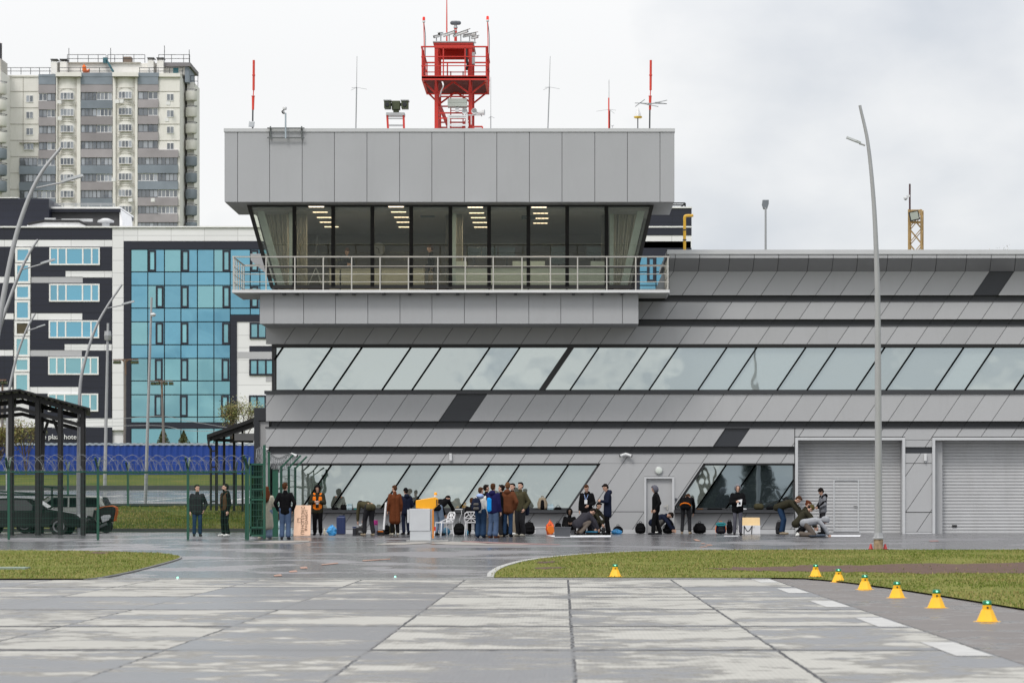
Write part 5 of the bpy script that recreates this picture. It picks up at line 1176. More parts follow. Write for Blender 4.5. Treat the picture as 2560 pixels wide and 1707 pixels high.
def rrail(segs, posts, y0, y1, Y):
    for x0, x1 in segs:
        for y in (y0, (y0+y1)/2): mb.bar(P(*z1(x0, y), Y), P(*z1(x1, y), Y), .09)
    for x in posts: mb.bar(P(*z1(x, y0), Y), P(*z1(x, y1), Y), .09)
rrail([(528, 830), (845, 1136), (1244, 1488)], [528, 610, 693, 770, 832, 845, 900, 965, 1050, 1136, 1244, 1290, 1345, 1440, 1488], 180, 242, YR+5)
rrail([(5, 400), (465, 880), (1090, 1440)], [5, 85, 165, 240, 310, 390, 465, 540, 630, 700, 780, 1095, 1170, 1240, 1330, 1430], 282, 335, YR+1.5)
rrail([(1495, 1552)], [1495, 1525, 1552], 345, 430, YR+7)
mb.build('roof_railing', m_dframe, flat)
mb = MB(); mb.bar(P(*z1(810, 225), YR+4), P(*z1(842, 225), YR+4), .9); mb.bar(P(*z1(838, 226), YR+4), P(*z1(888, 312), YR+4), .9, .3); mb.build('roof_chute', M('teal_steel', (.04, .13, .16), .6), flat)
mb = MB()
for x, y0, y1 in ((540, 180, 128), (868, 180, 128), (1290, 215, 108), (1484, 180, 140)): mb.tube([P(*z1(x, y1), YR+5), P(*z1(x, y0+60), YR+5)], .06, 5)
mb.build('aerial', m_dframe, flat)
t = thing('person', P(*z1(665, 322), YR+2.5), 'distant worker in an orange jacket crouching on the apartment roof', 'person'); a = MB(); c = P(*z1(665, 322), YR+2.5)
a.cap(c+Vector((0, 0, .3)), c+Vector((-.1, -.1, .95)), .38, .34); a.cap(c+Vector((-.1, -.1, 1.2)), c+Vector((-.12, -.15, 1.3)), .16, .15); a.cap(c+Vector((.35, 0, .2)), c+Vector((.75, -.1, .5)), .2, .16); a.cap(c+Vector((.75, -.1, .5)), c+Vector((.7, 0, 0)), .15, .12)
o = a.build('body', M('worker_orange', (.75, .16, .03), .8), t, smooth=True)
for x, y in ((465, 549), (468, 678), (918, 546), (952, 543), (1317, 560), (1307, 688), (890, 1158), (1022, 1318), (1198, 1318)):
    o = tag(rb('air_conditioner', x-15, y-14, x+15, y+14, m_pvc, YR-1.0, .7, par=None), 'x', 'x'); del o['label']; del o['category']
# wing at the left picture edge
wing = thing('apartment_tower', (PX(-20, YR), YR+4, 3.5), 'wing of a beige block with round balconies at the left picture edge', 'building')
rb('wall', -400, 300, 5, BOT, m_beige, YR-8, 10, par=wing)
for k in range(7): rbal(-6, 395+127.5*k, wing, m_beige if k < 4 else m_blue_p, YR-8, 1.3, 85)
rb('roof_block', -60, 210, 8, 300, M('rendered_block', (.45, .43, .40), .85), YR-6, 6, par=wing)
m = MB(); m.tube([P(*z1(3, 90), YR), P(*z1(3, 215), YR)], .3, 6); m.build('aerial', m_dframe, wing)
# ------------------------------------------------------------------ left side: fences, canopies, lamps, cars, trees
def z3(x, y): return (x*.3444, 920+y*.3444)
m_green = M('fence_green', (.008, .075, .045), .45, var=.06)
m_greend = M('dark_gate_green', (.006, .05, .032), .45, var=.06)
m_blacksteel = M('black_steelwork', (.007, .007, .008), .5, var=.1)
m_wire = M('razor_wire', (.20, .21, .22), .45, metal=.3)
m_pole = M('lamp_post_grey', (.37, .375, .385), .4, metal=.35, var=.04)
# blue profiled sheet fence
Y = 191; t = thing('blue_fence', P(300, 1185, Y), 'long blue profiled sheet fence with a pale corrugated top edge', 'fence')
mb = MB(); X0, X1 = PX(-200, Y), PX(690, Y); n = int((X1-X0)/.2); vs = []
for i in range(n+1):
    x = X0+i*.2; o = .07 if i % 2 else 0
    zt_ = PZ(1113, Y)
    vs += [(x-.03, Y+o, 3.2), (x-.03, Y+o, zt_), (x+.03, Y+.07-o if False else Y+o, 3.2), (x+.03, Y+o, zt_)]
fs = []
for i in range(n): a = 4*i; fs += [(a, a+2, a+3, a+1), (a+2, a+4, a+5, a+3)]
mb.add(vs, fs); mb.build('sheet', M('royal_blue_sheet', (.006, .042, .26), .5, var=.10, scale=.6), t)
mb = MB(); vs = []
for i in range(n+1): x = X0+i*.2; o = .045 if i % 2 else 0; vs += [(x, Y-.02, zt_-.01+o), (x, Y-.02, zt_+.12+o), (x, Y+.1, zt_+.12+o)]
fs = []
for i in range(n): a = 3*i; fs += [(a, a+3, a+4, a+1), (a+1, a+4, a+5, a+2)]
mb.add(vs, fs); mb.build('coping', M('fence_coping', (.30, .34, .40), .5), t)
# green mesh fences
def mesh_panel(mb, A, B, z0, z1, px=.05, pz=.2, r=.0023):
    A = Vector((*A, 0)); B = Vector((*B, 0)); L = (B-A).length; d = (B-A)/L; n = int(L/px); nn = Vector((-d.y, d.x, 0))*r
    for i in range(1, n):
        p = A+d*(L*i/n); a = p-d*r+Vector((0, 0, z0)); b = p+d*r+Vector((0, 0, z0)); h = Vector((0, 0, z1-z0)); mb.add([a, b, b+h, a+h], [(0, 1, 2, 3)])
    k = int((z1-z0)/pz)
    for i in range(k+1): z = z0+(z1-z0)*i/k; mb.bar(A+Vector((0, 0, z)), B+Vector((0, 0, z)), r*2.4)
def fence(name, pts, h, lab, coil=True, arm=.35, base=None, postw=.07):
    t = thing(name, (pts[0][0], pts[0][1], zg(pts[0][1])), lab, 'fence')
    for x, y in pts:
        z = zg(y) if base is None else base; p = MB(); p.box(x-postw/2, x+postw/2, y-postw/2, y+postw/2, z-.2, z+h)
        po = p.build('post', m_green, t)
        a = MB(); a.bar((x, y, z+h-.02), (x-.06, y-.22, z+h+arm), .05); a.bar((x, y, z+h-.02), (x+.03, y+.22, z+h+arm), .05); a.build('post_arm', m_greend, po)
    for A, B in zip(pts, pts[1:]):
        z = zg(A[1]) if base is None else base; m = MB(); mesh_panel(m, A, B, z+.06, z+h-.12); m.bar((A[0], A[1], z+h-.1), (B[0], B[1], z+h-.1), .045); m.build('mesh_panel', m_green, t)
    if coil:
        A, B = Vector((*pts[0], 0)), Vector((*pts[-1], 0)); L = (B-A).length; d = (B-A)/L; nn = Vector((-d.y, d.x, 0)); z = (zg(pts[0][1]) if base is None else base)+h+.16
        m = MB()
        for ph, sg in ((0, 1), (1.2, -1)):
            P_ = []; turns = L/.40; n = int(turns*16)
            for i in range(n+1):
                an = 2*math.pi*turns*i/n; rr = .27+.02*math.sin(i*.37); s = L*i/n+.19*sg*math.sin(an+ph)+.03*math.sin(an*.23+ph)
                P_.append(A+d*s+nn*(rr*math.sin(sg*an+ph))+Vector((0, 0, z+rr*math.cos(sg*an+ph))))
            m.tube(P_, .0055, 4, caps=False)
        for zz in (z-.2, z+.1): m.tube([A+Vector((0, 0, zz)), B+Vector((0, 0, zz))], .004, 4)
        m.build('razor_wire', m_wire, t)
    return t
Yf_ = gy(1348)
hF = 177*Yf_/F
fence('mesh_fence', [(PX(x, Yf_), Yf_) for x in (-203, 22, 245, 470, 620)], hF, 'green welded mesh fence with razor wire along the apron')
Y2 = 124.5
fence('mesh_fence', [(PX(x, Y2), Y2) for x in (-130, 20, 170, 320, 470, 590)], PZ(1176, Y2)-zg(Y2), 'farther green mesh fence on the bank above the parked cars', coil=True)
# gate leaf, standing open, its posts, and the fence return towards the wall
Yg_ = Yf_
t = thing('green_gate', (PX(618, Yg_), Yg_, zg(Yg_)), 'green steel gate leaf standing open beside the fence end', 'gate')
m = MB(); m.pbox(612, 1160, 621, 1348, Yg_, .08); m.build('gate_post', m_green, t)
m = MB(); m.bar(P(609, 1138, Yg_-.1), P(616, 1162, Yg_+.02), .06); m.build('post_arm', m_greend, t)
x0, x1, Yl = 625, 664, Yg_-.05
m = MB()
for y in (1160, 1248, 1318, 1338): m.pbox(x0, y-2.2, x1-6, y+2.2, Yl, .05)
m.pbox(x0-1, 1158, x0+3, 1340, Yl, .05); m.pbox(x1-6.5, 1112, x1, 1346, Yl-.02, .06); m.pbox(x0+2, 1190, x1-8, 1193, Yl+.01, .03); m.pbox(x0+4, 1221, x1-6, 1224, Yl+.01, .03)
m.build('gate_frame', m_green, t)
m = MB(); m.pbox(x0+3, 1162, x1-7, 1246, Yl+.06, .01); m.pbox(x0+3, 1246.5, x1-7, 1338, Yl+.075, .01); m.build('gate_sheet', glass_mat('dark_green_mesh_sheet', None, (.02, .10, .06), .05, transp=(.24, .36, .30), rough=.6), t)
m = MB(); mesh_panel(m, (PX(x0, Yl), Yl+.03), (PX(x1-6, Yl), Yl+.03), PZ(1338, Yl), PZ(1162, Yl), r=.007); m.pbox(643, 1297, 658, 1298.5, Yl-.01, .02); m.pbox(642, 1297, 644, 1320, Yl-.01, .02); m.pbox(657, 1297, 659, 1320, Yl-.01, .02); m.build('gate_mesh', m_greend, t)
for x, y0, y1, Y, w_, lab in ((688, 1175, 1340, 101.5, 14, 'wide green gate post left of the man in the black jumper'), (672, 1130, 1342, 100.2, 5, 'thin green post with razor wire near the annex')):
    t = thing('gate_post', P(x, y1, Y), lab, 'post'); m = MB(); m.pbox(x-w_/2, y0, x+w_/2, 1345, Y, .12); m.build('post', m_green, t); m = MB(); m.pbox(x-w_/2-1, y0-2, x+w_/2+1, y0-.2, Y-.02, .16); m.pbox(x-1, (y0+y1)/2, x+w_/2+2, (y0+y1)/2+6, Y-.03, .028); m.build('fitting', m_greend, t)
t = thing('mesh_fence', (PX(700, 103), 103, .46), 'green fence return with leaning arms running to the wall', 'fence')
for (x, y), lab in zip([(PX(703, 103), 103.), (PX(722, 105.2), 105.2), (PX(738, 107.6), 107.6)], range(3)):
    z = zg(y); p = MB(); p.box(x-.04, x+.04, y-.04, y+.04, z-.1, z+2.35); po = p.build('post', m_greend, t); a = MB(); a.bar((x, y, z+2.3), (x+.42, y-.1, z+2.72), .05); a.build('post_arm', m_green, po)
m = MB()
for A, B in (((PX(703, 103), 103.), (PX(722, 105.2), 105.2)), ((PX(722, 105.2), 105.2), (PX(738, 107.6), 107.6))): mesh_panel(m, A, B, zg(A[1])+.05, zg(A[1])+2.25, r=.006)
m.build('mesh_panel', m_greend, t)
m = MB()
for ph in (0, 2):
    P_ = [P(640+90*i/160, 1142+18*i/160, 99.5+7.5*i/160)+Vector((0, .28*math.sin(i*.75+ph), .26*math.cos(i*.75+ph)+.12*math.sin(i*.05))) for i in range(161)]; m.tube(P_, .0075, 4)
m.build('razor_wire', m_wire, t)
# dark canopy over the parked cars
Y0c, Y1c = 104.5, 110.5
t = thing('steel_canopy', (PX(118, Y0c), Y0c, zg(Y0c)), 'black steel shelter with a sloping sheet roof over the parked cars', 'canopy')
def ct(x): return 976+(x-48)*47/176+8       # underside of the roof edge
for Yc_ in (Y0c, Y1c):
    for x, wd in ((28, 14), (95, 14), (151, 13), (208, 12)):
        X = PX(x, Y0c); hw = wd*Y0c/F/2; zt_ = PZ(ct(x) if x > 48 else 985, Y0c)-.02
        if Yc_ > Y0c and x > 60: continue
        m = MB(); m.box(X-hw, X+hw, Yc_-.05, Yc_+.05, zg(Yc_)-.1, zt_); m.box(X-hw*.6, X+hw*.6, Yc_-.1, Yc_+.1, zg(Yc_)-.1, zt_-.01); m.build('column', m_blacksteel, t)
xs = [(-190, 1002), (48, 976), (226, 1024)]
m = MB()
for (xa, ya), (xb, yb) in zip(xs, xs[1:]):
    A = [P(xa, ya, Y0c-.6), P(xb, yb, Y0c-.6), P(xb, yb, Y0c-.6)+Vector((-1.15, 7.4, 0)), P(xa, ya, Y0c-.6)+Vector((-1.15, 7.4, 0))]; m.hull2(A, [v+Vector((0, 0, .06)) for v in A])
m.build('roof_sheet', m_blacksteel, t)
for Yc_ in (Y0c, Y1c):
    for (xa, ya), (xb, yb) in zip(xs, xs[1:]):
        for dz_, h_ in ((.16, .16), (.62, .13)):
            m = MB()
            pa, pb = P(xa, ya, Y0c), P(min(xb, 210), yb if xb < 100 else ct(210)-8, Y0c); pa.y = pb.y = Yc_; pa.x -= .95*(Yc_ > Y0c); pb.x -= .95*(Yc_ > Y0c); pa.z -= dz_; pb.z -= dz_
            m.bar(pa, pb, .12, h_); m.build('beam', m_blacksteel, t)
m = MB()
for x in (28, 95, 151, 208):
    p = P(x, ct(x) if x > 48 else 985, Y0c); p.z -= .2; m.bar(p, p+Vector((-.98, 6.2, 0)), .1, .14)
for k in range(12): p = P(-180, 1001, Y0c) .lerp(P(48, 976, Y0c), k/12); p.z -= .06; m.bar(p, p+Vector((-1.02, 6.5, 0)), .06, .08); p = P(48, 976, Y0c).lerp(P(224, 1023, Y0c), k/12); p.z -= .06; m.bar(p, p+Vector((-1.02, 6.5, 0)), .06, .08)
m.build('purlin', m_blacksteel, t)
m = MB()
for x, dx in ((108, -9), (110, 12), (147, -14), (148, 6)): m.bar(P(x, 1082, Y0c+1), P(x+dx, 1048, Y0c+1), .09)
for x, x2 in ((110, 101), (147, 151)): m.bar(P(x, 1080, Y0c+1), P(x2, 1300, Y0c+1), .09)
A = [P(190, 1052, Y0c-.02), P(208, 1052, Y0c-.02), P(208, 1072, Y0c-.02)]; m.hull2(A, [v+Vector((0, .06, 0)) for v in A])
m.build('brace', m_blacksteel, t)
t = thing('guard_rail', P(100, 1240, 107), 'dark low rail between the canopy columns above the car roofs', 'rail'); m = MB()
for p0, p1 in (((0, 1228), (100, 1235)), ((0, 1236), (200, 1238)), ((100, 1215), (160, 1220)), ((130, 1218), (130, 1300))): m.bar(P(*p0, 108), P(*p1, 108), .06)
m.build('rail', m_greend, t)
# second canopy beside the annex
Yk = 121.
t = thing('entrance_canopy', P(575, 1270, Yk), 'black sloping canopy on slim columns beside the grey annex', 'canopy')
for x, yb, wd in ((541, 1270, 7), (560, 1270, 5.5), (585, 1271, 6), (606, 1272, 5)):
    m = MB(); yt = 1097-(x-518)*.35+8; m.pbox(x-wd/2, yt, x+wd/2, yb+6, Yk+(x-541)*.02, .12); m.build('column', m_blacksteel, t)
m = MB(); A = [P(517, 1095, Yk-1), P(634, 1053, Yk-1), P(634, 1053, Yk-1)+Vector((0, 4, 0)), P(517, 1095, Yk-1)+Vector((0, 4, 0))]; m.hull2(A, [v+Vector((0, 0, .14)) for v in A]); m.build('roof_sheet', m_blacksteel, t)
m = MB(); m.bar(P(520, 1098, Yk-.8), P(634, 1060, Yk-.8), .08, .2); m.build('beam', m_blacksteel, t); m = MB(); m.bar(P(535, 1099, Yk), P(634, 1103, Yk), .1, .12); m.build('beam', m_blacksteel, t)
m = MB(); m.pbox(586, 1083, 636, 1101, Yk-.9, .1); m.build('fascia_panel', M('mid_grey_panel', (.12, .12, .125), .6), t)
m = MB(); A = [P(517, 1095, Yk-1), P(525, 1095, Yk-1), P(522.5, 1113, Yk-1), P(519.5, 1113, Yk-1)]; m.hull2(A, [v+Vector((0, .15, 0)) for v in A]); m.tube([P(521, 1113, Yk-.9), P(527, 1122, Yk-.9), P(527, 1275, Yk-.9)], .05, 8); m.build('downpipe', m_blacksteel, t)
m = MB()
for y in (1127, 1167, 1253): m.bar(P(527, y, Yk-.9), P(538, y, Yk-.9), .06)
m.build('pipe_clamp', m_blacksteel, t)
# curved lamp posts
def lamp(pts, arm, Y, r0, r1, lab, headlen=None, base=None):
    t = thing('street_lamp', (P(*pts[0], Y) if base is None else base), lab, 'street lamp', 'curved grey lamp posts')
    c = bez([P(*p, Y) for p in pts], 8); n = len(c)
    m = MB(); m.tube(c, [r0+(r1-r0)*i/(n-1) for i in range(n)], 12); m.build('pole', m_pole, t, smooth=True)
    a0, a1, a2 = [P(*p, Y) for p in arm]
    m = MB(); m.tube([a0, a1], r1*.62, 8); m.build('arm', m_pole, t, smooth=True)
    d = (a2-a1); u = Vector((0, 1, 0)); w_ = d.length*.17
    nrm = d.cross(u).normalized(); m = MB(); A = [a1-u*w_*.5-d*.1, a1-u*w_*1.3+d*.25, a2-u*w_, a2+u*w_, a1+u*w_*1.3+d*.25, a1+u*w_*.5-d*.1]
    nrm = nrm if nrm.z > 0 else -nrm; m.hull2(A, [v+nrm*d.length*.14 for v in A]); m.build('lamp_head', M('lamp_head_grey', (.46, .48, .50), .35), t)
    return t
Yb = gy(1374)
lt = lamp([(2196, 1348), (2196, 1150), (2195, 950), (2194, 760), (2191, 640), (2184, 500), (2170, 360), (2149.6, 264)], [(2163, 364), (2148, 359), (2115, 346)], Yb, .108, .04, 'tall curved grey lamp post on the lawn in front of the gates', base=G(2196, 1374))
m = MB(); c = P(2196, 1346, Yb); m.lathe([(.112, .16), (.13, .05), (.165, .03), (.165, -.01)], c, 8); m.build('base_flange', m_pole, lt)
m = MB(); m.lathe([(.125, -.40), (.13, -.012)], c, 14); m.build('rusty_anchor', M('rusty_metal', (.30, .22, .13), .85, var=.5, scale=9), lt)
m = MB()
for k in range(4): a = k*math.pi/2+.78; u = Vector((math.cos(a), math.sin(a), 0)); A = [c+u*.11+Vector((0, 0, .03)), c+u*.155+Vector((0, 0, .03)), c+u*.113+Vector((0, 0, .14))]; m.hull2(A, [v+Vector((-u.y, u.x, 0))*.02 for v in A])
m.build('gusset', m_pole, lt)
for s in (-1, 1):
    b = G(2196+s*18, 1374); tt = thing('marker_cone', b, f'small red marker on the grass {"left" if s < 0 else "right"} of the lamp post foot', 'cone', 'red markers at the lamp post foot'); m = MB(); m.lathe([(.07, 0), (.065, .01), (.02, .16), (.012, .165)], b+Vector((0, .1, 0)), 12); m.build('cone', M('cone_red', (.45, .03, .03), .5), tt, smooth=True); m = MB(); m.box(b.x-.08, b.x+.08, b.y+.02, b.y+.18, b.z, b.z+.025); m.build('foot', m_black, tt)
lamp([(-30, 1345), (-28, 1100), (-14, 900), (2, 780), (35, 610), (70, 500), (105, 430), (152, 370)], [(91, 470), (163, 455), (208, 442)], 98, .12, .045, 'largest curved lamp post at the left edge, leaning across the tower block')
lamp([(-45, 1330), (-40, 1100), (-15, 900), (0, 819), (27, 740), (53, 674), (75, 630), (95, 599)], [(55, 674), (106, 660), (138, 650.5)], 113, .095, .04, 'curved lamp post second from the left, crossing the stair windows')
lamp([(19, 1300), (19, 1120), (20, 1010), (26, 960), (42, 892), (65, 827), (88, 784)], [(66, 827), (94, 819), (113, 813)], 150, .09, .045, 'smallest curved lamp post, behind the black canopy roof')
lamp([(196, 1338), (196, 1200), (198, 1050), (201, 960), (213, 900), (237, 825), (265, 771), (305, 711)], [(265, 771), (308, 762), (336, 755)], 107, .075, .036, 'curved lamp post rising beside the right column of the black canopy')
# straight poles and floodlight masts
Yq = 168
t = thing('straight_pole', (PX(265, Yq), Yq, zg(Yq)), 'thin grey pole with a small collar before the white hotel strip', 'pole'); m = MB(); m.tube([P(262, 1215, Yq), P(270, 808, Yq)], [.10, .065], 10); m.build('pole', m_pole, t, smooth=True); m = MB(); m.lathe([(.17, -.25), (.2, 0), (.17, .25)], P(269.5, 839, Yq), 10); m.build('collar', m_galv, t)
Yq = 126
t = thing('straight_pole', (PX(363, Yq), Yq, zg(Yq)), 'leaning grey pole with a white dome camera before the blue glass', 'pole'); m = MB(); m.tube([P(363, 1270, Yq), P(379, 744, Yq)], [.075, .045], 12); m.build('pole', m_pole, t, smooth=True)
t2 = thing('dome_camera', P(381, 785, Yq), 'white dome camera near the top of the leaning pole', 'camera'); m = MB(); m.bar(P(377, 786, Yq-.1), P(386, 783, Yq-.1), .07); m.build('arm', m_white, t2); m = MB(); m.lathe([(.1, 0), (.12, -.04), (.08, -.12)], P(383, 784, Yq-.1), 12); m.build('dome', m_white, t2, smooth=True)
def flood(x0, y0, x1, y1, yb, heads, Y, lab, bar0, bar1):
    t = thing('floodlight_mast', P(x1, yb, Y), lab, 'floodlight mast', 'floodlight masts by the blue fence'); m = MB(); m.tube([P(x1, yb, Y), P(x0, y0, Y)], [.095, .07], 10); m.build('pole', M('mast_grey_brown', (.17, .15, .14), .6, var=.15), t, smooth=True)
    m = MB(); m.bar(P(bar0, y0, Y), P(bar1, y0-.5, Y), .07); m.bar(P(x0-8, y0, Y), P(x0, y0+8, Y), .06); m.bar(P(x0+8, y0, Y), P(x0, y0+8, Y), .06); m.bar(P(x0+1, y0+2, Y-.1), P(x0+1.5, y0+38, Y-.1), .07); m.build('crossbar', M('rusty_bar', (.16, .095, .06), .8, var=.3), t)
    for hx in heads: m = MB(); A = [P(hx-5, y0+2.5, Y-.3), P(hx+5, y0+2.5, Y-.3), P(hx+5.5, y0+10, Y-.1), P(hx-5.5, y0+10, Y-.1)]; m.hull2(A, [v+Vector((0, .35, 0)) for v in A]); f_ = m.build('floodlight', m_black, t); m = MB(); A = [P(hx-4, y0+4, Y-.33), P(hx+4, y0+4, Y-.33), P(hx+4.5, y0+8.6, Y-.2), P(hx-4.5, y0+8.6, Y-.2)]; m.hull2(A, [v+Vector((0, .03, 0)) for v in A]); m.build('lens', M('floodlight_glass', (.35, .38, .33), .2), f_)
flood(313, 899, 311, 1000, 1190, (288, 296, 331, 340), 195, 'floodlight mast with four dark lamps before the hotel corner', 283, 346)
flood(404, 952, 412, 1100, 1183, (382, 394, 413, 427), 192.5, 'floodlight mast with pale lamps before the blue glass', 377, 432)
flood(6, 950, 6, 1000, 1190, (-8, 6, 12), 194, 'floodlight mast at the left edge beside the stair windows', -20, 16)
# sagging wires
t = thing('overhead_wire', P(400, 1060, 193), 'two thin overhead wires sagging in front of the hotel', 'wire'); m = MB()
for y0, y1, y2 in ((1050, 1040, 1072), (1068, 1064, 1078)): m.tube(bez([P(130, y0+2, 193), P(300, y0-4, 193), P(405, y1, 193), P(470, y1+12, 193), P(590, y2, 193)]), .022, 4)
m.build('wire', m_galv, t)
# ---- trees and bushes
m_bark = M('bark', (.10, .075, .05), .9, var=.3, scale=8)
def leafy(name, base, h, rx, n, lsz, mats, lab, cat, seed, conic=False, twig=True, trunk=.05, group=None):
    random.seed(seed); t = thing(name, base, lab, cat, group); b = Vector(base); tr = MB(); tips = []
    def grow(p, d, L, r, lev):
        q = p+d*L; tr.tube([p, (p+q)/2+Vector((random.uniform(-.04, .04), random.uniform(-.04, .04), 0))*L, q], [r, r*.8, r*.6], 5, caps=False)
        tips.append(q)
        if lev <= 0: return
        for _ in range(3 if lev > 1 else 4):
            e = Vector((random.gauss(0, .42), random.gauss(0, .42), random.uniform(.1, .5))); grow(q, (d+e).normalized(), L*random.uniform(.6, .8), r*.6, lev-1)
    if twig:
        for k in range(3 if not conic else 1): grow(b, Vector((random.gauss(0, .25), random.gauss(0, .25), 1)).normalized(), h*.33, trunk, 3)
    else: tr.tube([b, b+Vector((0, 0, h*.9))], [trunk, trunk*.3], 6)
    tr.build('trunk', m_bark, t)
    cr = MB()
    for i in range(n):
        if conic:
            f = random.random()**.8; a = random.uniform(0, 6.28); rr = rx*(1-f)*math.sqrt(random.random())*(1+.25*math.sin(a*5)); c = b+Vector((rr*math.cos(a), rr*math.sin(a), h*(.04+.96*f)))
        else:
            q = random.choice(tips); c = q+Vector((random.gauss(0, rx*.13), random.gauss(0, rx*.13), random.gauss(0, rx*.13)))
        u = Vector((random.gauss(0, 1), random.gauss(0, 1), random.gauss(0, 1))).normalized(); v = u.orthogonal().normalized(); s = lsz*random.uniform(.6, 1.3)
        cr.tone = random.uniform(.6, 1.4); cr.m = random.randrange(len(mats)); cr.add([c-u*s, c+v*s*.6, c+u*s, c-v*s*.6], [(0, 1, 2, 3)])
    cr.build('crown', mats, t); return t
m_lf1 = M('young_leaf', (.16, .17, .035), .7, tone=True); m_lf2 = M('bud_ochre', (.17, .125, .045), .8, tone=True); m_thuja = M('thuja_green', (.045, .065, .018), .8, tone=True); m_thb = M('thuja_bronze', (.085, .07, .022), .8, tone=True); m_bl = M('pale_blossom', (.34, .33, .22), .8, tone=True)
for i, (x, y, h, rx, seed) in enumerate([(25, 1190, 2.9, 1.6, 1), (65, 1190, 3.4, 1.5, 2), (-15, 1188, 3.2, 1.5, 3)]):
    leafy('willow_bush', P(x, 1186, 187), h*1.05, rx, 900, .055, [m_lf1, m_lf2], ['budding willow bush left of the first canopy column', 'budding willow bush right of the first canopy column', 'budding willow bush cut by the left picture edge'][i], 'bush', 40+seed, group='willow bushes before the blue fence')
leafy('thuja', P(408, 1125, 205), PZ(1068, 205)-PZ(1125, 205), .55, 1500, .07, [m_thuja, m_thb], 'taller bronze green thuja behind the floodlight mast', 'tree', 3, conic=True, twig=False)
leafy('thuja', P(459, 1125, 205), PZ(1076, 205)-PZ(1125, 205), .55, 1300, .07, [m_thuja, m_thuja, m_thb], 'shorter green thuja alone before the glass front', 'tree', 4, conic=True, twig=False)
leafy('spring_tree', P(582, 1110, 215), 3.0, 2.0, 1500, .06, [m_lf1, m_lf2, m_thuja], 'greenish spring tree above the entrance canopy, left of the pale one', 'tree', 5)
leafy('spring_tree', P(610, 1105, 218), 3.2, 2.2, 1300, .06, [m_bl, m_lf1], 'pale blossoming tree behind the entrance canopy by the annex', 'tree', 6)
for x, s_, lab in ((2492, 9, 'bare twigs of a tree above the right roof edge'), (2525, 10, 'bare tree tips nearest the right picture edge')):
    leafy('bare_tree', P(x, 690, 140), PZ(614, 140)-PZ(690, 140), 1.2, 60, .03, [m_lf2], lab, 'tree', s_, trunk=.03)
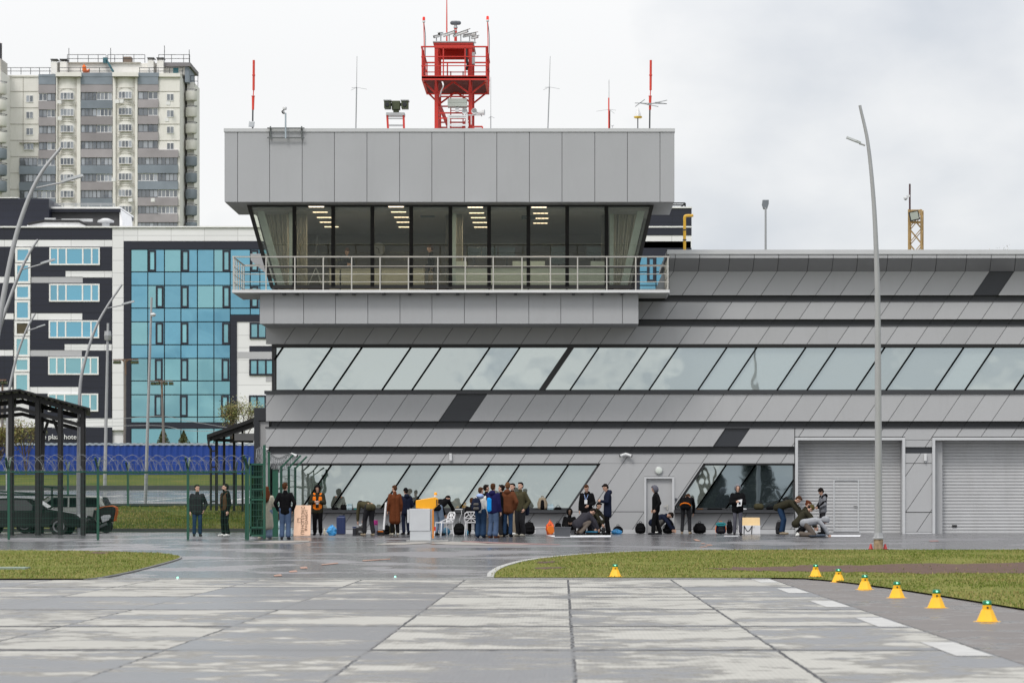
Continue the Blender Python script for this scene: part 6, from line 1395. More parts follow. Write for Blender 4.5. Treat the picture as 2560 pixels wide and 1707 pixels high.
# ---- cars and a scooter behind the fence
m_tyre = M('tyre', (.015, .015, .016), .85); m_rim = M('alloy_rim', (.25, .25, .26), .35, metal=.7); m_cglass = M('car_glass', (.012, .016, .018), .06, var=0)
def car(name, base, L, Wd, Ht, paint, lab, rz, suv=False):
    t = thing(name, base, lab, 'car', None, rz)
    prof = [(-.5, .22), (-.5, .52), (-.485, .62), (-.40, .66), (-.30, .98), (-.05, 1.0), (.08, .97), (.22, .70), (.45, .58), (.5, .45), (.5, .22)] if not suv else [(-.5, .24), (-.5, .62), (-.48, .68), (-.42, .96), (-.1, 1.0), (.06, .97), (.2, .68), (.46, .6), (.5, .46), (.5, .24)]
    body = MB(); pr = [(x*L, z*Ht) for x, z in prof]; n = len(pr)
    lay = []
    for y, k in ((-.5, .0), (-.47, .02), (.47, .02), (.5, .0)):
        sec = []
        for x, z in pr:
            inset = max(0, (z/Ht-.64))*.42
            sec.append(Vector((x*(1-.02*(abs(y) > .48)), y*Wd*(1-inset*1.0) if abs(y) > .1 else 0, z-(.012*Ht if abs(y) > .48 else 0))))
        lay.append(sec)
    vs = [v for s in lay for v in s]; fs = [tuple(range(n)), tuple(range(4*n-1, 3*n-1, -1))]
    for a in range(3):
        for i in range(n): fs.append((a*n+i, a*n+(i+1) % n, (a+1)*n+(i+1) % n, (a+1)*n+i))
    body.add(vs, fs); bo = body.build('body', paint, t, smooth=True, world=False, bevel=.03)
    for s in (-1, 1):
        zz0, zz1 = .66, .94; g = MB(); y0 = s*Wd*.5*(1-.0)+s*.004; y1 = s*Wd*.5*(1-(.94-.64)*.42)+s*.004
        xa = [(-.36, .66), (.15, .66), (.03, .94), (-.28, .94)] if not suv else [(-.43, .68), (.15, .68), (.03, .93), (-.4, .93)]
        g.add([(x*L, y0 if z < .8 else y1, z*Ht) for x, z in xa]+[(x*L, (y0 if z < .8 else y1)-s*.01, z*Ht) for x, z in xa], [(0, 1, 2, 3), (7, 6, 5, 4), (0, 4, 5, 1), (1, 5, 6, 2), (2, 6, 7, 3), (3, 7, 4, 0)]); g.build('side_window', m_cglass, t, world=False)
        g = MB(); g.bar((-.12*L, y0*1.003, .66*Ht), (-.12*L, y1*1.003, .94*Ht), .06, .01); g.build('door_pillar', paint, t, world=False)
        for k, xx in enumerate((-.31, .31)):
            w_ = MB(); c = Vector((xx*L, s*(Wd/2-.1), .32)); w_.lathe([(.2, -.1), (.31, -.1), (.33, -.06), (.33, .06), (.31, .1), (.2, .1)], c, 22, (0, s, 0)); wo = w_.build('wheel', m_tyre, t, world=False, smooth=True)
            w_ = MB(); w_.lathe([(.2, .07), (.21, .105), (.05, .09), (.04, .11)], c, 10, (0, s, 0)); w_.build('rim', m_rim, wo, world=False)
        g = MB(); g.box(.455*L, .492*L, s*Wd*.28, s*Wd*.45, .48*Ht, .56*Ht); g.build('headlight', M('headlight_glass', (.55, .56, .57), .15), t, world=False)
        g = MB(); g.box(-.503*L, -.47*L, s*Wd*.32, s*Wd*.47, .5*Ht, .62*Ht); g.build('tail_light', M('tail_light_red', (.35, .015, .015), .2), t, world=False)
        g = MB(); g.ell((.17*L, s*(Wd*.5+.09), .68*Ht), (.06, .09, .06)); g.build('mirror', paint, t, world=False, smooth=True)
    g = MB(); q_ = Wd*.40; g.add([(.215*L, -q_*1.02, .705*Ht), (.215*L, q_*1.02, .705*Ht), (.09*L, q_*.9, .955*Ht), (.09*L, -q_*.9, .955*Ht)], [(0, 1, 2, 3)]); o = g.build('windscreen', m_cglass, t, world=False); o.location = (.012, 0, .012)
    g = MB(); x0_, x1_ = ((-.405, -.315) if not suv else (-.482, -.432)); g.add([(x0_*L, -q_, .68*Ht), (x0_*L, q_, .68*Ht), (x1_*L, q_*.88, .94*Ht), (x1_*L, -q_*.88, .94*Ht)], [(0, 1, 2, 3)]); o = g.build('rear_window', m_cglass, t, world=False); o.location = (-.03, 0, .012)
    return t
m_carblk = M('black_green_paint', (.006, .011, .010), .22, var=.02, spec=.25); m_carwht = M('pale_car_paint', (.50, .52, .47), .25, var=.03)
Yc1 = 107.5; car('parked_car', (PX(66, Yc1), Yc1, zg(Yc1)-.05), 4.1, 1.72, 1.32, m_carblk, 'dark hatchback facing right under the black canopy', 0)
Yc2 = 111.5; car('parked_car', (PX(150, Yc2), Yc2, zg(Yc2)), 3.7, 1.75, 1.38, m_carwht, 'pale estate car seen behind the dark hatchback', R(180), True)
Ys_ = 110.5; bs = P(262, 1331, Ys_); bs.z = zg(Ys_); t = thing('motor_scooter', bs, 'scooter under a black and orange cover beside the grass bank', 'scooter')
def sp(x, y): return P(x, y, Ys_)
m = MB(); A = [sp(243, 1268), sp(258, 1264), sp(282, 1264), sp(292, 1268), sp(293, 1276), sp(287, 1300), sp(283, 1306), sp(272, 1300), sp(252, 1304), sp(240, 1300)]; m.hull2([v-Vector((0, .22, 0)) for v in A], [v+Vector((0, .22, 0)) for v in A]); m.build('cover', M('black_cover', (.009, .009, .010), .7), t, bevel=.08)
m = MB(); m.tube([sp(241, 1273), sp(262, 1265.5), sp(284, 1264), sp(292, 1268), sp(293.5, 1276), sp(288, 1301)], .022, 8)
for yy in (-.23, .23): m.tube([v+Vector((0, yy, 0)) for v in (sp(241, 1273), sp(262, 1266), sp(284, 1264.5), sp(292, 1268), sp(293, 1277), sp(287.5, 1302))], .016, 8)
m.build('cover_trim', M('orange_trim', (.72, .16, .02), .5), t)
for x in (266, 228):
    m = MB(); c = sp(x, 1320); c.z = zg(Ys_)+.24; m.lathe([(.14, -.07), (.22, -.07), (.24, -.04), (.24, .04), (.22, .07), (.14, .07)], c, 20, (0, 1, 0)); wo = m.build('wheel', m_tyre, t, smooth=True); m = MB(); m.lathe([(.14, -.05), (.03, -.06), (.03, .06), (.14, .05)], c, 10, (0, 1, 0)); m.build('rim', m_rim, wo)
m = MB(); A = [sp(254, 1291), sp(262, 1287), sp(277, 1286), sp(280, 1290), sp(274, 1300), sp(258, 1306)]; m.hull2([v-Vector((0, .25, 0)) for v in A], [v+Vector((0, -.2, 0)) for v in A]); m.build('rear_fairing', m_white, t, bevel=.02); m = MB(); m.tube([sp(246, 1319)-Vector((0, .25, 0)), sp(270, 1308)-Vector((0, .25, 0))], [.045, .06], 10); m.build('exhaust', m_rim, t); m = MB(); m.bar(sp(228, 1316), sp(266, 1316), .2, .12); m.bar(sp(228, 1318), sp(238, 1275), .08); m.build('chassis', m_black, t)
# ------------------------------------------------------------------ people
m_skin = M('skin', (.50, .30, .22), .55, var=.05); m_skin_d = M('dark_skin', (.10, .055, .035), .55, var=.05)
m_eye = M('eye_dark', (.01, .008, .008), .2)
def cloth(name, col, rough=.85): return M('cloth_'+name, col, rough, var=.10, scale=9, bump=.5, bscale=14, spec=.08)
C_ = dict(black=(.0055, .0055, .0065), charcoal=(.022, .022, .025), navy=(.011, .015, .032), deepnavy=(.012, .012, .06), olive=(.055, .050, .028), dkolive=(.030, .028, .018), brown=(.105, .038, .018), rust=(.115, .035, .014),
          orange=(.85, .20, .015), jeans=(.065, .10, .175), ltjeans=(.16, .21, .29), dkjeans=(.018, .040, .085), cream=(.42, .39, .32), sage=(.21, .23, .18), grey=(.17, .175, .195), ltgrey=(.28, .29, .31), gpants=(.085, .085, .105), brownvest=(.07, .038, .020),
          blue=(.012, .25, .66), white=(.62, .62, .60), ltblue=(.30, .40, .66), beige=(.27, .22, .16), greypants=(.09, .085, .08), puffer=(.035, .034, .042), brownhair=(.060, .026, .012), darkhair=(.012, .009, .008), auburn=(.10, .030, .013), ltbrown=(.12, .06, .028), hoodgrey=(.11, .11, .135), camo=(.12, .10, .085), olivecap=(.075, .062, .022))
def cl(n): return cloth(n, C_[n])
def rm(mb, name, mat, parent, vox, sm=4, smooth=True):
    o = mb.build(name, mat, parent, world=False, smooth=False)
    r = o.modifiers.new('remesh', 'REMESH'); r.mode = 'VOXEL'; r.voxel_size = vox; r.use_smooth_shade = True
    if sm: s = o.modifiers.new('smooth', 'SMOOTH'); s.factor = .5; s.iterations = sm
    return o
def hand(mb, W, d, nrm, side, s, curl=.5):
    """palm, four unequal bent fingers and a thumb from the side of the palm"""
    d = d.normalized(); b = d.cross(nrm).normalized(); nn = b.cross(d).normalized()
    for k in (-1, 0, 1): mb.cap(W+b*.018*k*s, W+(d*.075+b*.022*k)*s, .017*s, .016*s, 8)
    for k, L in zip((-1.5, -.5, .5, 1.5), (.062, .074, .07, .054)):
        p0 = W+(d*.08+b*.0175*k)*s; d1 = (d*math.cos(curl*.7)+nn*math.sin(curl*.7)); p1 = p0+d1*L*.5*s; d2 = (d*math.cos(curl*1.8)+nn*math.sin(curl*1.8)); p2 = p1+d2*L*.5*s
        mb.cap(p0, p1, .0098*s, .009*s, 6); mb.cap(p1, p2, .009*s, .008*s, 6)
    t0 = W+(d*.025+b*.028*side)*s; t1 = t0+(d*.03+b*.022*side+nn*.015)*s; mb.cap(t0, t1, .012*s, .0105*s, 6); mb.cap(t1, t1+(d*.028+nn*.01)*s, .0105*s, .009*s, 6)
V = Vector
ARMS = {   # elbow and wrist seen from the shoulder: (sideways, forwards, upwards)
 'down': ((.06, -.02, -.29), (.07, .05, -.54)), 'pocket': ((.13, -.07, -.27), (.05, .06, -.50)), 'hold': ((.07, .05, -.27), (-.09, .24, -.24)), 'hold_low': ((.09, .0, -.28), (-.06, .20, -.38)),
 'ear': ((.13, .17, -.20), (-.02, .13, .04)), 'chin': ((.05, .2, -.22), (-.10, .20, .0)), 'reach': ((.03, .20, -.22), (.0, .33, -.46)), 'hang': ((.03, .03, -.29), (.02, .06, -.55)), 'back': ((.10, -.12, -.26), (-.02, -.17, -.46)), 'fold': ((.08, .04, -.27), (-.16, .20, -.22))}
def person(foot, face, label, h=1.75, top='black', bot='dkjeans', shoes='charcoal', hair=('short', 'darkhair'), skin=None, lean=0, bow=0, arms=('down', 'down'), legs='stand', hem=.06, wide=1., puff=1., hood=None, vest=None, group='people waiting along the wall', flare=0, turn=0, cat='person', stride=.0, sq=0, headturn=0, sole=None, twist=0, lowhem=None):
    s = h/1.75; skin = skin or m_skin; t = thing('person', foot, label, cat, group, R(face))
    f = V((0, -1, 0)); hipz = .93*s
    if legs == 'kneel': hipz = .46*s
    if legs == 'crouch': hipz = .40*s
    if legs == 'sit': hipz = .50*s
    if legs == 'floor': hipz = .14*s
    Hc = V((0, 0, hipz)); L = R(lean); u = V((0, -math.sin(L), math.cos(L))); vf = V((0, -math.cos(L), -math.sin(L)))
    if lean > 30 and legs == 'stand': Hc = V((0, .12*s*math.sin(L), hipz))
    neck = Hc+u*.52*s; chest = Hc+u*.36*s; bw = L+R(bow); wv = V((0, -math.sin(bw), math.cos(bw))); wf = V((0, -math.cos(bw), -math.sin(bw)))
    head = neck+u*.045*s+wv*.135*s
    sh = {k: Hc+u*.455*s+V((k*.175*s, 0, 0)) for k in (-1, 1)}
    EL, WR = {}, {}
    for k, a in zip((-1, 1), arms):
        e, w_ = (ARMS[a] if isinstance(a, str) else a)
        if a in ('hang', 'reach', 'down', 'pocket', 'back') or not isinstance(a, str): U, Fv = V((0, 0, 1)), V((0, -1, 0))
        else: U, Fv = u, vf
        EL[k] = sh[k]+(V((k*e[0], 0, 0))+Fv*e[1]+U*e[2])*s; WR[k] = sh[k]+(V((k*w_[0], 0, 0))+Fv*w_[1]+U*w_[2])*s
    hip, kn, an = {}, {}, {}
    for k in (-1, 1):
        hip[k] = Hc+V((k*.09*s, 0, 0))
        st = stride*k
        if legs == 'stand': kn[k] = V((k*(.095+sq)*s, -.03*s-st*.5, .49*s)); an[k] = V((k*(.10+sq*1.6)*s, .02*s-st, .085*s))
        elif legs == 'kneel': kn[k] = V((k*.12*s, -.30*s, .07*s)); an[k] = V((k*.10*s, .12*s, .07*s))
        elif legs == 'crouch': kn[k] = V((k*.16*s, -.36*s, .46*s)); an[k] = V((k*.12*s, -.06*s, .085*s))
        elif legs == 'sit': kn[k] = V((k*.12*s, -.42*s, .50*s)); an[k] = V((k*.12*s, -.40*s, .085*s))
        elif legs == 'floor': kn[k] = V((k*.16*s, -.34*s, .42*s)); an[k] = V((k*.14*s, -.58*s, .08*s))
    # ---- body: one continuous mesh
    b = MB()
    for k in (-1, 1):
        b.cap(Hc+V((k*.06*s, 0, .04*s)), chest+V((k*.08*s, 0, 0)), .085*s, .085*s); b.cap(chest+V((k*.05*s, 0, 0)), sh[k], .07*s, .05*s)
        b.cap(sh[k], EL[k], .045*s, .036*s); b.cap(EL[k], WR[k], .036*s, .026*s)
        d = WR[k]-EL[k]; inw = V((-k, 0, 0))-d.normalized()*d.normalized().dot(V((-k, 0, 0)))
        if inw.length < .1: inw = V((0, 0, -1))
        hand(b, WR[k]+d.normalized()*.01, d, inw, 1 if k < 0 else -1, s*1.05, .5)
        b.cap(hip[k], kn[k], .075*s, .05*s); b.cap(kn[k], an[k], .05*s, .035*s)
    b.cap(neck-u*.04*s, head-wv*.05*s, .052*s, .05*s)
    # head with face
    hq = Matrix((( -1, 0, 0), (wf.x, wf.y, wf.z), (wv.x, wv.y, wv.z))).transposed() if False else None
    Z = Matrix.Rotation(R(headturn), 3, wv); rx = Z @ V((1, 0, 0)); wfh = Z @ wf
    def hp(x, y, z): return head+(rx*x+wfh*y+wv*z)*s
    Q = Matrix((rx, -wfh, wv)).transposed()
    b.ell(hp(0, -.012, .035), (.076*s, .096*s, .088*s), 14, 10, Q); b.ell(hp(0, .012, -.035), (.064*s, .078*s, .085*s), 14, 10, Q)
    b.cap(hp(0, .088, .012), hp(0, .108, -.022), .011*s, .015*s, 6); b.cap(hp(-.022, .082, -.062), hp(.022, .082, -.062), .010*s, .010*s, 6); b.ell(hp(0, .075, -.095), (.026*s, .022*s, .02*s), 8, 6)
    for k in (-1, 1): b.ell(hp(k*.078, -.01, -.005), (.012*s, .022*s, .032*s), 8, 6, Q); b.cap(hp(k*.014, .088, .03), hp(k*.045, .078, .03), .008*s, .007*s, 6)
    rm(b, 'body', skin, t, .011*s, 2)
    e = MB()
    for k in (-1, 1): e.ell(hp(k*.031, .083, .008), (.011*s, .006*s, .006*s), 8, 6, Q)
    e.build('eyes', m_eye, t, world=False)
    # ---- trousers
    g = MB()
    tw, cw = .092*wide*s, .066*wide*s
    for k in (-1, 1):
        g.cap(Hc+V((k*.065*s, 0, 0))+u*.05*s, hip[k], .105*s, .10*s); g.cap(hip[k], kn[k], tw*1.04, max(tw*.80, cw)); g.cap(kn[k], an[k]+(V((0, 0, .03*s)) if legs != 'kneel' else V((0, -.03, 0))), max(tw*.78, cw), cw*(1+flare)); g.cap((kn[k]+an[k])/2+V((0, .004, 0)), an[k]+V((0, .01*s, .035*s)), cw*1.04, cw*1.05*(1+flare))
    rm(g, 'trousers', cl(bot) if isinstance(bot, str) else bot, t, .017*s, 3)
    # ---- shoes
    for k in (-1, 1):
        g = MB()
        if legs == 'kneel': dn = V((0, .0, -1)); g.cap(an[k]+V((0, .05, .02)), an[k]+V((0, .16, -.02))*s, .042*s, .035*s); g.cap(an[k]+V((0, .1, -.03)), an[k]+V((0, .13, .05)), .03*s, .03*s)
        else:
            z0 = an[k].z-.05*s; A = V((an[k].x, an[k].y+.035*s, z0)); B = V((an[k].x+k*.025*s, an[k].y-.165*s, z0-.006*s)); g.cap(A, B, .046*s, .036*s); g.cap(V((an[k].x, an[k].y, z0+.035*s)), (A+B)/2, .045*s, .042*s)
        so = rm(g, 'shoe', cl(shoes) if isinstance(shoes, str) else shoes, t, .013*s, 2)
    # ---- jacket
    g = MB(); p = puff
    for k in (-1, 1):
        g.cap(Hc+V((k*.062*s, 0, 0))+u*.08*s, chest+V((k*.075*s, 0, 0)), .118*p*s, .122*p*s); g.cap(chest+V((k*.06*s, 0, 0)), sh[k]+V((-k*.02*s, 0, 0))-u*.01*s, .105*p*s, .078*p*s)
        g.cap(sh[k], EL[k], .072*p*s, .060*p*s); g.cap(EL[k], WR[k]-(WR[k]-EL[k])*.08, .060*p*s, .048*p*s)
        # lower part down to the hem
        if legs == 'stand':
            hz = V((k*(.068+.03*flare)*s, .0, hipz-hem*s)) if lean < 30 else Hc+V((k*.066*s, 0, 0))-u*hem*.6*s
            g.cap(Hc+V((k*.06*s, 0, 0))+u*.08*s, hz, .122*p*s, (.118+.09*max(hem-.12, 0))*p*s)
        else: g.cap(Hc+V((k*.06*s, 0, 0))+u*.08*s, Hc+V((k*.062*s, .03*s, -.0))+u*.0, .12*p*s, .125*p*s)
    g.cap(neck-u*.05*s, neck+u*.03*s, .078*s, .068*s)
    if hood == 'back': g.ell(neck-vf*.085*s+u*.0*s, (.115*s, .075*s, .085*s), 12, 8)
    tmat = cl(top) if isinstance(top, str) else top
    rm(g, 'jacket', tmat, t, .017*s, 3)
    if vest:
        g = MB()
        for k in (-1, 1): g.cap(Hc+V((k*.055*s, 0, 0))+u*.0*s+vf*.02*s, chest+V((k*.08*s, 0, 0))+vf*.015*s, .125*s, .122*s); g.cap(chest+V((k*.09*s, 0, 0)), sh[k]+V((-k*.06*s, 0, 0)), .115*s, .085*s)
        rm(g, 'vest', cl(vest), t, .017*s, 2)
        g = MB(); g.bar(neck+vf*.10*s-u*.03*s, Hc+vf*.152*s+u*.02*s, .10*s, .02*s, up=vf); g.build('vest_opening', tmat, t, world=False)
    # ---- hair / headgear
    st, hc = hair; hm = cl(hc); g = MB()
    if st in ('short', 'curly', 'long', 'bun'):
        r_ = 1.14 if st == 'curly' else 1.0
        g.ell(hp(0, -.026, .047), (.083*s*r_, .094*s*r_, .088*s*r_), 14, 10, Q); g.ell(hp(0, -.055, .0), (.076*s*r_, .062*s*r_, .085*s*r_), 12, 8, Q)
        g.ell(hp(0, .045, .098), (.060*s, .050*s, .030*s), 10, 8, Q)
        if st == 'curly':
            random.seed(int(foot[0]*100))
            for _ in range(26): a, c_ = random.uniform(0, 6.28), random.uniform(-.2, 1); q_ = math.sqrt(1-min(1, c_*c_)); g.ell(hp(.085*q_*math.cos(a), -.03+.085*q_*math.sin(a)*.9, .05+.085*c_), (.03*s,)*3, 6, 5)
        if st == 'long': g.cap(hp(0, -.06, -.02), hp(0, -.09, -.30), .085*s, .13*s); g.cap(hp(-.06, -.03, -.03), hp(-.08, -.05, -.28), .05*s, .07*s); g.cap(hp(.06, -.03, -.03), hp(.09, -.05, -.28), .05*s, .07*s)
        if st == 'bun': g.ell(hp(0, -.10, .06), (.06*s, .055*s, .055*s), 10, 8)
        rm(g, 'hair', hm, t, .012*s, 1)
    elif st == 'beanie': g.ell(hp(0, -.015, .055), (.087*s, .105*s, .092*s), 14, 10, Q); g.lathe([(.088*s, -.03*s), (.092*s, 0), (.09*s, .03*s)], hp(0, -.012, .035), 14, wv); rm(g, 'beanie', hm, t, .012*s, 1); g = MB(); g.ell(hp(0, -.055, -.02), (.074*s, .06*s, .06*s), 10, 8, Q); g.build('hair', cl('darkhair'), t, world=False, smooth=True)
    elif st == 'hood':
        g = MB(); n = 14; vs = []; rings = [(.062, .085, .115, -.01), (.02, .10, .135, -.005), (-.05, .108, .135, -.005), (-.10, .085, .10, -.01), (-.125, .03, .04, -.01)]
        for (yy, ra, rb_, zz) in rings:
            for i in range(n): a = 2*math.pi*i/n; vs.append(hp(ra*math.cos(a), yy, zz+rb_*math.sin(a)))
        fs = [(i*n+k, i*n+(k+1) % n, (i+1)*n+(k+1) % n, (i+1)*n+k) for i in range(len(rings)-1) for k in range(n)]+[tuple(range((len(rings)-1)*n, len(rings)*n))]
        g.add(vs, fs); o = g.build('hood', hm, t, world=False, smooth=True); so = o.modifiers.new('solid', 'SOLIDIFY'); so.thickness = .014; so.offset = 1
    t['_'] = 0; del t['_']
    return t, dict(head=head, WR=WR, EL=EL, neck=neck, chest=chest, u=u, vf=vf, s=s, hp=hp, Hc=Hc)
def gp(x, y):
    """ground point under a photo pixel, kept clear of the facade"""
    p = G(x, y)
    if p.y > 108.45: p = Vector((PX(x, 108.45), 108.45, zg(108.45)))
    return p
def hh(y0, y1, Y): return (y1-y0)*Y/F
def at(px, py, yb, ytop, *a, **k):
    p = gp(px, yb); k.setdefault('h', min(1.92, max(1.6, (yb-ytop)*p.y/F))); return person(p, *a, **k)
def extra(name, t, mb, mat, **k): return mb.build(name, mat, t, world=False, **k)
BK = 180   # back towards the camera
# face: 0 looks at the camera, 90 looks right, -90 looks left
t, i = at(667, 0, 1346.3, 1216, 165, 'woman with long auburn hair in a pale coat behind the gate leaf', top='cream', bot='ltjeans', shoes='cream', hair=('long', 'auburn'), hem=.50, wide=1.25, flare=.35, arms=('hold', 'down'), puff=1.05)
at(652, 0, 1346, 1222, 100, 'person in black trousers half hidden behind the green gate leaf', top='sage', bot='black', shoes='cream', hair=('short', 'darkhair'), hem=.3)
at(713, 0, 1347.5, 1213, 178, 'man in a black jumper and blue jeans standing with his back to us', top='black', bot='jeans', shoes='charcoal', hair=('short', 'brownhair'), arms=('pocket', 'pocket'), wide=1.15, hem=.08, headturn=-20, h=1.80)
t, i = at(794, 0, 1337, 1220, 0, 'person in an orange safety vest looking down at a phone', top='dkolive', bot='black', shoes='black', hair=('hood', 'black'), vest='orange', bow=32, arms=('hold', 'hold'), wide=1.1, hem=.1, skin=m_skin, puff=1.12, h=1.72)
g = MB(); c = (i['WR'][-1]+i['WR'][1])/2+V((0, -.07, .04)); g.box(c.x-.04, c.x+.04, c.y-.01, c.y+.005, c.z-.02, c.z+.06); extra('phone', t, g, m_lens)
g = MB(); c = i['Hc']+V((0, -.17, .17)); g.box(c.x-.05, c.x+.05, c.y-.008, c.y, c.z-.04, c.z+.04); extra('badge', t, g, m_white)
at(921, 0, 1338, 1212, -150, 'person in an olive jacket bending over to a bag by the left black suitcase row', top='olive', bot='charcoal', shoes='beige', lean=78, bow=20, arms=('reach', 'hang'), stride=.12, wide=1.1, hem=.1, h=1.82, hair=('short', 'darkhair'))
at(987, 0, 1337, 1225, -160, 'person in a long rust brown coat and pale shoes', top='rust', bot='black', shoes='cream', hair=('short', 'brownhair'), bow=22, hem=.42, hood=None, headturn=20, h=1.70)
at(1015, 0, 1335.5, 1221, -155, 'person in a black beanie and navy jacket beside the rust coat', top='navy', bot='navy', shoes='black', hair=('beanie', 'black'), bow=15, hood='back', arms=('hold_low', 'down'), hem=.1, puff=1.1)
at(1098, 0, 1337, 1215, 150, 'person in black and light jeans bending over the ledge behind the cabinet', top='black', bot='ltjeans', shoes='charcoal', lean=62, bow=20, arms=('reach', 'reach'), hair=('short', 'darkhair'), wide=1.08, h=1.78)
at(1179, 0, 1335, 1252, 175, 'person in black seated on a white chair facing the wall', top='black', bot='black', shoes='charcoal', legs='sit', lean=8, arms=('hold', 'hold'), hair=('short', 'brownhair'), h=1.68, hem=.1)
t, i = at(1202, 0, 1343, 1218, 165, 'person in a white jacket with a pale blue hood and a small black rucksack', top='white', bot='dkjeans', shoes='navy', hair=('short', 'brownhair'), arms=('down', 'chin'), wide=1.35, flare=.15, hem=.04, headturn=-25, bow=8)
g = MB(); g.ell(i['neck']-i['vf']*.085-i['u']*.0, (.13, .085, .075), 12, 8); extra('hood', t, g, cl('ltblue'), smooth=True)
t, i = at(1233, 0, 1343.5, 1208.5, 150, 'person in a navy and bright blue jacket holding a phone to the ear', top='deepnavy', bot='jeans', shoes='brown', hair=('short', 'brownhair'), arms=('down', 'ear'), hood='back', wide=1.15, flare=.2, hem=.06, headturn=10, puff=1.1)
g = MB()
g.cap(i['Hc']+V((.085, .055, -.01)), i['Hc']+V((.085, .06, .30)), .112, .105); rm(g, 'jacket_panel', cl('blue'), t, .02, 2)
g = MB(); c = i['WR'][1]+V((-.02, -.03, .06)); g.bar(c+V((0, 0, -.06)), c+V((0, -.03, .08)), .014, .07); extra('phone', t, g, m_lens)
at(1216, 0, 1340, 1224, 120, 'person in a black puffer and grey trousers behind the blue jacket', top='black', bot='greypants', shoes='beige', hair=('short', 'darkhair'), arms=('pocket', 'pocket'), puff=1.15, wide=1.2, h=1.72)
at(1253, 0, 1341, 1222, -110, 'dark dressed person hidden between the blue and brown jackets', top='black', bot='charcoal', shoes='beige', hair=('short', 'darkhair'), wide=1.2, h=1.72)
at(1269, 0, 1341, 1211, 172, 'person in a brown hooded jacket and dark blue jeans seen from behind', top='brown', bot='dkjeans', shoes='black', hair=('short', 'ltbrown'), arms=('pocket', 'pocket'), hood='back', hem=.08, puff=1.18, headturn=20, wide=1.0, h=1.8)
at(1281, 0, 1336.5, 1214, -40, 'person in black and beige trousers facing the brown jacket', top='black', bot='beige', shoes='white', hair=('short', 'darkhair'), wide=1.15, hem=.2, h=1.76)
at(1301, 0, 1339.5, 1213.5, -38, 'dark haired person in an olive jacket looking left', top='olive', bot='charcoal', shoes='cream', hair=('short', 'darkhair'), arms=('pocket', 'pocket'), wide=1.25, hem=.06, puff=1.12, h=1.80, hood=None)
at(1424, 0, 1334, 1278, 5, 'person in a dark hood and patterned gloves sitting against the wall', top='black', bot='black', shoes='black', hair=('hood', 'black'), skin=m_skin_d, legs='floor', arms=('fold', 'fold'), bow=10, h=1.62, group='people waiting along the wall')
m_pat = M('patterned_sleeve', (.22, .20, .22), .8, var=1.2, scale=22)
g = MB(); c = gp(1424, 1334); g.cap(P(1412, 1303, 108.0), P(1420, 1304, 107.85), .07, .06); g.cap(P(1437, 1303, 108.0), P(1428, 1304, 107.85), .07, .06); o = g.build('patterned_scarf', m_pat, smooth=True); tag(o, 'patterned scarf held up by the seated hooded person', 'scarf')
t, i = at(1467, 0, 1336, 1220.5, -12, 'person in a black hoodie wearing a white badge on a lanyard', top='black', bot='black', shoes='black', hair=('short', 'brownhair'), bow=28, hood='back', arms=('down', 'hold_low'), wide=1.25, hem=.08, puff=1.1, h=1.72)
g = MB(); c = i['chest']+V((.0, -.155, -.14)); g.box(c.x-.05, c.x+.05, c.y-.008, c.y, c.z-.07, c.z+.07); extra('badge', t, g, m_white)
g = MB()
for k in (-1, 1): g.bar(i['neck']+V((k*.07, -.1, -.04)), c+V((k*.01, -.004, .07)), .018, .006)
extra('lanyard', t, g, cl('ltblue'))
at(1445, 0, 1338, 1277, 112, 'person in a dark grey puffer crouching beside the badge wearer', top='puffer', bot='camo', shoes='charcoal', hair=('short', 'darkhair'), legs='crouch', lean=48, bow=25, arms=('reach', 'reach'), puff=1.3, h=1.72)
at(1482, 0, 1334.5, 1280, 60, 'crouching person mostly hidden behind the badge wearer', top='dkolive', bot='dkolive', shoes='charcoal', hair=('short', 'darkhair'), legs='crouch', lean=20, bow=10, arms=('reach', 'reach'), h=1.66)
at(1519, 0, 1335.5, 1221, -82, 'man in a dark navy coat looking down in profile to the left', top='navy', bot='black', shoes='black', hair=('short', 'darkhair'), bow=34, arms=('hold', 'hold'), hem=.24, hood='back', h=1.76, puff=1.05, flare=.1)
at(1640, 0, 1335.5, 1225.5, -80, 'person in a grey hood and black jacket in front of the grey door', top='black', bot='black', shoes='charcoal', hair=('hood', 'hoodgrey'), bow=25, arms=('pocket', 'pocket'), stride=.14, wide=1.15, puff=1.1, h=1.70)
at(1634, 0, 1333, 1284, 75, 'person in a dark navy coat crouching behind the grey hood', top='navy', bot='greypants', shoes='white', hair=('short', 'darkhair'), legs='crouch', lean=60, bow=35, arms=('reach', 'reach'), puff=1.2, h=1.7)
t, i = at(1715, 0, 1334, 1212, 170, 'person in black with an orange waist stripe bending over the right ledge', top='black', bot='charcoal', shoes='beige', lean=58, bow=25, arms=('reach', 'reach'), hair=('short', 'brownhair'), h=1.82, wide=.92, sq=.02)
g = MB(); n = 14
for k in range(n+1):
    pass
pts = [i['Hc']+V((.175*math.cos(math.pi*k/n), .11*math.sin(math.pi*k/n)*1.0+.06, .03+.09*math.sin(math.pi*k/n))) for k in range(n+1)]
g.tube(pts, .022, 6); extra('waist_stripe', t, g, cl('orange'))
t, i = at(1844, 0, 1337, 1220, 3, 'person in a grey hood and black puffer reading a white sheet', top='black', bot='gpants', shoes='charcoal', hair=('hood', 'grey'), bow=16, arms=('hold', 'hold'), wide=.92, hem=.06, puff=1.16, h=1.72, stride=.05)
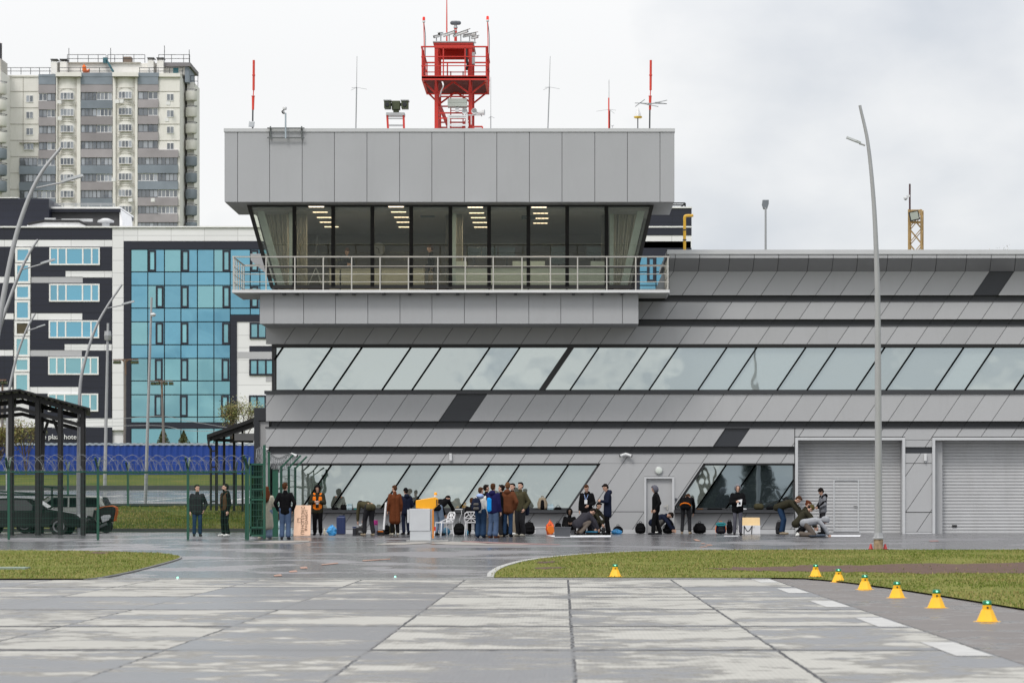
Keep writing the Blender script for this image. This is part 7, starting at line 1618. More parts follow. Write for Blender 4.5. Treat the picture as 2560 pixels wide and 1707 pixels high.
g = MB(); c = i['WR'][1]+V((-.06, -.1, -.03)); g.add([c+V(v) for v in ((-.09, 0, -.12), (.07, -.02, -.10), (.10, 0, .13), (-.04, .02, .10))]+[c+V(v)+V((0, .004, 0)) for v in ((-.09, 0, -.12), (.07, -.02, -.10), (.10, 0, .13), (-.04, .02, .10))], [(0, 1, 2, 3), (7, 6, 5, 4)]); o = extra('paper_sheet', t, g, m_white)
g = MB(); c2 = c+V((.0, -.012, -.02)); g.box(c2.x-.03, c2.x+.04, c2.y-.012, c2.y-.008, c2.z-.03, c2.z+.05); extra('printed_mark', t, g, cl('navy'))
at(1957, 0, 1335, 1215, 72, 'person in an olive jacket and blue jeans bending down to the right', top='dkolive', bot='dkjeans', shoes='beige', lean=72, bow=-12, arms=('reach', 'reach'), hair=('short', 'brownhair'), h=1.80, hem=.12, puff=1.15, wide=1.05)
at(1992, 0, 1339, 1283, 95, 'crouching person in an olive beanie and dark olive jacket', top='dkolive', bot='black', shoes='black', hair=('beanie', 'olivecap'), legs='crouch', lean=38, bow=25, arms=('reach', 'reach'), puff=1.12, h=1.78)
at(2001, 0, 1334.5, 1273, 100, 'crouching person with dark tied up hair behind the olive beanie', top='dkolive', bot='black', shoes='black', hair=('bun', 'auburn'), legs='crouch', lean=20, bow=20, arms=('reach', 'reach'), h=1.75)
at(2012, 0, 1341, 1293, 88, 'person in a light grey hoodie kneeling over a board on the ground', top='ltgrey', bot='camo', shoes='white', hair=('hood', 'ltgrey'), legs='kneel', lean=80, bow=15, arms=('reach', 'reach'), puff=1.12, h=1.74, wide=1.15)
t, i = at(2057, 0, 1333, 1232, -75, 'person with black curly hair in a black and grey jacket before the gate', top='grey', bot='charcoal', shoes='black', hair=('curly', 'darkhair'), bow=35, arms=('hold_low', 'hold_low'), hood=None, h=1.62, puff=1.1, wide=1.05, hem=.06)
g = MB()
for k in (-1, 1): g.cap(i['chest']+V((k*.07, .01, .02)), i['chest']+V((k*.13, .0, .10)), .125, .092); g.cap(i['EL'][k]*.6+(i['chest']+V((k*.18, 0, .09)))*.4, i['WR'][k], .068, .055)
g.ell(i['neck']+V((0, .10, .0)), (.11, .08, .085), 10, 8); rm(g, 'jacket_yoke', cl('black'), t, .018, 2)
G1 = 'people behind the mesh fence'
at(493, 0, 1340, 1226, 12, 'man in a dark jacket and blue jeans behind the mesh fence', top='charcoal', bot='dkjeans', shoes='charcoal', hair=('short', 'darkhair'), arms=('down', 'pocket'), headturn=35, hem=.12, group=G1, puff=1.1, h=1.72)
t, i = at(563, 0, 1340, 1223, -50, 'bearded man in a brown quilted vest and white trainers behind the fence', top='black', bot='black', shoes='white', hair=('short', 'darkhair'), arms=('back', 'down'), headturn=-25, hood='back', vest='brownvest', group=G1, sq=.02, h=1.75, puff=1.05)
g = MB(); g.ell(i['hp'](0, .05, -.085), (.058, .05, .05), 10, 8); extra('beard', t, g, cl('darkhair'), smooth=True)
# two people up in the cab
person(Vector((PX(863, 108.9), 108.9, cz0+.03)), 20, 'man in a dark jacket leaning on the cab desk with a hand to his face', h=1.70, top='charcoal', bot='black', hair=('short', 'brownhair'), lean=18, bow=25, arms=('fold', 'chin'), group='people in the control cab', puff=1.25)
person(Vector((PX(1078, 109.2), 109.2, cz0+.03)), -85, 'man in black and beige trousers standing in profile in the cab', h=1.80, top='black', bot='beige', hair=('short', 'brownhair'), bow=18, arms=('hold_low', 'hold_low'), group='people in the control cab')
# ------------------------------------------------------------------ lamps on the helipad edge
m_yel = M('marker_yellow', (.85, .46, .008), .42, var=.05, scale=6)
m_gl = M('green_lens', (.0, .16, .07), .15); m_gle = emis('green_lamp_glow', (.30, 1, .62), 1.3)
def pad_lamp(x, y, ytop, lab):
    b = G(x, y) if y > 1446 else Vector((PX(x, 60.6), 60.6, zg(60.6)+.03)); hgt = (y-ytop)*b.y/F; k = hgt/.245
    t = thing('perimeter_lamp', b, lab, 'marker lamp', 'yellow perimeter lamps with green lenses'); rot = R(22.5)
    m = MB(); m.lathe([(.16*k, 0), (.16*k, .004)], b, 20); m.build('base_plate', m_yel, t)
    m = MB(); m.lathe([(.125*k, .005), (.123*k, .012), (.068*k, .138*k), (.055*k, .142*k)], b, 8, rot=rot); m.build('pyramid', m_yel, t)
    m = MB(); m.lathe([(.055*k, .143*k), (.055*k, .19*k), (.05*k, .193*k)], b, 18); m.build('collar', m_yel, t, smooth=True); m = MB(); m.box(b.x-.012, b.x+.012, b.y-.056*k, b.y-.054*k, b.z+.15*k, b.z+.175*k); m.build('collar_plate', m_black, t)
    m = MB(); m.lathe([(.053*k, .194*k), (.055*k, .2*k), (.052*k, .232*k), (.045*k, .245*k), (.02*k, .246*k)], b, 18); m.build('lens', m_gl, t, smooth=True)
    m = MB(); m.ell(b+Vector((0, -.050*k, .222*k)), (.016, .01, .012), 8, 6); m.build('bulb', m_gle, t)
for i, (x, y, yt) in enumerate([(2467.6, 1553, 1500), (2341, 1519, 1473), (2242, 1494, 1453), (2162, 1473, 1436), (2096, 1454.5, 1421), (2039, 1439.5, 1409), (1538, 1442, 1411)]):
    pad_lamp(x, y, yt, ['nearest and largest yellow lamp with a green lens, at the right', 'second nearest yellow lamp of the row along the asphalt strip', 'third nearest yellow lamp of the row on the strip', 'fourth nearest yellow lamp of the row on the strip', 'fifth yellow lamp of the row, by the far slab corner', 'farthest yellow lamp of the row, at the grass edge', 'lone yellow lamp with a green lens on the grass edge left of the row'][i])
for x, y, lab in ((444, 1447.5, 'tiny green flush light at the left of the slab edge'), (988, 1445, 'tiny green flush light right of the orange dashes')):
    b = G(x, y); t = thing('flush_lamp', b, lab, 'marker lamp'); m = MB(); m.lathe([(.05, .001), (.045, .012), (.03, .02)], b, 14); m.build('rim', m_galv, t); m = MB(); m.ell(b+Vector((0, 0, .035)), (.02, .02, .018), 10, 6); m.build('bulb', m_gle, t)
# barrier cabinet
b = gp(1056, 1352); Y = b.y
def cpx(x, y, dy=0): p = P(x, y, Y); p.y += dy; return p
t = thing('barrier_cabinet', b, 'white barrier cabinet with a slanted yellow arm head and amber beacon', 'barrier')
m_cab = M('cabinet_white', (.50, .52, .54), .45, var=.05, dirt=.12)
m = MB(); m.pbox(1025, 1327.5, 1077, 1351.5, Y, .55); m.build('plinth', m_cab, t, bevel=.008); m = MB(); m.pbox(1023.5, 1271, 1075, 1326.5, Y-.02, .6); m.build('body', m_cab, t, bevel=.01)
m = MB(); m.pbox(1018, 1273, 1023, 1306, Y+.1, .35); m.build('side_box', m_cab, t); m = MB(); m.pbox(1075.5, 1272, 1082, 1326, Y+.05, .45); m.build('door_edge', m_grey, t)
m = MB(); A = [cpx(1039, 1250, .1), cpx(1087, 1242, .1), cpx(1094, 1246, .1), cpx(1094, 1262, .1), cpx(1083, 1273, .1), cpx(1039, 1270, .1)]; m.hull2(A, [v+Vector((0, .32, 0)) for v in A]); m.build('arm_head', M('barrier_yellow', (.80, .36, .006), .4, var=.04), t, bevel=.015)
m = MB(); m.pbox(1090.5, 1248, 1093, 1263, Y+.08, .018); m.build('slot', m_black, t); m = MB(); m.lathe([(.05, 0), (.05, .05)], cpx(1088, 1241, .25), 14); bc = m.build('beacon_base', m_white, t)
m = MB(); m.lathe([(.046, 0), (.05, .03), (.045, .085), (.03, .1)], cpx(1088, 1238, .25), 14); m.build('beacon', M('amber_lens', (.85, .36, .01), .2), t, smooth=True)
m = MB(); m.pbox(1080.5, 1274, 1084.5, 1345, Y-.0, .1); m.build('orange_post', M('post_orange', (.60, .20, .01), .5), t); m = MB(); m.pbox(1084.6, 1316, 1089, 1326, Y, .1); m.build('red_button', M('button_red', (.5, .03, .02), .4), t)
m = MB(); m.box(PX(1016, Y), PX(1120, Y), Y-.15, Y+.8, zg(Y)-.01, zg(Y)+.03); struct(m.build('concrete_pad', m_kerb))
# insulation board with its lettering
b = gp(754, 1338); Y = b.y; t = thing('insulation_board', b, 'salmon coloured insulation board standing on end with brown lettering', 'board')
m = MB(); A = [P(734, 1338, Y), P(776, 1338, Y), P(777.5, 1262.5, Y+.25), P(736.5, 1262.5, Y+.25)]; m.hull2(A, [v+Vector((0, .05, 0)) for v in A]); m.build('board', M('salmon_foam', (.84, .56, .40), .8, var=.05), t)
m_let = M('board_print', (.10, .04, .02), .8)
tl = math.atan2(.25, 75.5*Y/F)
def brd(x, y): f_ = (1338-y)/75.5; p = P(x, y, Y); p.y += .25*f_-.006; return p-b
for s_, x, sz in (('ПЕНОПЛЭКС', 757, .155), ('ФУНДАМЕНТ', 765.5, .115)):
    text_mesh(s_, sz, m_let, 'lettering', t, Matrix.Translation(brd(x, 1300)) @ Matrix.Rotation(-tl, 4, 'X') @ Matrix.Rotation(R(90), 4, 'X') @ Matrix.Rotation(R(90), 4, 'Z') @ Matrix.Diagonal((1, 1, 1, 1)), .002)
m = MB()
for p0, p1 in (((743, 1305), (743, 1295)), ((743, 1305), (752, 1305)), ((752, 1305), (752, 1297)), ((743, 1295), (750, 1295)), ((750, 1295), (753, 1297)), ((745, 1302), (745, 1297))): m.bar(brd(*p0)+b, brd(*p1)+b, .008)
m.build('printed_logo', m_let, t)
# ---- bags and boxes
def hull_bag(name, x, yb, w, h, d, mat, lab, group=None, strap=None, lean=0, base=None, handle=True, pocket=True, pm=None):
    """soft rucksack: rounded body, front pocket, straps and a grab loop (w,h in photo px)"""
    p = gp(x, yb) if base is None else base; Y = p.y; W, Hh = w*Y/F, h*Y/F; D = d; t = thing(name, p, lab, 'bag', group)
    m = MB()
    for k in (-1, 1):
        for dd in (0, D*.35): m.cap((k*W*.22, dd, W*.30), (k*W*.17+lean*Hh, dd+.03, Hh-W*.30), W*.30, W*.25)
    m.cap((0, .02, W*.3), (lean*Hh, .04, Hh-W*.26), W*.32, W*.26)
    rm(m, 'body', mat, t, max(.014, W*.05), 3)
    if pocket: m = MB(); m.cap((-W*.16, -W*.26, W*.28), (W*.16, -W*.26, W*.28), W*.17, W*.17); m.cap((-W*.14+lean*Hh*.4, -W*.22, Hh*.5), (W*.14+lean*Hh*.4, -W*.22, Hh*.5), W*.16, W*.16); rm(m, 'front_pocket', pm or mat, t, max(.014, W*.05), 2)
    if handle: m = MB(); m.tube(bez([(-.04+lean*Hh, .05, Hh-.03), (-.035+lean*Hh, .05, Hh+.03), (.035+lean*Hh, .05, Hh+.03), (.04+lean*Hh, .05, Hh-.03)], 5), .010, 6); m.build('grab_loop', strap or mat, t, world=False)
    m = MB()
    for k in (-1, 1): m.tube(bez([(k*W*.25+lean*Hh, .12, Hh*.85), (k*W*.48, .0, Hh*.55), (k*W*.46, -.02, Hh*.12)], 6), .014, 5)
    m.build('strap', strap or mat, t, world=False)
    return t
bl = cl('black'); GB = 'rucksacks along the foot of the wall'
hull_bag('rucksack', 1148, 1337, 28, 31, .2, bl, 'black rucksack beside the seated person\'s white chair', GB)
hull_bag('rucksack', 1323, 1335, 27, 32, .2, bl, 'rounded black rucksack right of the olive jacket', GB)
hull_bag('rucksack', 1395, 1333, 18, 28, .2, bl, 'black rucksack between the orange bag and the seated person', GB)
hull_bag('rucksack', 1601, 1333, 25, 28, .2, bl, 'black rucksack left of the grey door frame', GB)
hull_bag('rucksack', 1670, 1333, 25, 30, .2, bl, 'black rucksack slumped against the right side of the door', GB, lean=.15)
hull_bag('rucksack', 1749, 1333, 31, 28, .2, bl, 'wide black rucksack under the middle of the right ledge', GB)
hull_bag('rucksack', 1802, 1334, 26, 29, .2, cl('navy'), 'navy rucksack with a teal top and orange straps', GB, strap=cl('orange'), pm=cl('charcoal'))
hull_bag('rucksack', 1824, 1333.5, 14, 32, .2, bl, 'narrow black rucksack left of the white sheet reader', GB)
hull_bag('rucksack', 1948, 1335, 17, 32, .2, cl('charcoal'), 'charcoal rucksack behind the legs of the bending person at right', GB)
hull_bag('rucksack', 966, 1336, 18, 25, .2, bl, 'black rucksack behind the white tube', GB); hull_bag('rucksack', 980, 1336, 15, 27, .2, cl('olive'), 'olive rucksack left of the rust coat', GB)
hull_bag('rucksack', 1262, 1337.5, 20, 32, .2, bl, 'black rucksack between the legs of the standing group', GB)
hull_bag('rucksack', 1545, 1333.5, 24, 20, .2, bl, 'black bag top behind the blue plastic bag', GB)
m = MB(); c = gp(1802, 1334); m.ell(c+Vector((0, .02, .36)), (.17, .11, .06), 12, 8); m.tube([c+Vector((-.17, -.05, .34)), c+Vector((-.1, -.12, .3)), c+Vector((.1, -.12, .3)), c+Vector((.17, -.05, .34))], .03, 6); tag(m.build('bag_lid', M('teal_fabric', (.01, .16, .18), .8), smooth=True), 'teal lid flap lying over the navy and orange rucksack', 'bag lid')
ledge_z = PZ(1274, Ys)+.003; Yl_ = 108.8
def onledge(x): return Vector((PX(x, Yl_), Yl_, ledge_z))
# small worn rucksack of the white jacket person
p0 = gp(1188, 1343); hull_bag('rucksack', 1190, 1343, 24, 34, .12, cl('navy'), 'small navy rucksack on the back of the white jacket', None, base=Vector((PX(1191, p0.y), p0.y-.26, p0.z+.86)), pm=cl('greypants'))
hull_bag('rucksack', 1317, 1339, 15, 42, .08, cl('navy'), 'slim dark rucksack on the back of the olive jacket', None, base=Vector((PX(1315, gp(1301, 1339.5).y), gp(1301, 1339.5).y+.22, zg(100)+.72)), pocket=False)
t = hull_bag('rucksack', 1356, 0, 24, 32, .14, cl('beige'), 'beige rucksack with black back panel standing on the ledge', None, base=onledge(1356), strap=cl('beige'), pocket=False)
m = MB(); m.cap((0, -.09, .08), (0, -.08, .30), .075, .055); m.build('back_panel', bl, t, world=False, smooth=True)
def box_thing(name, x0, y0, x1, y1, Y, d, mat, lab, cat, parts=(), bevel=.01, group=None):
    t = thing(name, P((x0+x1)/2, y1, Y), lab, cat, group); m = MB(); m.pbox(x0, y0, x1, y1, Y, d); m.build('body', mat, t, bevel=bevel)
    for nm, (a, b_, c, e), yy, dd, mt in parts: m = MB(); m.pbox(a, b_, c, e, Y+yy, dd); m.build(nm, mt, t, bevel=.004)
    return t
YB1 = gp(0, 1335).y; YB2 = gp(0, 1337).y; YB3 = 108.3
m_suit = M('suitcase_blue', (.020, .035, .11), .35, var=.05)
t = box_thing('suitcase', 841, 1291, 863, 1335, YB1, .3, m_suit, 'tall dark blue hard shell suitcase standing against the wall', 'suitcase', [('side_shell', (847, 1288, 862, 1335), .3, .14, m_suit), ('handle', (857, 1282, 862, 1288), .36, .03, m_black)], bevel=.03)
m = MB()
for x in (844, 849, 855, 860): m.pbox(x-.8, 1293, x+.8, 1333, YB1-.012, .012)
m.build('rib', m_suit, t); m = MB()
for x in (844, 861): m.lathe([(.03, 0), (.03, .04)], P(x, 1338, YB1+.1), 8)
m.build('castor', m_black, t)
m_pet = M('pet_water', (.34, .47, .52), .2, var=.15, scale=10)
def bottles(x, base, nx, nz, lab, hb=.22, rb=.035, nyy=2):
    t = thing('water_pack', base, lab, 'water bottles', 'shrink wrapped packs of water bottles'); w_ = nx*rb*2
    for z in range(nz):
        m = MB()
        for i in range(nx):
            for j in range(nyy): m.lathe([(rb*.9, 0), (rb, .02), (rb, hb*.7), (rb*.4, hb*.9), (rb*.4, hb)], (base.x-w_/2+rb+i*2*rb, base.y+rb+j*2*rb, base.z+z*(hb+.004)), 8)
        m.build('bottle_layer', m_pet, t, smooth=True)
        m = MB(); m.box(base.x-w_/2-.004, base.x+w_/2+.004, base.y-.003, base.y+nyy*2*rb+.003, base.z+z*(hb+.004)+hb*.25, base.z+z*(hb+.004)+hb*.6); m.build('label_band', M('label_film', (.46, .56, .62), .3, var=.2, scale=25), t)
bottles(698, gp(698, 1340), 5, 2, 'tall stack of water bottle packs left of the man in the black jumper', .27, .04); bottles(714, gp(722, 1339), 3, 1, 'low water bottle pack between the black jumper and the board', .27, .04)
bottles(873, onledge(873), 3, 1, 'small water pack on the ledge beside a black camera bag', .22, .03); bottles(1376, onledge(1376), 4, 1, 'water pack on the ledge right of the beige rucksack', .22, .028)
# blue plastic bags: crumpled
def crumple(name, x, yb, w, h, mat, lab, seed, cat='plastic bag', base=None, pts=None):
    random.seed(seed); p = gp(x, yb) if base is None else base; Y = p.y; W, Hh = w*Y/F, h*Y/F; m = MB(); nu, nv = 18, 10; vs = []
    for i in range(nv+1):
        f_ = i/nv; zz = Hh*f_; r = (W/2)*(math.sin(math.pi*(.18+.80*f_))**.6)*(1 if f_ < .75 else 1-.35*(f_-.75)*4)
        for k in range(nu): a = 2*math.pi*k/nu; q = r*(1+.28*noise.noise((math.cos(a)*2+seed, math.sin(a)*2, f_*4))+random.uniform(-.07, .07)); vs.append((p.x+q*math.cos(a), p.y+.12+q*.7*math.sin(a), p.z+zz*(1+.18*noise.noise((a, seed, f_)))))
    fs = [(i*nu+k, i*nu+(k+1) % nu, (i+1)*nu+(k+1) % nu, (i+1)*nu+k) for i in range(nv) for k in range(nu)]+[tuple(range(nu-1, -1, -1)), tuple(range(nv*nu, (nv+1)*nu))]
    m.add(vs, fs); t = tag(m.build(name, mat, smooth=False), lab, cat); return t
m_bluebag = M('blue_polythene', (.04, .26, .55), .25, var=.5, scale=8)
crumple('plastic_bag', 829, 1338, 24, 26, m_bluebag, 'translucent blue plastic bag left of the blue suitcase', 3); crumple('plastic_bag', 1542, 1335, 28, 13, m_bluebag, 'low blue plastic bag right of the navy coat', 4); crumple('plastic_bag', 1115, 1336, 22, 18, M('dark_blue_polythene', (.03, .16, .28), .35, var=.5, scale=8), 'dark blue bag behind the left white chair', 6)
crumple('plastic_bag', 1165, 1336.5, 12, 14, M('teal_polythene', (.03, .20, .32), .35, var=.4, scale=8), 'small teal bag between the rucksack and the seated person', 8)
crumple('carrier_bag', 1375, 1335, 21, 34, M('red_orange_print', (.70, .10, .015), .4, var=1.0, scale=9), 'crumpled red and orange carrier bag beside the grey crate', 5)
m = MB(); c = P(1377, 1330, 105.5); m.lathe([(.10, -.03), (.13, -.03), (.14, 0), (.13, .03), (.10, .03)], P(1377, 1324, 104.5), 16, (.3, -1, 0)); tag(m.build('cable_reel', M('reel_orange', (.75, .17, .01), .5), smooth=True), 'small orange cable reel below the red carrier bag', 'reel')
m = MB(); m.lathe([(.025, 0), (.035, .03), (.035, .17), (.02, .2), (.02, .24)], gp(811, 1337), 10); tag(m.build('carton', M('cream_carton', (.60, .55, .42), .6, var=.3, scale=12), smooth=True), 'slim cream bottle left of the blue plastic bag', 'bottle')
# tool cases near the left bending person
t = box_thing('tool_case', 891, 1318, 909, 1338, YB2, .25, m_cable, 'dark grey tool case with a pale print by the bending olive jacket', 'case', [('case_handle', (896, 1314.5, 905, 1317.5), .1, .05, m_black)]); text_mesh('РСВ', .085, m_white, 'printed_mark', t, Matrix.Translation(P(903, 1329, YB2)-P(900, 1338, YB2)+Vector((0, -.006, 0))) @ Matrix.Rotation(R(90), 4, 'X'), .002)
box_thing('tool_case', 881.5, 1320, 890, 1338, YB2+.05, .25, M('case_black', (.012, .014, .022), .5), 'narrow black case at the left of the tool cases', 'case', [('lid', (881, 1316, 890, 1319.6), 0, .25, m_suit)])
box_thing('white_appliance', 896, 1310, 909, 1317.6, YB2+.3, .2, m_white, 'small white plastic box on top of the dark tool case', 'box', [('dark_slot', (903, 1312, 908, 1314), -.01, .02, m_black)])
t = box_thing('shopping_bag', 934, 1313, 944, 1336, YB2, .2, M('bag_grey', (.26, .25, .31), .6), 'grey lilac bag with a bright pink and blue patterned top', 'bag', [('bag_top', (934, 1300, 944, 1312.5), .02, .15, M('pink_print', (.55, .04, .28), .6, var=1.2, scale=14))])
box_thing('toolbox', 943, 1325, 960, 1337, YB2-.1, .3, m_cable, 'dark toolbox with an orange lid at the foot of the white tube', 'toolbox', [('lid', (945, 1326, 958, 1329.5), -.02, .03, M('toolbox_orange', (.70, .18, .01), .5))])
m = MB(); m.tube([P(959, 1324, YB2), P(965.5, 1256, YB2+.3)], .04, 14); tag(m.build('white_tube', M('white_card_tube', (.68, .68, .70), .5), smooth=True), 'tall white tube leaning up from the toolbox', 'tube')
m = MB(); m.cap(P(971, 1270, YB1+.2), P(971.5, 1268, YB1+.2), .085, .08); tag(m.build('orange_helmet', M('helmet_orange', (.80, .14, .005), .4), smooth=True), 'orange helmet on the ledge left of the rust coat', 'helmet')
# ledge clutter
for i, (x0, x1, h_, mt, lab) in enumerate([(829, 846, .09, bl, 'flat black bag on the ledge right of the orange vest'), (851, 866, .20, bl, 'boxy black camera bag on the ledge'), (884, 896, .05, M('teal_pouch', (.01, .17, .17), .7), 'flat teal pouch on the ledge'), (1386, 1404, .10, bl, 'low black bag at the right end of the left ledge'), (1742, 1758, .05, cl('ltbrown'), 'tan gloves lying on the right ledge'), (1768, 1806, .06, bl, 'row of flat black gear on the right ledge'), (1884, 1910, .24, cl('olive'), 'olive and black camera bag on the right ledge'), (1915, 1934, .12, bl, 'black camera lying on the right ledge'), (1939, 1950, .22, cl('grey'), 'small grey box near the right end of the ledge'), (1855, 1867, .05, m_white, 'white box corner beside the sheet reader')]):
    p = onledge((x0+x1)/2); W = (x1-x0)*Yl_/F; t = thing('gear_bag', p, lab, 'bag'); m = MB(); r_ = min(h_*.5, W*.3)
    for k in (-1, 1): m.cap((k*(W/2-r_), -.0, r_*.95), (k*(W/2-r_), .02, max(h_-r_, r_*.96)), r_, r_*.9)
    m.cap((-(W/2-r_), .0, r_), (W/2-r_, 0, r_), r_, r_); m.cap((-(W/2-r_), .01, max(h_-r_, r_)), (W/2-r_, .01, max(h_-r_, r_)), r_*.9, r_*.9)
    rm(m, 'body', mt, t, max(.009, r_*.22), 1)
    if h_ > .08: m = MB(); m.tube(bez([(-W*.2, 0, h_), (-W*.15, -.02, h_+.05), (W*.15, -.02, h_+.05), (W*.2, 0, h_)], 5), .008, 5); m.build('carry_strap', m_cable, t, world=False)
t = thing('power_strip', onledge(1148), 'white power strip with a hanging cable on the ledge', 'power strip'); m = MB(); m.box(PX(1138, Yl_), PX(1157, Yl_), Yl_-.05, Yl_+.02, ledge_z, ledge_z+.035); m.build('strip', m_white, t, bevel=.005); m = MB(); m.tube(bez([P(1153, 1275, 108.5), P(1154, 1284, 108.4), P(1149, 1297, 108.4), P(1147, 1310, 108.4), P(1140, 1318, 108.4), P(1136, 1332, 108.3)]), .009, 5); m.build('cable', m_white, t)
# white chairs with a web of struts
m_chair = M('chair_white', (.70, .70, .72), .4, var=.03)
def chair(base, rz, lab):
    t = thing('web_chair', base, lab, 'chair', 'white chairs with a web pattern', R(rz)); nz = []
    ring = [(-.20, .44), (-.235, .58), (-.21, .74), (-.13, .80), (.13, .80), (.21, .74), (.235, .58), (.20, .44)]
    def bp(x, z): return Vector((x, .22+.10*(z-.44)/.36+.0*x, z))
    m = MB()
    for a, b_ in zip(ring, ring[1:]+ring[:1]): m.bar(bp(*a), bp(*b_), .03)
    for a, b_ in (((0, .6), (-.13, .8)), ((0, .6), (.13, .8)), ((0, .6), (-.235, .58)), ((0, .6), (.235, .58)), ((0, .6), (-.2, .44)), ((0, .6), (.2, .44)), ((0, .6), (0, .44)), ((-.235, .58), (-.07, .7)), ((.235, .58), (.07, .7)), ((0, .8), (0, .6))): m.bar(bp(*a), bp(*b_), .026)
    m.build('backrest', m_chair, t, world=False)
    m = MB(); s = [(-.21, .22), (-.24, -.05), (-.15, -.24), (.15, -.24), (.24, -.05), (.21, .22)]
    for a, b_ in zip(s, s[1:]+s[:1]): m.bar((*a, .45), (*b_, .45), .03)
    for a in s: m.bar((0, 0, .44), (*a, .45), .026)
    for k in (-1, 1): m.bar((k*.24, -.05, .45), bp(k*.235, .58), .026)
    m.build('seat', m_chair, t, world=False)
    for x, y in ((-.19, -.2), (.19, -.2), (-.19, .2), (.19, .2)): m = MB(); m.tube([(x, y, .45), (x*1.18, y*1.25, 0)], [.022, .016], 6); m.build('leg', m_chair, t, world=False)
    return t
chair(gp(1110, 1339), -58, 'white web chair turned sideways behind the barrier cabinet'); chair(gp(1180, 1338), 175, 'white web chair carrying the seated person in black'); chair(gp(1238, 1338), 160, 'white web chair hidden behind the standing group')
# crates and kit round the seated person
m_crate = M('crate_grey', (.075, .08, .092), .55)
Yk_ = gp(0, 1342).y; t = thing('storage_crate', P(1406, 1342, Yk_), 'dark grey ribbed plastic crate on the white banner', 'crate'); m = MB(); A = [P(1387, 1342, Yk_), P(1425, 1342, Yk_), P(1427, 1319, Yk_), P(1385, 1319, Yk_)]; m.hull2(A, [v+Vector((0, .4, 0)) for v in A]); m.build('body', m_crate, t); m = MB(); m.pbox(1384, 1316.5, 1428, 1319, Yk_-.02, .44); m.build('rim', m_crate, t); m = MB()
for k in range(9): x = 1389+k*4.3; m.pbox(x, 1320, x+1.2, 1341, Yk_-.02, .018)
m.build('rib', m_crate, t)
box_thing('plastic_box', 1340, 1319, 1368, 1335, YB3-.6, .4, M('clear_box', (.36, .37, .39), .3, var=.2, scale=5), 'low translucent plastic box against the kick plate', 'box', [('lid', (1337, 1317.5, 1371, 1319.5), -.02, .44, m_white)])
box_thing('small_crate', 1427, 1327, 1436, 1337, YB2-.3, .3, m_crate, 'small grey box at the right of the ribbed crate', 'crate', [('rim', (1426, 1325.6, 1437, 1327), -.02, .34, m_crate)])
box_thing('parts_case', 1465, 1330, 1493, 1338, YB2-.4, .35, m_cable, 'flat case with a bright blue lid in front of the crouching people', 'case', [('lid', (1464, 1327, 1494, 1330.2), -.02, .38, M('lid_blue', (.03, .30, .55), .4))])
t = thing('gear_pile', gp(1493, 1334.5), 'jumble of black cables and small kit right of the blue lidded case', 'gear'); random.seed(9); m = MB(); c = gp(1493, 1334.5)
for _ in range(16): a = c+Vector((random.uniform(-.25, .22), random.uniform(-.1, .2), random.uniform(.03, .14))); m.cap(a, a+Vector((random.uniform(-.1, .1), random.uniform(-.1, .1), random.uniform(-.03, .1))), random.uniform(.02, .045), .02, 6)
m.tube(bez([c+Vector((-.1, 0, .1)), c+Vector((-.08, 0, .26)), c+Vector((.05, 0, .3)), c+Vector((.09, 0, .1))], 6), .014, 5); m.build('kit', m_cable, t, smooth=True); m = MB()
for _ in range(5): a = c+Vector((random.uniform(-.2, .25), -.1, random.uniform(.03, .1))); m.box(a.x, a.x+.05, a.y, a.y+.04, a.z, a.z+.04)
m.build('small_box', m_white, t)
box_thing('laptop', 1504, 1318, 1513, 1333, YB3-.5, .05, m_cable, 'black open laptop standing by the navy coat\'s feet', 'laptop', [('base', (1500, 1332, 1513, 1333.4), -.3, .3, m_cable)])
def flat(name, pts, lab, mat, cat, dz=.012): m = MB(); A = [G(*p)+Vector((0, 0, dz)) for p in pts]; m.hull2([v-Vector((0, 0, .008)) for v in A], A); return tag(m.build(name, mat), lab, cat)
m_ban = M('banner_white', (.70, .71, .74), .6, var=.08)
flat('banner', [(1366, 1338.5), (1388, 1343), (1527, 1342), (1527, 1338.2)], 'white banner lying under the grey crate', m_ban, 'banner'); flat('banner', [(2064, 1337.8), (2062, 1341.3), (2150, 1341.2), (2152, 1337.6)], 'white banner lying before the first gate', m_ban, 'banner'); flat('white_strip', [(1810, 1339), (1810, 1340.2), (1845, 1340.2), (1845, 1339)], 'thin white strip lying by the sheet reader\'s feet', m_ban, 'strip')
flat('floor_board', [(2012, 1338.5), (2026, 1343), (2068, 1342), (2060, 1337.8)], 'dark blue and black flat frame on the ground under the grey hoodie', M('frame_blue', (.015, .035, .07), .4, var=.6, scale=8), 'frame', .05)
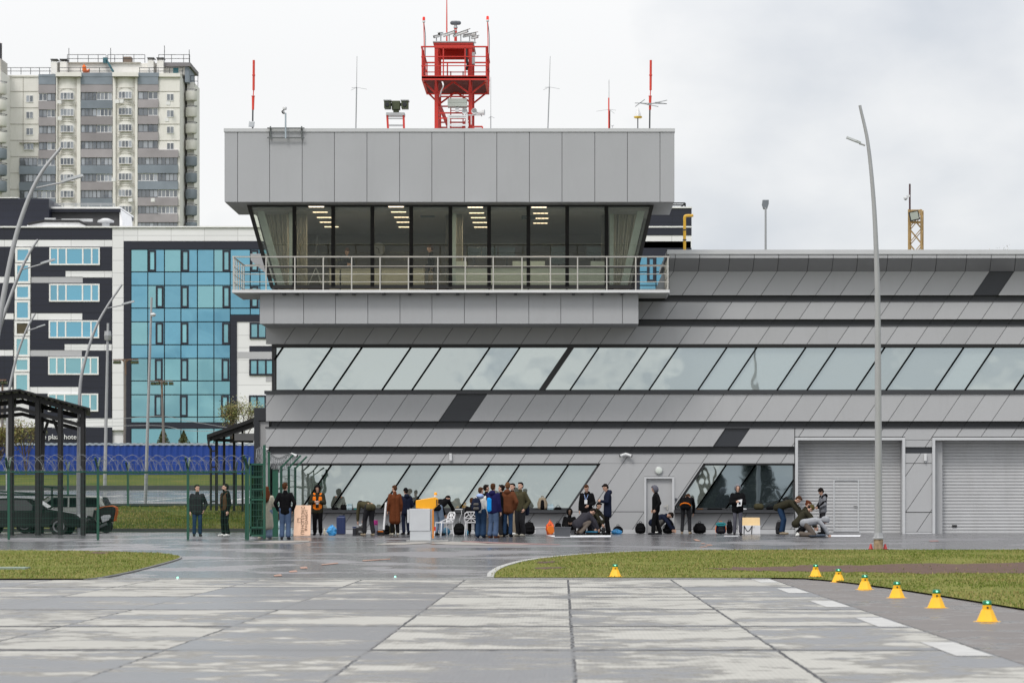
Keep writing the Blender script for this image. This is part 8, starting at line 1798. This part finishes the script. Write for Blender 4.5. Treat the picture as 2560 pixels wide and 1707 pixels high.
# boards at right
Yw_ = gp(0, 1335).y; t = thing('white_box', P(1873, 1335, Yw_), 'low white box with black straps shaped like an M', 'box'); m = MB(); m.pbox(1846, 1313, 1901, 1335, Yw_, .35); m.build('body', M('box_white', (.66, .66, .68), .5, var=.04), t, bevel=.01)
m = MB()
for p0, p1 in (((1860, 1334), (1860.5, 1313.5)), ((1879, 1334), (1880.5, 1313.5))): m.bar(P(*p0, Yw_-.008), P(*p1, Yw_-.008), .03, .012)
m.tube(bez([P(1861, 1314, Yw_-.01), P(1865, 1323, Yw_-.012), P(1870, 1327, Yw_-.012), P(1875, 1323, Yw_-.012), P(1880, 1314, Yw_-.01)], 6), .014, 6); m.build('strap', m_cable, t)
m = MB()
for x in (1855, 1885): m.pbox(x-.8, 1314.5, x+.8, 1319, Yw_-.012, .011)
m.build('latch', m_galv, t)
m = MB(); A = [P(1852, 1312.6, Yw_+.12), P(1900, 1312.6, Yw_+.12), P(1899.5, 1293, Yw_+.3), P(1852, 1293, Yw_+.3)]; m.hull2(A, [v+Vector((0, .02, 0)) for v in A]); tag(m.build('plywood_sheet', M('plywood', (.60, .43, .22), .7, var=.1, scale=4)), 'pale plywood sheet leaning above the white box', 'board')
# manhole and drain in the left lawn
b = G(20, 1425); m = MB(); m.box(b.x-.5, b.x+.42, b.y-.35, b.y+.35, b.z+.02, b.z+.07); t = tag(m.build('concrete_cover', M('green_grey_cover', (.22, .27, .23), .8, var=.2)), 'pale flat concrete cover set in the left lawn', 'cover')
# ---- trees behind the photographer, seen mirrored in the right lower windows
m_dk = M('dark_needles', (.018, .026, .012), .9, tone=True)
for i, (x, y, h_, r_) in enumerate([(13.5, -62, 7.5, 2.3), (18, -66, 9.5, 3.2), (22.5, -60, 9.0, 3.0), (9.5, -75, 5.0, 1.8)]):
    leafy('dark_tree', (x, y, 0), h_, r_, 5000, .22, [m_dk], ['dark bushy tree mirrored in the middle of the right lower windows', 'tallest dark tree mirrored in the right lower windows', 'broad dark tree mirrored at the right end of the lower windows', 'small dark tree mirrored left of the sheet reader'][i], 'tree', 70+i, conic=True, twig=False, trunk=.15, group='trees mirrored in the windows')
